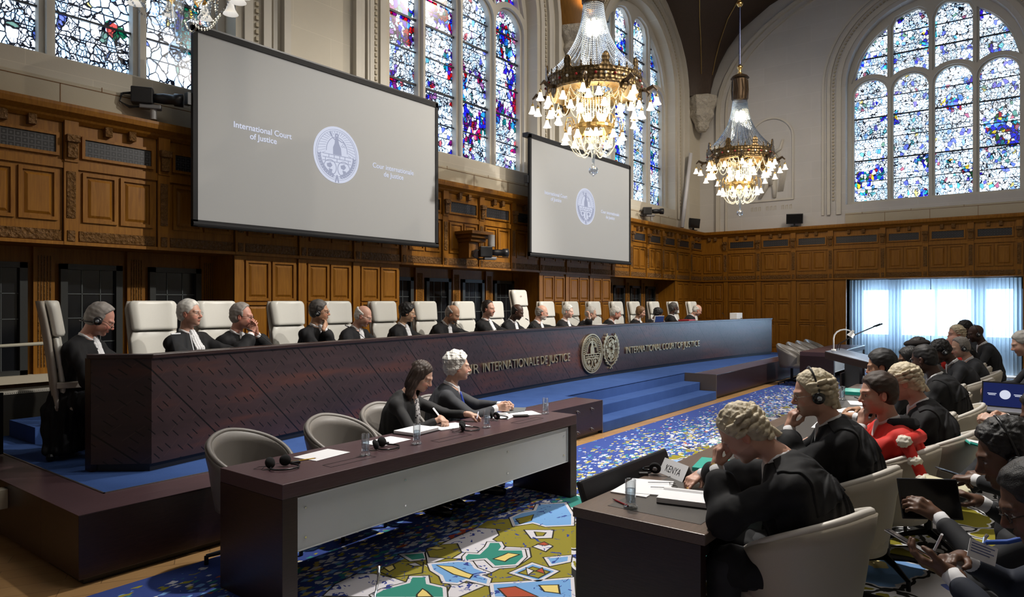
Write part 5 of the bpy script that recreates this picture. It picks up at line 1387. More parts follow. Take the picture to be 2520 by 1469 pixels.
def hair_mesh(M,style,seed=0,thick=.012):
    S=SDF(); S.frame(M); t=thick
    if style=='wig':
        S.ell((0,-.020,.042),(.084,.104,.096),.03); S.ell((0,-.05,-.01),(.076,.070,.085),.03)
    elif style=='bob':
        S.ell((0,-.018,.040),(.092,.110,.096),.03); S.ell((0,-.035,-.02),(.094,.080,.085),.03)
    elif style=='long':
        S.ell((0,-.018,.040),(.086,.106,.096),.03)
        for s in (-1,1): S.chain([(s*.055,-.02,.03),(s*.078,-.012,-.07),(s*.078,-.0,-.155),(s*.066,.03,-.22)],[.042,.036,.032,.016],.03)
        S.ell((0,-.06,-.06),(.078,.050,.13),.03)
    elif style=='bushy':
        S.ell((0,-.022,.046),(.098,.118,.104),.03); S.ell((0,-.05,-.02),(.088,.075,.07),.03)
    elif style=='afro': S.ell((0,-.016,.046),(.090,.110,.100),.03); S.ell((0,-.045,-.01),(.082,.075,.06),.02)
    elif style=='puff': S.ell((0,-.02,.052),(.094,.112,.10),.03); S.ell((0,-.04,-.01),(.088,.08,.06),.03); S.ell((.0,-.09,.06),(.05,.05,.05),.03)
    else:
        S.ell((0,-.018,.038),(.0745+t,.097+t,.089+t*1.1),.02); S.ell((0,-.045,-.02),(.066+t*.7,.062+t*.8,.066),.03)
    S.frame(None)
    Mi=np.array(M.inverted())
    def post(P,d):
        q=P@Mi[:3,:3].T+Mi[:3,3]; x,y,z=q[:,0],q[:,1],q[:,2]; ax=np.abs(x)
        if style in ('wig','bob','long','bushy','afro','puff'): n=vnoise(P,70,seed)*.005+vnoise(P,160,seed+1)*.0025
        else: n=vnoise(q*np.array((1,.35,.8)),120,seed)*.0022+vnoise(P,45,seed)*.0025
        if style in ('long','bob'): n=vnoise(q*np.array((1,1,.16)),150,seed)*.0032+vnoise(q*np.array((1,1,.3)),48,seed)*.003
        if style=='wig': n=n*np.where(z>.075,.8,.18)
        if style=='bushy': n=n+vnoise(P,38,seed)*.009
        d=d+n
        # hairline: a surface that keeps the face free
        front=.058 if style not in ('receding','balding') else .020
        if style=='wig': cut=y-(.052+.35*(z-.045))-0*ax
        elif style=='ring': cut=np.maximum(z-(.052-.30*(y+.02)),y-.012)
        elif style=='bald': cut=np.maximum(z-.02,y-.0)
        else:
            hl=front+ .50*np.maximum(z-.06,0)-.9*np.maximum(.045-z,0)
            hl=np.where(z<.005,np.maximum(hl,.012-.30*np.maximum(-.0-z,0)),hl); hl=np.where((ax>.05)&(z<.05),np.maximum(hl,.026),hl)
            cut=y-hl
            if style in ('bob','long'): cut=y-np.where(z>.045,front+.3*(z-.045),np.where(ax>.055,.055,-.2))
        nape=-z-(.085 if style not in ('bob','long','wig','bushy') else (.11 if style!='long' else .28)); 
        # ear notch
        e=.026-np.sqrt(((ax-.085)/1.4)**2+(y+.002)**2+(z+.012)**2)
        if style in ('short','ring','bald','receding','balding','afro'): cut=np.maximum(cut,e)
        kk=.012; t_=np.maximum(kk-np.abs(d-cut),0)/kk; hh=np.maximum(d,cut)+t_*t_*kk*.25; hh=np.maximum(hh,nape)
        return hh
    S.post.append(post); return S
def wig_curls(S,M,R,k=.003):
    """rows of rolled curls round the sides and back of a barrister's wig"""
    S.frame(M)
    rows=[(.062,.092,.115,1.08),(.034,.094,.120,1.04),(0.006,.093,.118,1.0),(-.022,.088,.110,.60),(-.050,.083,.102,.50),(-.077,.077,.092,.40)]
    for j,(z,rx,ry,ext) in enumerate(rows):
        a0=-ext*PI*.62; a1=-a0; n=int(round((a1-a0)/.52)); 
        for i in range(n):
            th=a0+(a1-a0)*(i+.5)/n+(.12 if j%2 else -.12)*0
            h=(a1-a0)/n*.36; pts=[]
            for s in (-1,-.33,.33,1):
                u=th+h*s; pts.append((rx*math.sin(u),-.018-ry*math.cos(u)*.94+.004,z+.006*math.sin(i*1.7+j)))
            r=.0138; S.chain(pts,[r*.75,r,r,r*.75],k)
    # queue: plaited tail down the nape with two small loops
    S.chain([(0,-.11,-.07),(.004,-.118,-.11),(0,-.128,-.15)],[.016,.014,.012],k)
    for s in (-1,1): S.chain([(s*.006,-.128,-.15),(s*.02,-.135,-.17),(s*.016,-.14,-.185)],[.007,.009,.008],k)
    S.frame(None)
CHAIR_AT=[]
def person(name_,loc,rz,label,group=None,lean=.15,turn=0,side=0,head=(0,0,0),skin='fair',hair='short',hairc='grey',outfit='judge',
           rw=None,lw=None,rhand=None,lhand=None,glasses=None,headset=None,beard=None,woman=False,jaw=1,nose=1,fat=0,closed=False,seat=.47,floorz=0,h=.0065,scale=1.0,legs=True,shift=(0,0,0),neckf=0,collar=True,cross=False,at=None,cat='person',vis_legs=False,hat=None,hthick=.012,gloss=None):
    """seated figure; local +y is forward, origin on the floor under the hips. rw/lw: wrist targets in local metres"""
    R=random.Random(hash(label)%1000 if False else sum(map(ord,label)))
    o=empty('person',loc,rz,label,cat,group)
    k=scale*1.03; fw=.86 if woman else 1.0
    seat0=seat
    Rz=Matrix.Rotation(rz,4,'Z')
    for _it in range(2 if at else 1):
        if at and _it: seat=max(.30,min(.72,seat+at[2]-loc[2]-Mh.translation.z))
        hip=v3(shift[0],-.02+shift[1],seat+.09); up=Matrix.Rotation(side,4,'Y')@Matrix.Rotation(-lean,4,'X'); sp=(up@v3(0,0,.26)); chest=hip+sp; up2=Matrix.Rotation(side,4,'Y')@Matrix.Rotation(-lean*1.35,4,'X'); neck=chest+(up2@v3(0,-.005,.235)); Mh=Matrix.Translation(neck+(up2@v3(0,.018+neckf,.075)))@rotm(*head)@Matrix.Translation(v3(0,.022,.105))
    if at:
        q=Rz@Mh.translation; o.location=(at[0]-q.x,at[1]-q.y,loc[2])
    L0=Matrix.Translation(o.location)@Rz; L0i=L0.inverted()
    hip=v3(shift[0],-.02+shift[1],seat+.09); 
    up=Matrix.Rotation(side,4,'Y')@Matrix.Rotation(-lean,4,'X'); sp=(up@v3(0,0,.26)); chest=hip+sp
    up2=Matrix.Rotation(side,4,'Y')@Matrix.Rotation(-lean*1.35,4,'X'); neck=chest+(up2@v3(0,-.005,.235)); 
    TW=Matrix.Rotation(turn,4,'Z')
    sh=[chest+(up2@(TW@v3(s*.172*fw,0,.140))) for s in (1,-1)]
    Mh=Matrix.Translation(neck+ (up2@v3(0,.018+neckf,.075)) )@rotm(*head)@Matrix.Translation(v3(0,.022,.105))
    Mh=Mh@Matrix.Scale(k*(.95 if woman else 1.0),4)
    l1,l2=.29*k,.255*k
    def tgt(t,d):
        if t is None: return v3(*d)
        if t[0]=='h': return Mh.translation+v3(*t[1:])
        if t[0]=='f': return Mh@v3(*t[1:])
        if t[0]=='w': return L0i@v3(*t[1:])
        return v3(*t)
    rw=tgt(rw,(.20,.50,.79)); lw=tgt(lw,(-.20,.50,.79))
    er,rw=ik(sh[0],rw,l1,l2,(.65,-.25,-.6)); el,lw=ik(sh[1],lw,l1,l2,(-.65,-.25,-.6))
    # ---- body: one continuous skin
    S=SDF(); build_head(S,Mh,jaw,nose,fat,0,woman)
    hb=Mh@v3(0,-.035,-.06); S.cap(hb,neck,.050*fw,.056*fw,.03); S.cap(neck,chest+(up2@v3(0,0,.15)),.056*fw,.085,.04)
    for i in (0,1): S.cap(chest+(up2@v3(0,0,.15)),sh[i],.075,.055,.04)
    S.chain([hip,chest,chest+(up2@v3(0,0,.12))],[.13,.125,.11],.05)
    for (a,e,w,hd,sd) in ((sh[0],er,rw,rhand,1),(sh[1],el,lw,lhand,-1)):
        S.cap(a,e,.050*fw,.040*fw,.03); S.cap(e,w,.040*fw,.026*fw,.02)
        hd=hd or {}; f=hd.get('f',((w-e).normalized()+v3(0,0,-.15))); 
        hand(S,w,f,hd.get('p',(0,0,-1)),hd.get('curl',.45),sd,hd.get('sc',.98 if not woman else .88),hd.get('spread',.1),hd.get('curls'),hd.get('thumb',.5))
    knees=[]; 
    for i,s in (((0,1),(1,-1)) if legs else ()):
        hp=hip+v3(s*.09,0,-.03); kn=v3(s*.13+shift[0],.40,seat+.07); ft=v3(s*.13+shift[0],.42,floorz+.08)
        if cross and s==1: kn=v3(.03,.46,seat+.26); ft=v3(-.05,.74,floorz+.46)
        knees.append((hp,kn,ft)); S.chain([hp,kn,ft],[.085,.060,.042],.03)
        S.cap(ft+v3(0,0,-.03),ft+v3(0,.15,-.045),.035,.028,.02)
    me,vs=mesh_field(S,h,'body')
    sk=SKINS[skin]; hc=HAIRC.get(hairc,hairc) if isinstance(hairc,str) else hairc
    paint(me,head_tone(Mh,me,vs,sk,dict(beard=HAIRC[beard] if beard else None,closed=closed,brow=tuple(x*.8 for x in hc) if hair!='bald' else (.2,.17,.15),stubble=not woman)))
    link('body',me,o,[SKINM])
    # ---- hair / wig
    if hair and hair!='none':
        wig=hair=='wig'
        HS=hair_mesh(Mh,hair,R.randint(0,50),hthick)
        if wig: wig_curls(HS,Mh,R)
        # parting lines etc are in the noise
        m2,v2=mesh_field(HS,h*.72 if wig else h*.8,'hair')
        c=np.array(WIGC if wig else hc); n=vnoise(v2*np.array((1,1,1.)),90,5)[:,None]; n2=vnoise(v2,23,9)[:,None]
        paint(m2,np.clip(c*(1+.22*n+.18*n2),0,1)); link('wig' if wig else 'hair',m2,o,[HAIRM])
    if beard and hair: 
        BS=SDF(); BS.frame(Mh); BS.ell((0,.045,-.080),(.050,.052,.036),.02); BS.frame(None); Mi=np.array(Mh.inverted())
        def pb(P,d):
            q=P@Mi[:3,:3].T+Mi[:3,3]; m=.013-np.sqrt((q[:,0]/1.9)**2+((q[:,2]+.0635)/.8)**2+0*q[:,1]); return np.maximum(np.maximum(d+vnoise(P,120,2)*.003,np.maximum(m,q[:,2]+.048)),-q[:,1]+.01)
        BS.post.append(pb); m2,v2=mesh_field(BS,h*.8,'beard')
        c=np.array(HAIRC[beard]); paint(m2,np.clip(c*(1+.25*vnoise(v2,90,5)[:,None]),0,1)); link('beard',m2,o,[HAIRM])
    # ---- clothes
    robe=outfit in ('judge','gown','red'); suit=not robe
    pad=.030 if robe else .014
    C=SDF()
    C.chain([hip+v3(0,-.01,-.05),chest,chest+(up2@v3(0,-.01,.12))],[.165+.02*fat if robe else .145+.02*fat,.155+.02*fat if robe else .135+.015*fat,.125],.06)
    C.ell(chest+(up2@v3(0,.01,.03)),(.185*fw+pad,.13+pad*.6,.17),.05,rot=up2@TW)
    for i in (0,1): C.cap(chest+(up2@v3(0,-.015,.160)),sh[i],.066+pad*.5,.054+pad*.8,.05)
    for (a,e,w) in ((sh[0],er,rw),(sh[1],el,lw)):
        d=(w-e).normalized()
        if robe:
            C.cap(a,e,.064,.078,.04); C.cap(e,w-d*.095,.074,.070,.03)
            m=(e+w)/2; C.cap(e+v3(0,0,-.03),m+v3(0,0,-.055),.066,.050,.04)
        else:
            C.cap(a,e,.060*fw,.054*fw,.03); C.cap(e,w-d*.068,.052*fw,.038*fw,.02)
    for (hp,kn,ft) in knees:
        if robe: C.cap(hp+v3(0,0,-.01),kn+v3(0,-.03,-.0),.105,.10,.06)
        else: C.cap(hp,hp.lerp(kn,.25),.10,.09,.04)
    if robe and legs and outfit=='judge': C.box(hip+v3(0,-.05,-.26),(.20,.12,.22),.06,.05)
    # neckline: round opening, V at the front
    nk=neck+(up2@v3(0,0,.02)); nt=hb
    C.cap(nk+(nt-nk)*.0+(up2@v3(0,.008,-.01)),nt+(nt-nk)*.6,.062,.085,.012,'s')
    C.cap(neck+(up2@(TW@v3(0,.105,-.02))),chest+(up2@(TW@v3(0,.205,-.10))),.036,.012,.012,'s')
    hipn=np.array(hip); ux=np.array((up@v3(0,0,1))[:]); sd=R.random()*6
    amp=.011 if robe else .0045
    def folds(P,d):
        Q=P-hipn; ph=np.arctan2(Q[:,0],Q[:,1]+.02); z=Q[:,2]
        f=np.sin(ph*15+sd+z*5+2*np.sin(z*7+sd))*.6+np.sin(ph*27+z*9+sd*2)*.35
        g=vnoise(P,19,sd)*.8+vnoise(P*np.array((1,1,.5)),42,sd)*.4
        fade=np.clip((.50-z)/.25,.12,1.0)
        m=np.abs(d)<.05; out=d.copy(); out[m]=d[m]+amp*(f*fade+g*.85)[m]; return out
    C.post.append(folds)
    if outfit!='judge':
        zc=seat+.02
        C.post.append(lambda P,d:np.where(P[:,1]<.30,np.maximum(d,zc-P[:,2]),d))
        def inchair(P,d):
            q=np.hypot(P[:,0],P[:,1]-.075)-(.196+.16*np.maximum(0,P[:,2]-seat)); return np.where((P[:,1]<.10)&(P[:,2]<seat+.16),np.maximum(d,q),d)
        C.post.append(inchair)
    m3,_=mesh_field(C,h*1.05,'garment')
    mats={'judge':[GOWN],'gown':[GOWN],'red':[REDG]}.get(outfit)
    if suit:
        col={'suit':(.012,.013,.017),'navy':(.012,.017,.032),'greysuit':(.028,.030,.036),'blazer':(.009,.009,.010),'browncoat':(.02,.016,.014)}[outfit]
        mats=[MAT('cloth_'+outfit,col,.8,noise=.15,nscale=300)]
    g=link('gown' if robe else 'jacket',m3,o,mats)
    if legs:
        TSr=SDF()
        for (hp,kn,ft) in knees: TSr.chain([hp,kn,ft+v3(0,0,.01)],[.105,.082,.060],.03)
        TSr.ell(hip+v3(0,0,-.03),(.165,.13,.10),.04); TSr.post.append(lambda P,d:np.where(np.abs(d)<.05,d+.004*vnoise(P,24,sd)+.003*vnoise(P,50,sd),d))
        m4,_=mesh_field(TSr,h*1.3,'trousers'); link('trousers',m4,o,mats if suit else [MAT('cloth_suit',(.012,.013,.017),.8,noise=.15,nscale=300)])
        b=MB()
        for (hp,kn,ft) in knees: b.tube([ft+v3(0,-.05,-.035),ft+v3(0,.02,-.028),ft+v3(0,.12,-.045),ft+v3(0,.185,-.055)],[.040,.046,.044,.024],12)
        b.build('shoe',MAT('black_shoe',(.008,.008,.009),.2),o,smooth=True)
    # white things at the throat
    F=chest+(up2@(TW@v3(0,.0,0))); fy=lambda x,z,e=0: tuple(F+(up2@(TW@v3(x,.142+pad*.75-1.1*x*x-.30*max(0,z-.02)+e,z))))
    if outfit=='judge':
        J=SDF(); pts=[neck+(up2@(TW@v3(0,.066,.012))),neck+(up2@(TW@v3(0,.098,-.04))),chest+(up2@(TW@v3(0,.165,.09))),chest+(up2@(TW@v3(0,.182,-.02))),chest+(up2@(TW@v3(0,.185,-.14)))]
        for s in (-1,0,1):
            J.chain([p+(up2@(TW@v3(s*(.016+.006*i),-.004*abs(s)*i*.6,0))) for i,p in enumerate(pts)],[.014,.018,.022,.026,.030],.012)
        J.post.append(lambda P,d:np.where(np.abs(d)<.03,d+.0035*np.sin(P[:,0]*260)+.002*vnoise(P,130,sd),d))
        m5,_=mesh_field(J,h*.8,'jabot'); link('jabot',m5,o,[LINEN])
    if collar:
        J=SDF(); n=14; ax=(hb-neck).normalized(); c0=neck+ax*.022; X=(up2@(TW@v3(1,0,0))); Y=ax.cross(X)*-1
        Y=(up2@(TW@v3(0,1,0))); pts=[]
        for i in range(n+1):
            a=2*PI*i/n; pts.append(c0+X*.060*fw*math.sin(a)+Y*(.062*math.cos(a)+.004)+ax*(-.030*max(0,math.cos(a))))
        b=MB(); b.tube(pts[:-1],[.0125]*n,8,closed=True); b.tube([p-ax*.014 for p in pts[:-1]],[.0125]*n,8,closed=True); b.build('shirt_collar',LINEN,o,smooth=True)
        if not robe or outfit in('gown','red'): # shirt front in the V
            J.chain([neck+(up2@(TW@v3(0,.060,-.01))),chest+(up2@(TW@v3(0,.118,.07))),chest+(up2@(TW@v3(0,.135,-.04)))],[.030,.032,.026],.02)
            m5,_=mesh_field(J,h*.8,'shirt_front'); link('shirt_front',m5,o,[LINEN])
    for (e,w,wn) in ((er,rw,0),(el,lw,1)):                 # shirt cuffs
        if outfit in('blazer','browncoat') and woman: continue
        d=(w-e).normalized(); b=MB(); rr=.0315 if suit else .034
        b.tube([w-d*.075,w-d*.035,w-d*.008,w-d*.006],[rr*.98,rr,rr*1.02,rr*.9],18,cap=False); b.build('cuff',LINEN,o,smooth=True)
    if outfit=='gown':      # barrister's gown: flat yoke over the shoulders
        Ui=np.array((Matrix.Translation(chest)@up2@TW).inverted()); post=list(C.post)
        def yf(P):
            q=P@Ui[:3,:3].T+Ui[:3,3]; return np.maximum(np.maximum(C(P)-.009,q[:,1]-.02),np.maximum(np.maximum(.015-.12*np.abs(q[:,0])-q[:,2],-(C(P)+.02)),np.abs(q[:,0])-.20))
        lo_,hi_=C.bounds(); yf.bounds=lambda:(lo_,hi_)
        Y_=yf
        m6,_=mesh_field(Y_,h,'yoke'); link('yoke',m6,o,[GOWN])
    CHAIR_AT.append((o.location.copy(),label))
    # spectacles
    if glasses:
        b=MB(); mt=THINRIM if glasses=='thin' else RIM; dz=-.018 if glasses=='low' else -.001; dy=.006 if glasses=='low' else 0; r=.0013 if glasses=='thin' else .0021
        for s in (-1,1):
            b.tube([Mh@v3(s*(.034+.020*math.cos(a)),.101+dy-.004*abs(math.cos(a)),dz+.0145*math.sin(a)) for a in [2*PI*i/14 for i in range(14)]],r,5,closed=True)
            b.tube([Mh@v3(s*.055,.097+dy,dz+.004),Mh@v3(s*.072,.06,.004),Mh@v3(s*.082,-.005,.004)],r,5)
        b.tube([Mh@v3(-.014,.103+dy,dz+.004),Mh@v3(0,.110+dy,dz+.006),Mh@v3(.014,.103+dy,dz+.004)],r,5)
        b.build('spectacles',mt,o)
    if headset:
        hs=MB(); ex=.004 if hair not in('wig','bushy','afro','puff') else .010; zt=.125+ex+(.018 if hair in('wig','afro','bushy') else .01)
        if headset=='under':
            pts=[Mh@v3(.088*math.cos(a)*(1.0),-.015-.115*max(0,math.sin(a)),-.03-.045*math.sin(a)) for a in [PI*i/12 for i in range(13)]]
        else: pts=[Mh@v3((.092+ex)*math.cos(a),-.012,-.005+(zt)*math.sin(a)) for a in [PI*i/16 for i in range(17)]]
        hs.tube(pts,.0055,6); hs.build('headband',HEADM,o,smooth=True)
        for s in (-1,1):
            Me=Mh@Matrix.Translation(v3(s*(.094+ex*.6),-.002,-.014))@Matrix.Rotation(s*PI/2,4,'Y')
            b=MB(); b.lathe([(.006,-.012),(.030,-.012),(.034,-.004),(.032,.006),(.024,.013),(.005,.015)],18,M=Me); ec=b.build('ear_cup',HEADM,o,smooth=True)
            b=MB(); b.lathe([(.002,.0145),(.014,.0145),(.013,.0165),(.002,.0175)],14,M=Me); b.build('disc',SILVER,ec,smooth=True)
    if hat=='beret':
        BS=SDF(); BS.frame(Mh); BS.ell((.0,-.01,.075),(.105,.135,.048),.02,rot=Matrix.Rotation(.10,4,'X')); BS.ell((0,-.02,.045),(.088,.108,.050),.02); BS.frame(None)
        m7,_=mesh_field(BS,h,'beret'); link('beret',m7,o,[MAT('dark_felt',(.012,.008,.007),.95)])
    return o,dict(Mh=Mh,rw=rw,lw=lw,er=er,el=el,neck=neck,chest=chest,up2=up2,TW=TW,sh=sh)
# ================================================================== THE PEOPLE
JF=DZ+.008
def J(at,phi,label,**k):
    rz=math.radians(phi)-PI/2
    k.setdefault('outfit','judge'); k.setdefault('legs',False); k.setdefault('h',.0078)
    return person('person',(0,0,JF),rz,label,'judges seated behind the bench',at=at,**k)
def HD(f,p,curl=.5,**k): return dict(f=f,p=p,curl=curl,**k)
FIST=dict(f=(.1,.25,1),p=(0,-1,0),curl=1.1)
J((2.50,6.34,1.60),-48,'person in black gown seen in profile at the bench end, looking down over low spectacles',lean=.20,head=(.50,.30,0),hair='receding',hairc='grey',glasses='low',headset='under',skin='ruddy',hthick=.016,h=.006,rw=(.2,.5,.62),lw=(-.2,.5,.62),legs=True,jaw=1.05)
J((3.37,6.53,1.64),-72,'person in black gown with neat white hair and thin glasses, second judge along the bench',lean=.05,head=(.0,.22,0),hair='short',hairc='white',glasses='thin',skin='pink',h=.0062,side=.05)
J((3.97,6.62,1.60),-70,'person in black gown pressing folded fingers to the mouth, dark glasses, grey hair',lean=.18,head=(.12,.38,.0),hair='receding',hairc='grey',glasses='dark',skin='ruddy',h=.0062,rw=('h',.055,.155,-.175),lw=('h',-.01,.165,-.18),rhand=HD((-.35,.0,1),(-1,-.3,0),.25),lhand=HD((.25,.0,1),(1,-.3,0),.25),fat=.5,hthick=.016)
J((5.05,6.77,1.64),-72,'person in black gown with headphones and glasses, chin propped on the hand',lean=.1,head=(.08,.42,.12),hair='short',hairc='darkgrey',glasses='dark',headset='over',skin='tan',h=.0062,lw=('h',.10,.13,-.19),lhand=HD((-.55,-.1,.55),(0,-1,.1),.6),fat=.6,jaw=1.05)
J((5.78,6.85,1.57),-75,'person in black gown, bald with pale fringe and thin glasses, reading, fifth judge along',lean=.26,head=(.42,.25,0),hair='ring',hairc='white',glasses='thin',skin='pink')
J((6.62,6.93,1.60),-75,'person in black gown with short fluffy black hair and light spectacles, thin white earphone cord',lean=.18,head=(.22,.45,0),hair='puff',hairc='black',glasses='thin',skin='asian',woman=True)
J((7.61,7.0,1.57),-80,'person in black gown with grey fringe round a bald crown, head bowed over papers',lean=.34,head=(.5,.2,0),hair='ring',hairc='grey',skin='tan',rw=(.2,.55,.80),lw=(-.25,.60,.82),hthick=.015)
J((8.49,7.04,1.64),-78,'person in black gown sitting upright and looking towards the camera, high forehead',lean=.06,head=(.10,-.05,.0),hair='balding',hairc='dkbrown',skin='pink')
J((9.28,7.06,1.58),-78,'person in black gown, dark skin and shaved head, reading with bowed head',lean=.24,head=(.42,.2,0),hair='ring',hairc='black',skin='dark',hthick=.006)
J((10.01,7.07,1.56),-75,'person in black gown with short white beard and glasses, balding',lean=.2,head=(.25,.42,0),hair='ring',hairc='grey',glasses='thin',beard='white',skin='pink',lw=(-.18,.6,.84))
J((10.84,7.06,1.57),-78,'person in black gown with short white hair, facing out beside open papers',lean=.16,head=(.15,-.05,-.06),hair='short',hairc='white',skin='pale',woman=True,hthick=.017)
J((11.63,7.04,1.52),-72,'person in black gown with silver hair and one hand raised beside the face',lean=.25,head=(.3,.4,0),hair='receding',hairc='silver',glasses='thin',skin='fair',lw=('h',.24,.02,-.06),lhand=HD((-.1,-.1,1),(0,-1,0),.7),hthick=.016)
J((12.54,7.0,1.52),-70,'person in black gown, thick white hair and ruddy face looking down',lean=.25,head=(.32,.3,0),hair='short',hairc='white',skin='ruddy',fat=1,jaw=1.08,hthick=.018)
J((13.5,6.93,1.53),-80,'person in black gown with light brown fringe bob above a small blue screen',lean=.12,head=(.35,.05,0),hair='bob',hairc='lightbrown',skin='fair',woman=True)
J((14.21,6.86,1.48),-65,'person in black gown with dark hair, resting the face on one hand',lean=.3,head=(.4,.4,.1),hair='puff',hairc='black',skin='brown',lw=('h',.03,.11,-.16),lhand=HD((-.1,-.1,1),(0,-1,0),.8),woman=True)
J((14.87,6.79,1.61),-68,'person in black gown with grey close-cut hair, dark skin and glasses, sitting tall',lean=.08,head=(.08,.45,0),hair='short',hairc='darkgrey',glasses='dark',beard='grey',skin='dark',hthick=.006)
J((15.9,6.65,1.55),-72,'person in black gown, last at the bench, white-fringed bald head bowed with glasses',lean=.35,head=(.5,.35,0),hair='ring',hairc='white',glasses='dark',skin='pink')
# ---- at the clerk desk
def Q(at,phi,label,group=None,**k):
    rz=math.radians(phi)-PI/2
    return person('person',(0,0,.013),rz,label,group,at=at,**k)
wo,wi_=Q((4.14,4.17,1.125),-72,'person with long dark brown hair in a black blazer, reading papers at the desk',outfit='blazer',hair='long',hairc='brown',woman=True,skin='fair',lean=.30,head=(.50,.10,.0),h=.0045,collar=False,
  rw=('w',4.10,3.90,.80),lw=('w',4.40,3.86,.80),rhand=HD((.5,.6,-.2),(0,-.2,-1),.8),lhand=HD((-.4,.7,-.2),(0,-.2,-1),.7))
ma,mi_=Q((4.72,4.28,1.155),-50,'person with thick curly white hair in dark suit and blue tie, looking at the bench',outfit='greysuit',hair='bushy',hairc='white',skin='fair',lean=.22,head=(.06,.10,0),h=.0045,fat=.6,
  rw=('w',4.83,3.90,.80),lw=('w',5.0,3.98,.80),rhand=HD((.3,.8,.1),(-1,0,-.2),.9),lhand=HD((.2,.6,.1),(.6,-.2,-1),.9))
b=MB(); c=mi_['chest']; U=mi_['up2']; nk=mi_['neck']
tie=[nk+(U@v3(0,.098,-.035)),nk+(U@v3(0,.118,-.06)),c+(U@v3(0,.176,.06)),c+(U@v3(0,.178,-.08))]
b.tube(tie,[.016,.013,.026,.030],10); b.build('tie',MAT('blue_tie',(.02,.06,.42),.5),ma,smooth=True)
b=MB(); Mh=mi_['Mh']
for s in (-1,1): b.tube([Mh@v3(0,.100,-.050),Mh@v3(s*.016,.096,-.053),Mh@v3(s*.032,.082,-.062)],[.006,.0075,.003],8)
b.build('moustache',MAT('white_moustache',(.6,.58,.54),.9),ma,smooth=True)
b=MB(); c=wi_['chest']; U=wi_['up2']; nk=wi_['neck']; b.tube([nk+(U@v3(0,.075,-.02)),c+(U@v3(0,.142,.08)),c+(U@v3(0,.163,-.04))],[.028,.036,.034],12)
t=NT('patterned_blouse'); v=t.a('TexVoronoi',{'Vector':t.coord(),'Scale':48.0}); f=t.math('LESS_THAN',v.outputs[0],.34); t.prin(t.mix(f,(.62,.60,.60),(.03,.02,.03)),.7)
b.build('blouse',t.m,wo,smooth=True)
# ---- counsel row
GR='lawyers along the counsel table'
P1,i1=Q((3.20,1.12,1.14),108,'person in black gown and curled white wig, hand to mouth, nearest at the table',GR,outfit='gown',hair='wig',skin='pink',lean=.34,neckf=.03,head=(.74,.05,0),h=.0042,fat=1,jaw=1.05,
  lw=('h',.0,.115,-.165),lhand=HD((.15,-.1,1),(.5,-1,0),.75),rw=('w',3.62,1.52,.80),rhand=HD((-.75,.5,-.25),(0,.1,-1),.35,curls=(.15,.5,.7,.8)))
P2,i2=Q((4.15,1.05,1.23),112,'person in black gown and curled wig with headphones over it and glasses, chin on hand',GR,outfit='gown',hair='wig',skin='pink',lean=.26,neckf=.01,head=(.22,.12,0),h=.0045,headset='over',glasses='thin',fat=1,
  lw=('h',.03,.12,-.20),lhand=HD((-.05,-.25,1),(.4,-1,0),.8))
P3,i3=Q((4.95,.86,1.16),118,'person with short brown hair in a scarlet gown with white fur tails',GR,outfit='red',hair='short',hairc='brown',skin='pink',lean=.15,head=(.12,.12,.05),h=.0048,hthick=.015,
  lw=('h',-.02,.10,-.20),lhand=HD((.1,-.2,1),(.6,-1,0),.6),rw=(.15,.45,.80))
P4,i4=Q((5.70,.82,1.17),100,'person in black gown and tightly curled wig, seen from behind the scarlet gown',GR,outfit='gown',hair='wig',skin='pink',lean=.27,head=(.38,.0,0),h=.0052)
Q((6.50,1.10,1.21),96,'person with thick black hair leaning far over the table beyond the bare wigged heads',GR,outfit='suit',hair='short',hairc='black',skin='tan',lean=.42,head=(.25,.1,0),h=.0058,hthick=.018)
Q((7.25,.88,1.23),92,'person in black gown with close-cropped dark head and white collar turned away',GR,outfit='gown',hair='short',hairc='black',skin='dark',lean=.3,head=(.3,-.3,0),h=.0062,hthick=.004)
Q((8.00,1.10,1.17),100,'person with straight black hair and silver headband of headphones, mostly hidden',GR,outfit='suit',hair='bob',hairc='black',skin='brown',lean=.4,head=(.3,.2,0),h=.0066,headset='over',woman=True)
Q((8.80,1.13,1.22),105,'person wearing a dark beret-like hat with headphones over it',GR,outfit='browncoat',hair='afro',hairc='black',skin='dark',lean=.3,head=(.2,.1,0),h=.0066,headset='over',hat='beret',woman=True)
Q((9.70,1.0,1.16),108,'person with black hair and headphones in dark suit, bent over broad shoulders',GR,outfit='suit',hair='afro',hairc='black',skin='dark',lean=.38,head=(.55,.15,0),h=.0066,headset='over',fat=1,hthick=.014)
Q((10.80,.90,1.15),112,'person with balding grey head in dark grey suit near the curtains',GR,outfit='greysuit',hair='balding',hairc='grey',skin='fair',lean=.3,head=(.3,.1,0),h=.007,glasses='thin',headset='under')
Q((11.40,1.03,1.15),118,'person with ruddy face, hand over the brow, between two others near the curtains',GR,outfit='red',hair='bald',skin='ruddy',lean=.3,head=(.3,.1,0),h=.008,lw=('h',-.02,.11,-.06),lhand=HD((.2,0,1),(0,-1,0),.4))
Q((12.0,1.05,1.28),118,'person in curled wig against the bright curtains, farthest wig of all',GR,outfit='gown',hair='wig',skin='pink',lean=.2,head=(.1,.1,0),h=.008)
Q((12.6,.85,1.27),108,'person with shaved dark head and headphones, red collar detail, against the curtains',GR,outfit='suit',hair='none',skin='dark',lean=.3,head=(.25,.1,0),h=.0075,headset='over')
Q((13.4,1.05,1.31),110,'person with short black hair half hidden behind the shaved-headed one',GR,outfit='suit',hair='afro',hairc='black',skin='dark',lean=.3,head=(.3,.1,0),h=.0085)
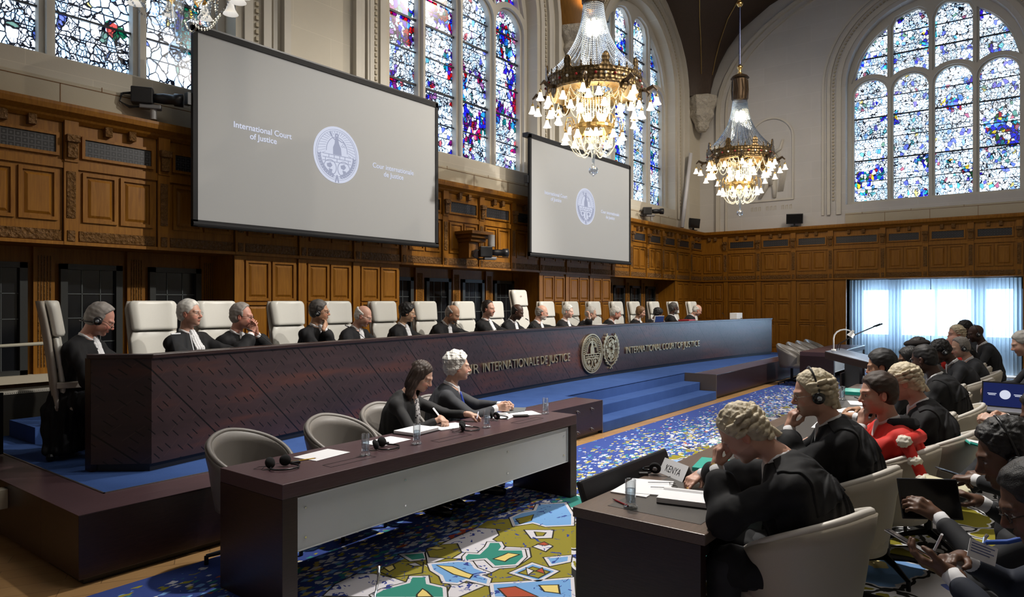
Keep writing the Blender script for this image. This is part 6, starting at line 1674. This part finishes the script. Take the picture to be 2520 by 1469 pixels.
# ---- second row
G2='people seated in the second row'
F1,f1=Q((3.38,.12,1.14),100,'person with short curly black hair and headphones, dark suit, holding up a black tablet',G2,outfit='suit',hair='afro',hairc='black',skin='brown',lean=.42,head=(.35,.1,0),h=.0045,headset='over',hthick=.02,scale=1.04,
  lw=('w',3.36,.36,.86),lhand=HD((-.05,.85,.45),(.6,.1,-.6),.7,thumb=.2),rw=('w',3.72,.24,.86))
FG,fgi=Q((2.72,.02,1.12),104,'person in navy suit holding a phone and a white pen, face at the picture edge',G2,outfit='navy',hair='short',hairc='black',skin='brown',lean=.32,head=(.45,.1,0),h=.0042,cross=True,glasses='dark',
  rw=('w',2.92,.24,.84),rhand=HD((-.75,.6,.15),(-.3,-.2,-1),.75,thumb=.1),lw=('w',2.74,.26,.84),lhand=HD((.25,.95,.25),(.6,.0,1),.55,thumb=.1))
Q((4.25,.0,1.2),95,'person with pale cuffs holding a phone over a notepad',G2,outfit='suit',hair='short',hairc='black',skin='brown',lean=.35,head=(.4,0,0),h=.006,rw=('w',4.50,.26,.83),lw=('w',4.30,.30,.83),lhand=HD((.2,.9,-.1),(0,0,-1),.8),rhand=HD((-.5,.7,-.1),(0,0,-1),.8))
Q((5.35,-.06,1.25),98,'person in black suit with clasped hands and crossed legs, white papers on the knee',G2,outfit='suit',hair='short',hairc='darkgrey',skin='fair',lean=.2,head=(.2,0,0),h=.0065,rw=('w',5.60,.22,.99),lw=('w',5.42,.26,.98),lhand=HD((.4,.6,.2),(.6,0,-.6),.8),rhand=HD((-.4,.6,.2),(-.6,0,-.6),.8),cross=True)
Q((9.25,.20,1.30),100,'person with wavy grey hair in grey suit at the picture edge before the curtain',G2,outfit='greysuit',hair='short',hairc='silver',skin='fair',lean=.3,head=(.35,.1,0),h=.0075,rw=(.15,.5,.80),lw=(-.12,.52,.80))
# scarlet gown extras: black hood and white fur tails
U,c,TWm=i3['up2'],i3['chest'],i3['TW']
def bk(x,y,z): return c+(U@v3(x,y,z))
W3=Matrix.Translation(P3.location)@Matrix.Rotation(P3.rotation_euler.z,4,'Z'); W3i=W3.inverted()
fp=[W3i@v3(4.62,.66,.93),W3i@v3(4.585,.60,.83),W3i@v3(4.54,.55,.735)]
b=MB(); b.tube([bk(.10,-.10,.20),bk(.02,-.17,.10),fp[0],fp[1],fp[2]],[.03,.045,.04,.03,.03],10); b.build('hood_band',REDG,P3,smooth=True)
Fs=SDF()
for p,r in ((fp[0],.050),(fp[1],.046),(fp[2],.052)): Fs.ell(tuple(p),(r,r*.8,r*.75),.01)
Fs.post.append(lambda P,d:d+.006*vnoise(P,110,2)+.003*vnoise(P,230,4)); m,_=mesh_field(Fs,.006,'fur_trim'); link('fur_trim',m,P3,[FUR])
b=MB(); b.tube([bk(-.10,.02,.235),bk(-.05,-.13,.20),bk(.05,-.13,.20),bk(.10,.02,.235)],[.035,.04,.04,.035],10); b.build('black_hood',VELVET,P3,smooth=True)
# wrist watch on the nearest wigged man
b=MB(); w=i1['lw']; e=i1['el']; d=(w-e).normalized(); b.tube([w-d*.012,w+d*.002],[.034,.033],18,cap=False); b.build('watch_strap',BRASS,P1)

# chairs stand right under the people who sit in them
_row=[l for l in CHAIR_AT if abs(l[0].z-.013)<.01]
_front=sorted([l[0] for l in _row if l[0].y>.35 and l[0].y<2],key=lambda p:p.x); _back=sorted([l[0] for l in _row if l[0].y<=.35],key=lambda p:p.x); _desk=sorted([l[0] for l in _row if l[0].y>2],key=lambda p:p.x)
_cf=sorted([o for o in bpy.data.objects if o.parent is None and o.name.startswith('conference_chair') and o.location.y>.3],key=lambda o:o.location.x)
_cb=sorted([o for o in bpy.data.objects if o.parent is None and o.name.startswith('conference_chair') and o.location.y<=.3],key=lambda o:o.location.x)
for p in _front:
    c=min(_cf,key=lambda o:abs(o.location.x-p.x)); 
    if abs(c.location.x-p.x)<.45: c.location.x=p.x-.02; c.location.y=p.y+.075; _cf.remove(c)
for p in _back:
    c=min(_cb,key=lambda o:abs(o.location.x-p.x)); c.location.x=p.x; c.location.y=p.y+.045; _cb.remove(c)
    if not _cb: break
for n_,p in zip(('tub_chair.002','tub_chair.003'),_desk): bpy.data.objects[n_].location.x=p.x; bpy.data.objects[n_].location.y=p.y-.03
# ================================================================== SMALL THINGS
def put(o,x,y,z,rz=0): o.location=(x,y,z); o.rotation_euler=(0,0,rz); return o
TZ=.7415
# water glasses
def tumbler(n='water_glass'):
    o=empty(n,(0,0,0),0,'','glass','water glasses')
    b=MB(); b.lathe([(.002,.0),(.034,.0),(.036,.004),(.034,.012),(.026,.014),(.0255,.03),(.0265,.14),(.0255,.1405),(.0235,.138),(.0225,.03),(.002,.026)],24,cap=False); b.build('tumbler',GLASS,o,smooth=True)
    MB().lathe([(.002,.027),(.0222,.031),(.0232,.095),(.002,.096)],20,cap=False).build('water',clearglass('water',(.86,.92,.97),.16),o,smooth=True)
    return o
tg=tumbler(); tg['label']='glass of water on a heavy foot beside the headphones of the empty seat'; put(tg,3.01,3.55,TZ)
for x,y,l in ((3.47,3.54,'water glass in front of the binder of the dark-haired woman'),(4.27,3.56,'water glass between the woman and the white-haired man'),(5.12,3.58,'water glass near the right-hand end of the clerk desk'),
    (3.03,1.61,'water glass at the corner of the counsel table beside a red pen'),(4.62,1.66,'upturned water glass on the counsel table beyond the first wig'),(7.7,1.66,'water glass standing before the bright green folder'),
    (9.02,1.52,'clean glass at the front of the cluster by the steel pot'),(9.08,1.62,'clean glass in the cluster by the steel pot, second one'),(9.16,1.70,'clean glass at the back of the cluster by the steel pot'),(9.18,1.55,'clean glass nearest the steel pot'),(8.95,1.68,'clean glass on the lectern side of the cluster')):
    c=copy_tree(tg); put(c,x,y,TZ); c['label']=l
pot=empty('steel_pot',(9.22,1.44,TZ),0,'round polished steel water pot among clean glasses at the table end','pot')
MB().lathe([(.002,0),(.045,0),(.075,.03),(.082,.06),(.075,.10),(.045,.125),(.03,.14),(.032,.17),(.04,.185),(.002,.186)],24).build('body',CHROME,pot,smooth=True)
MB().tube([(.03,0,.17),(.10,0,.15),(.11,0,.09),(.08,0,.05)],.008,8).build('handle',CHROME,pot,smooth=True)
# headphones lying on the desks
FOAM=MAT('ear_foam',(.006,.006,.007),.95)
def headphones():
    o=empty('headphones',(0,0,0),0,'','headphones','headphones lying on tables')
    for k,(x,y,a) in enumerate(((-.05,.0,.5),(.045,.02,-.3))):
        M_=Matrix.Translation((x,y,.036))@Matrix.Rotation(a,4,'Z')@Matrix.Rotation(1.25,4,'X')
        e=MB().lathe([(.004,-.014),(.030,-.014),(.035,-.006),(.034,.004),(.020,.016),(.003,.018)],20,M=M_).build('ear_cup',FOAM,o,smooth=True)
        MB().lathe([(.002,-.0145),(.014,-.0155),(.015,-.0145)],14,M=M_).build('disc',SILVER,e,smooth=True)
    pts=[(-.05+.0,-.01,.02)]+[(.02+.085*math.cos(a),-.055+.065*math.sin(a),.010) for a in [PI*(.85+1.2*i/16) for i in range(17)]]+[(.055,.02,.02)]
    MB().tube(pts,.0055,6).build('headband',HEADM,o,smooth=True)
    R=random.Random(5); MB().tube([(-.05,.02,.01),(-.10,.07,.004),(-.14,.03,.004),(-.10,.0,.004),(-.07,.06,.004),(-.02,.10,.004),(.06,.09,.004),(.10,.06,.004)],.0018,5).build('cable',BLACK,o,smooth=True)
    MB().box((.09,.03,.0),(.145,.06,.016)).build('receiver',BLACK,o,bevel=.004)
    return o
hp=headphones(); hp['label']='black headphones with round foam cups at the near corner of the clerk desk'; put(hp,2.46,3.70,TZ,-.3)
for x,y,r,l in ((3.21,3.63,.2,'black headphones behind the first water glass on the clerk desk'),(4.06,3.62,.5,'black headphones in front of the seated woman'),(3.76,1.79,2.2,'black headphones with silver disc beside the KENYA card'),(4.62,3.76,1.0,'black headphones and clip beside the hands of the white-haired man')):
    c=copy_tree(hp); put(c,x,y,TZ,r); c['label']=l
# papers
def sheet(x,y,rz,w,d,label,t=.0015,mat=None,z=TZ,name='sheet_of_paper',cat='paper',group=None,tilt=0):
    o=MB().box((-w/2,-d/2,0),(w/2,d/2,t)).build(name,mat or WHITEP); put(o,x,y,z,rz); o.rotation_euler.x=tilt; return setp(o,label,cat,group)
sheet(2.84,3.78,.12,.30,.21,'blank white sheet next to a yellow pencil on the clerk desk')
sheet(3.40,3.78,.06,.30,.21,'blank white sheet behind the headphones and first water glass')
bd=empty('ring_binder',(3.78,3.86,TZ),.1,'thick open white binder of papers before the dark-haired woman','binder')
MB().box((-.15,-.11,0),(.15,.11,.004)).build('cover',BLACK,bd); MB().box((-.145,-.105,.004),(.145,.105,.026)).build('page_block',WHITEP,bd,bevel=.003)
sheet(4.10,3.82,-.2,.29,.21,'white sheets under the hands of the dark-haired woman',.006)
sheet(4.78,3.80,.3,.30,.21,'loose white sheet between the water glasses and the man in the blue tie',.003)
sheet(4.98,3.74,-.5,.30,.21,'printed papers fanned beside the last water glass on the clerk desk',.004)
fo=MB().prism([(-.16,-.02),(.0,-.10),(.18,-.03),(.14,.09),(-.05,.11)],0,.012).build('grey_folder',MAT('grey_card',(.10,.11,.115),.6),bevel=.003); put(fo,5.06,3.88,TZ,.2); setp(fo,'rounded dark grey folder at the far end of the clerk desk','folder')
pc_=empty('pencil',(2.66,3.74,TZ+.004),-.25,'yellow pencil lying beside the blank sheet near the desk corner','pencil')
MB().tube([(-.085,0,0),(.075,0,0)],.0038,6).build('barrel',MAT('yellow_lacquer',(.62,.38,.03),.35),pc_); MB().tube([(.075,0,0),(.09,0,0)],[.0038,.0006],6).build('tip',OAK,pc_)
def pen(x,y,z,rz,ry,mat,label,L=.14,group=None):
    o=empty('pen',(x,y,z),rz,label,'pen',group); o.rotation_euler.y=ry
    MB().tube([(-L/2,0,0),(L*.32,0,0)],.0045,8).build('barrel',mat,o); MB().tube([(L*.32,0,0),(L*.5,0,0)],[.004,.0008],8).build('tip',BLACK,o); return o
pen(4.44,3.80,.80,.6,-.35,MAT('pale_plastic',(.5,.52,.62),.3),'pale pen held in the left hand of the dark-haired woman')
po=MB().box((-.02,-.10,0),(.02,.10,.003)).build('rolled_paper_strip',WHITEP); put(po,4.12,3.93,.80,.5); po.rotation_euler.x=.9; setp(po,'white paper strip held up between the fingers of the woman','paper')
ph=MB().box((-.035,-.07,0),(.035,.07,.009)).build('mobile_phone',BLACK,bevel=.004); put(ph,4.86,3.66,TZ+.004,.9); setp(ph,'black mobile phone lying on papers beside the man in the blue tie','phone')
# counsel table
pen(3.07,1.69,TZ+.005,1.1,0,MAT('red_pen',(.25,.01,.015),.3),'dark red pen at the corner of the counsel table')
sheet(3.42,1.70,.35,.30,.23,'rumpled white papers before the nearest wigged man',.008); sheet(3.36,1.74,.1,.28,.2,'second white stack jutting from under the rumpled papers',.006,name='paper_stack')
nb=empty('legal_pad',(3.31,1.42,TZ),-1.35,'thick white pad with curled pages under the elbow of the nearest wigged man','notepad')
MB().box((-.15,-.10,0),(.15,.10,.006)).build('backing_card',BLACK,nb); b=MB(); b.box((-.15,-.10,.006),(.15,.07,.03)); b.tube([(-.15,.075,.02),(.15,.075,.02)],.022,12); b.build('curled_pages',WHITEP,nb)
cp=MB().tube([(-.012,0,.0),(-.02,.0,.012),(.02,0,.012),(.012,0,.0)],.002,5).build('binder_clip',BLACK); put(cp,3.36,1.36,TZ+.045); setp(cp,'small black clip on the curled pad','clip')
sp_=MB(); 
for s in (-1,1): sp_.tube([(s*.032+.022*math.cos(a),.016*math.sin(a),.004) for a in [2*PI*i/14 for i in range(14)]],.0018,5,closed=True); sp_.tube([(s*.055,0,.004),(s*.05,.13,.004)],.0018,5)
sp_.tube([(-.012,0,.004),(.012,0,.004)],.002,5); so=sp_.build('reading_spectacles',RIM); put(so,3.50,1.60,TZ+.012,.6); setp(so,'folded reading spectacles under the fingertips of the nearest wigged man','spectacles')
sheet(3.62,1.44,.2,.26,.18,'black tablet folder beside the left arm of the nearest wigged man',.012,BLACK,name='black_folder',cat='folder')
pc2=copy_tree(pc_); put(pc2,3.56,1.52,TZ+.016,.1); pc2['label']='yellow pencil on the black folder of the nearest wigged man'
TEAL=MAT('teal_plastic',(.02,.42,.34),.35)
sheet(4.10,1.60,.2,.30,.22,'bright green folder behind the nearest wigged man',.02,TEAL,name='green_folder',cat='folder')
sheet(8.35,1.66,.1,.34,.24,'large bright green folder near the clean glasses',.035,TEAL,name='green_folder',cat='folder')
sheet(7.55,1.46,.3,.30,.21,'white sheets in the middle of the counsel table',.004); sheet(6.95,1.44,-.2,.30,.21,'white sheets under the dark-haired man leaning over the table',.004); sheet(6.0,1.40,.1,.30,.21,'white sheets before the second bare wig',.004)
pen(7.95,1.58,TZ+.005,.5,0,BLACK,'black pen on the counsel table near the green folder'); sheet(5.1,1.42,.2,.30,.21,'white sheet before the man in the scarlet gown',.004)
bk_=sheet(4.52,1.52,.4,.12,.08,'small black case on papers before the headphoned wig',.02,BLACK,name='spectacle_case',cat='case')
# name card
nc=empty('name_card',(3.74,1.69,TZ),0,'white folded name card reading KENYA','sign')
w_,h_,d_=.24,.085,.045
nc.rotation_euler.z=-PI/2-.55
b=MB(); b.add([(-w_/2,-d_,0),(w_/2,-d_,0),(w_/2,0,h_),(-w_/2,0,h_),(-w_/2,d_,0),(w_/2,d_,0)],[(0,1,2,3),(3,2,5,4)]); card=b.build('folded_card',WHITEP,nc); sm=card.modifiers.new('s','SOLIDIFY'); sm.thickness=.0012
me=textmesh('KENYA',.058,.0006,1.0,'CENTER'); an=math.atan2(h_,d_)
me.transform(Matrix.Diagonal((.80,1,1,1))); me.transform(Matrix.Translation((0,-d_-.0012+.27*d_,.24*h_))@Matrix.Rotation(an,4,'X')); link('country_name',me,nc,[BLACK])
# low monitor on the public side of the table edge
mo=empty('desk_monitor',(3.10,1.87,.60),0,'long black screen housing hung along the front edge of the counsel table','monitor')
MB().box((0,0,0),(1.05,.035,.22),0,Matrix.Rotation(-.35,4,'X')).build('housing',BLACK,mo,bevel=.015)
MB().box((.40,-.06,.02),(.62,.005,.08)).build('bracket',BLACKM,mo)
# laptop on the side table
st=empty('side_table',(7.55,.10,0.013),0,'small dark side table carrying the open laptop by the chairs','table')
MB().box((0,0,.72),(.75,.42,.755)).build('tabletop',WENGE,st)
for x in (0.02,.69):
    for y in (.02,.36): MB().box((x,y,0),(x+.04,y+.04,.72)).build('leg',BLACKM,st)
lp=empty('laptop',(7.72,.30,.769),PI/2+2.9-PI/2,'open laptop with court seal on its dark blue screen','laptop'); lp.rotation_euler.z=-PI/2-.1
MB().box((-.18,-.25,0),(.18,0,.018)).build('keyboard_base',MAT('laptop_grey',(.30,.30,.32),.4,.5),lp,bevel=.004)
Ml=Matrix.Translation((0,0,.016))@Matrix.Rotation(-.20,4,'X')
ld=MB().box((-.18,0,0),(.18,.008,.235),0,Ml).build('lid',BLACK,lp)
SCB=NT('laptop_screen'); e_=SCB.a('Emission',{0:(.008,.012,.055,1),1:1.2}); SCB.t.links.new(e_.outputs[0],SCB.out.inputs[0])
MB().box((-.168,-.001,.012),(.168,-.0004,.222),0,Ml).build('screen',SCB.m,ld)
b=MB(); b.prism([(.042*math.cos(2*PI*i/24),.042*math.sin(2*PI*i/24)) for i in range(24)],0,.0008,0,Ml@Matrix.Translation((0,-.002,.12))@Matrix.Rotation(PI/2,4,'X'))
for s in (-1,1): 
    for q in (0,1): b.box((s*.10-.035+.008*q,-.002,.122-.012*q),(s*.10+.035-.008*q,-.0015,.128-.012*q),0,Ml)
b.build('screen_picture',SWHITE,ld)
cb=MB().tube([(7.75,.50,.775),(7.60,.52,.77),(7.5,.50,.70),(7.50,.48,.3),(7.5,.5,.02)],.004,6).build('white_cable',WHITEP,smooth=True); setp(cb,'thin white cable hanging down beside the laptop table','cable')
# papers and devices of the second row
sheet(5.62,.34,.3,.30,.22,'white papers on the knees of the person with clasped hands',.006,z=.80,tilt=.25); sheet(5.60,.33,.3,.34,.25,'teal folder under the white papers on the knees',.01,TEAL,z=.788,name='green_folder',cat='folder',tilt=.25)
sheet(4.42,.42,.2,.30,.21,'cream notepad with blue edge on the lap of the person with the phone',.012,MAT('cream_paper',(.62,.58,.40),.8),z=.74,name='notepad',cat='notepad',tilt=.2)
p2=MB().box((-.035,-.075,0),(.035,.075,.009)).build('mobile_phone',BLACK,bevel=.004); put(p2,4.37,.40,.83,.5); p2.rotation_euler.x=.3; setp(p2,'black phone in the hands above the cream notepad','phone')
tb=empty('tablet',(3.46,.40,.90),0,'thin black tablet held upright by the person with headphones','tablet'); tb.rotation_euler=(1.25,0,-1.0)
MB().box((-.125,-.085,0),(.125,.085,.008)).build('case',BLACK,tb,bevel=.004); MB().box((-.118,-.078,.008),(.118,.078,.0086)).build('screen',MAT('dark_screen',(.004,.004,.005),.15),tb)
pm=empty('mobile_phone',(2.80,.385,.895),0,'dark phone with bright metal edge in the foreground hand','phone'); pm.rotation_euler=(0,.0,0)
d0=(v3(2.80,.27,.83)-v3(2.82,.435,.90)).normalized(); zz=v3(.2,-.3,1).cross(d0).cross(d0)*-1; zz.normalize(); xx=d0.cross(zz)
MP=Matrix(((xx.x,d0.x,zz.x,0),(xx.y,d0.y,zz.y,0),(xx.z,d0.z,zz.z,0),(0,0,0,1)))
MB().box((-.036,-.078,-.004),(.036,.078,.004),0,MP).build('phone_body',BLACK,pm,bevel=.003); MB().box((-.0368,-.08,-.002),(.0368,.08,.002),0,MP).build('metal_edge',CHROME,pm); MB().box((-.033,-.07,.004),(.033,.07,.0046),0,MP).build('screen',MAT('lit_screen',(.06,.065,.07),.1),pm)
pen(2.90,.31,.88,.5,.9,WHITEP,'white marker pen held in the foreground hand',.12)
bg_=empty('name_badge',(2.80,.17,.91),0,'white visitor badge hanging on the chest of the foreground person','badge'); bg_.rotation_euler=(1.2,.35,-1.1)
MB().box((-.045,-.03,0),(.045,.03,.002)).build('card',WHITEP,bg_); b=MB(); 
for q in range(4): b.box((-.038,.018-.009*q,.002),(.036-.012*(q%2),.021-.009*q,.0024))
b.build('printed_lines',MAT('badge_print',(.10,.13,.30),.8),bg_); MB().tube([(0,.03,0),(0,.05,.0),(.006,.062,.0)],.006,8).build('clip',CHROME,bg_)
ly=MB().tube([(2.80,.16,.945),(2.80,.10,.96),(2.76,.0,1.02),(2.70,-.10,1.06)],.008,6).build('blue_lanyard',MAT('lanyard_blue',(.03,.10,.45),.6),smooth=True); setp(ly,'blue lanyard ribbon running up from the visitor badge','lanyard')
# bench: gooseneck microphones, papers
MICX=[(3.95,'thin microphone in front of the judge with folded hands'),(5.25,'low slanting microphone before the judge with chin on hand'),(7.15,'microphone left of the grey-fringed judge bowed over papers'),(7.75,'microphone under the grey-fringed judge'),(8.95,'microphone between the upright judge and the dark-skinned judge'),(10.45,'microphone before the bearded judge'),(11.25,'microphone beside the open papers of the white-haired judge'),(12.0,'microphone of the judge with the raised hand'),(14.95,'microphone before the grey-bearded dark-skinned judge'),(16.1,'microphone of the last judge on the bench')]
def mic(first=None):
    o=empty('gooseneck_microphone',(0,0,0),0,'','microphone','microphones on the judges bench')
    MB().box((-.05,-.035,0),(.05,.035,.02)).build('base',MAT('brushed_metal',(.30,.30,.31),.3,.8),o,bevel=.004)
    MB().tube([(0,0,.02),(-.03,.01,.12),(-.14,.04,.22),(-.22,.06,.27)],.0035,6).build('stem',BLACKM,o,smooth=True)
    MB().tube([(-.22,.06,.27),(-.27,.075,.295)],.008,8).build('capsule',BLACK,o); return o
mc=mic()
for i,(x,l) in enumerate(MICX):
    c=mc if i==0 else copy_tree(mc); put(c,x,yb(x)+.30,1.2105,.15*((i*7)%5-2)+(PI if i in (3,) else 0)); c['label']=l; c.scale=(1,1,.95)
def bsheet(x,off,label,w=.30,d=.21,t=.006,mat=None,rz=0,name='sheet_of_paper',cat='paper'): return sheet(x,yb(x)+off,rz,w,d,label,t,mat,1.2105,name,cat)
bsheet(10.95,.28,'open papers standing slightly proud on the bench beside the white-haired woman judge',.34,.24,.13,None,.1)
bsheet(14.15,.24,'red folder on the bench beyond the small blue screen',.34,.24,.16,MAT('red_folder',(.45,.03,.04),.5),0,'red_folder','folder')
bx=empty('document_box',(16.9,yb(16.9)+.45,1.2105),0,'white document box standing at the far end of the bench','box'); MB().box((-.18,-.02,0),(.20,.16,.27)).build('box_body',WHITEP,bx,bevel=.005); MB().box((.08,-.024,.13),(.16,-.02,.145)).build('label_slot',BLACK,bx)
bl=empty('bench_laptop',(13.15,yb(13.15)+.36,1.2105),0,'small screen with blue picture before the light brown bob','laptop'); bl.rotation_euler.z=-.3
Mb=Matrix.Rotation(.22,4,'X'); MB().box((-.14,0,0),(.14,.012,.26),0,Mb).build('lid',MAT('pale_shell',(.6,.6,.62),.4),bl); MB().box((-.115,-.004,.03),(.135,-.001,.25),0,Mb).build('screen',MAT('blue_screen',(.03,.06,.22),.3),bl); MB().box((-.13,.0,0),(.13,.2,.012)).build('keyboard_base',BLACK,bl)
sd_=empty('clear_stand',(3.0,5.85,1.2105),.3,'clear acrylic reading stand on the bench before the judge with neat white hair','stand')
MB().box((-.10,0,0),(.10,.006,.28),0,Matrix.Rotation(-.3,4,'X')).build('panel',GLASS,sd_); b=MB(); b.box((-.10,-.001,.275),(.0,.007,.285),0,Matrix.Rotation(-.3,4,'X')); b.box((.095,-.001,0),(.103,.007,.28),0,Matrix.Rotation(-.3,4,'X')); b.build('panel_edge',MAT('polished_edge',(.7,.7,.7),.2),sd_)
# broadcast cameras
def broadcast(loc,rz,label,base=True):
    o=empty('broadcast_camera',loc,rz,label,'camera','remote broadcast cameras on the judges wall')
    MB().box((-.22,-.07,.16),(.0,.07,.34)).build('camera_body',BLACK,o,bevel=.012)
    b=MB(); M_=Matrix.Rotation(PI/2,4,'Y'); b.lathe([(.05,.0),(.055,.06),(.06,.10),(.055,.20),(.07,.21),(.075,.30),(.06,.30),(.055,.27)],18,(0,0,0),M=Matrix.Translation((0,0,.24))@M_); b.build('lens',BLACK,o,smooth=True)
    MB().box((-.14,-.05,.11),(.08,.05,.16)).build('pan_head',MAT('grey_metal',(.22,.22,.23),.4,.6),o,bevel=.01)
    if base: MB().lathe([(.035,0),(.035,.11)],14).build('post',MAT('pale_metal',(.35,.34,.33),.5),o)
    b=MB(); 
    for q in range(3): b.tube([(-.20,.03*q-.03,.28),(-.30-.02*q,.03*q-.03,.26),(-.33,.03*q-.03,.17),(-.24,.0,.11+.01*q),(-.12,0,.13)],.007,5)
    b.build('cable',BLACK,o,smooth=True); return o
broadcast((3.66,7.90,3.79),-.55,'black broadcast camera on the cornice left of the large screen')
broadcast((15.9,7.86,3.79),-.9,'small black broadcast camera on the cornice right of the far screen')
sh_=empty('camera_shelf',(9.10,7.62,2.60),0,'carved wooden canopy bracket fixed to the panelling between the screens','shelf')
b=MB(); b.box((-.36,-.02,.30),(.20,.39,.36)); b.box((-.32,.03,.24),(.16,.39,.30)); b.box((-.28,.08,.18),(.12,.39,.24)); b.box((-.26,.14,-.10),(-.02,.39,.18)); b.build('bracket_body',OAKD,sh_,bevel=.01)
cbm=broadcast((9.18,7.55,2.36),-.55,'black broadcast camera hanging under the carved bracket between the screens',False)
b=MB(); b.lathe([(.06,.34),(.06,.54)],16); b.build('mount',MAT('pale_metal',(.35,.34,.33),.5),cbm)
# monitors on the end cornice
def cornice_monitor(loc,rz,label):
    o=empty('cornice_monitor',loc,rz,label,'monitor','small monitors on the end wall cornice')
    MB().box((-.21,-.03,.07),(.21,.03,.34),0,Matrix.Rotation(.15,4,'X')).build('housing',BLACK,o,bevel=.008); MB().box((-.19,-.034,.09),(.19,-.030,.32),0,Matrix.Rotation(.15,4,'X')).build('screen',MAT('dark_screen',(.004,.004,.005),.15),o)
    MB().box((-.10,-.06,0),(.10,.06,.015)).build('foot',BLACKM,o); MB().box((-.02,-.01,.01),(.02,.02,.12)).build('neck',BLACKM,o); return o
cornice_monitor((18.75,7.96,3.79),-.3,'small black monitor on the cornice right in the corner')
cornice_monitor((19.42,5.38,3.79),-PI/2+.35,'small black monitor on the cornice below the stone relief')
tu=MB().tube([(18.42,7.90,5.92),(17.95,7.95,3.80)],.052,14).build('white_tube',MAT('white_tube',(.62,.62,.66),.35),smooth=True); setp(tu,'long white tube leaning on the corner wall above the cornice','tube')
# glass balustrade at the dais end
bs=empty('glass_balustrade',(1.70,6.0,.2),0,'glass balustrade with pale handrail beside the end judge, left of the bench','railing')
BP=Matrix.Translation((-1.70,-6.0,-.2))
b=MB(); b.box((1.60,5.93,.26),(1.72,6.03,.40),0,BP); b.build('clamp_block',MAT('pale_block',(.42,.38,.30),.5),bs,bevel=.004)
b=MB(); b.box((1.64,5.96,.40),(1.665,5.985,.90),0,BP); b.box((1.97,7.0,.46),(1.995,7.02,.98),0,BP); b.build('post',BLACKM,bs)
MB().box((1.58,5.98,.42),(1.59,7.3,.98),0,BP).build('glass_panel',clearglass('smoked_glass',(.55,.55,.55),.06),bs)
b=MB(); b.tube([(1.60,6.3,1.20),(1.95,7.25,1.36),(2.45,7.3,1.37)],.016,8,M=BP); b.build('handrail',MAT('pale_rail',(.35,.33,.26),.5),bs,smooth=True)
b=MB(); b.box((2.46,7.30,.60),(2.485,7.325,1.37),0,BP); b.box((2.46,7.30,.60),(3.3,7.325,.62),0,BP); b.build('white_frame',MAT('pale_frame',(.55,.54,.50),.5),bs)
dk=MB().box((1.45,6.35,.013),(1.95,6.95,.43),0).build('dark_cabinet',MAT('dark_cabinet',(.02,.018,.016),.4)) if False else None
# stray microphone stand and cable on the carpet
mk=MB().tube([(2.62,3.02,.02),(2.70,3.10,.03),(2.78,3.16,.10),(2.80,3.18,.16)],[.006,.006,.008,.012],8).build('floor_microphone',CHROME,smooth=True); setp(mk,'thin silver microphone lying on the carpet before the clerk desk','microphone')
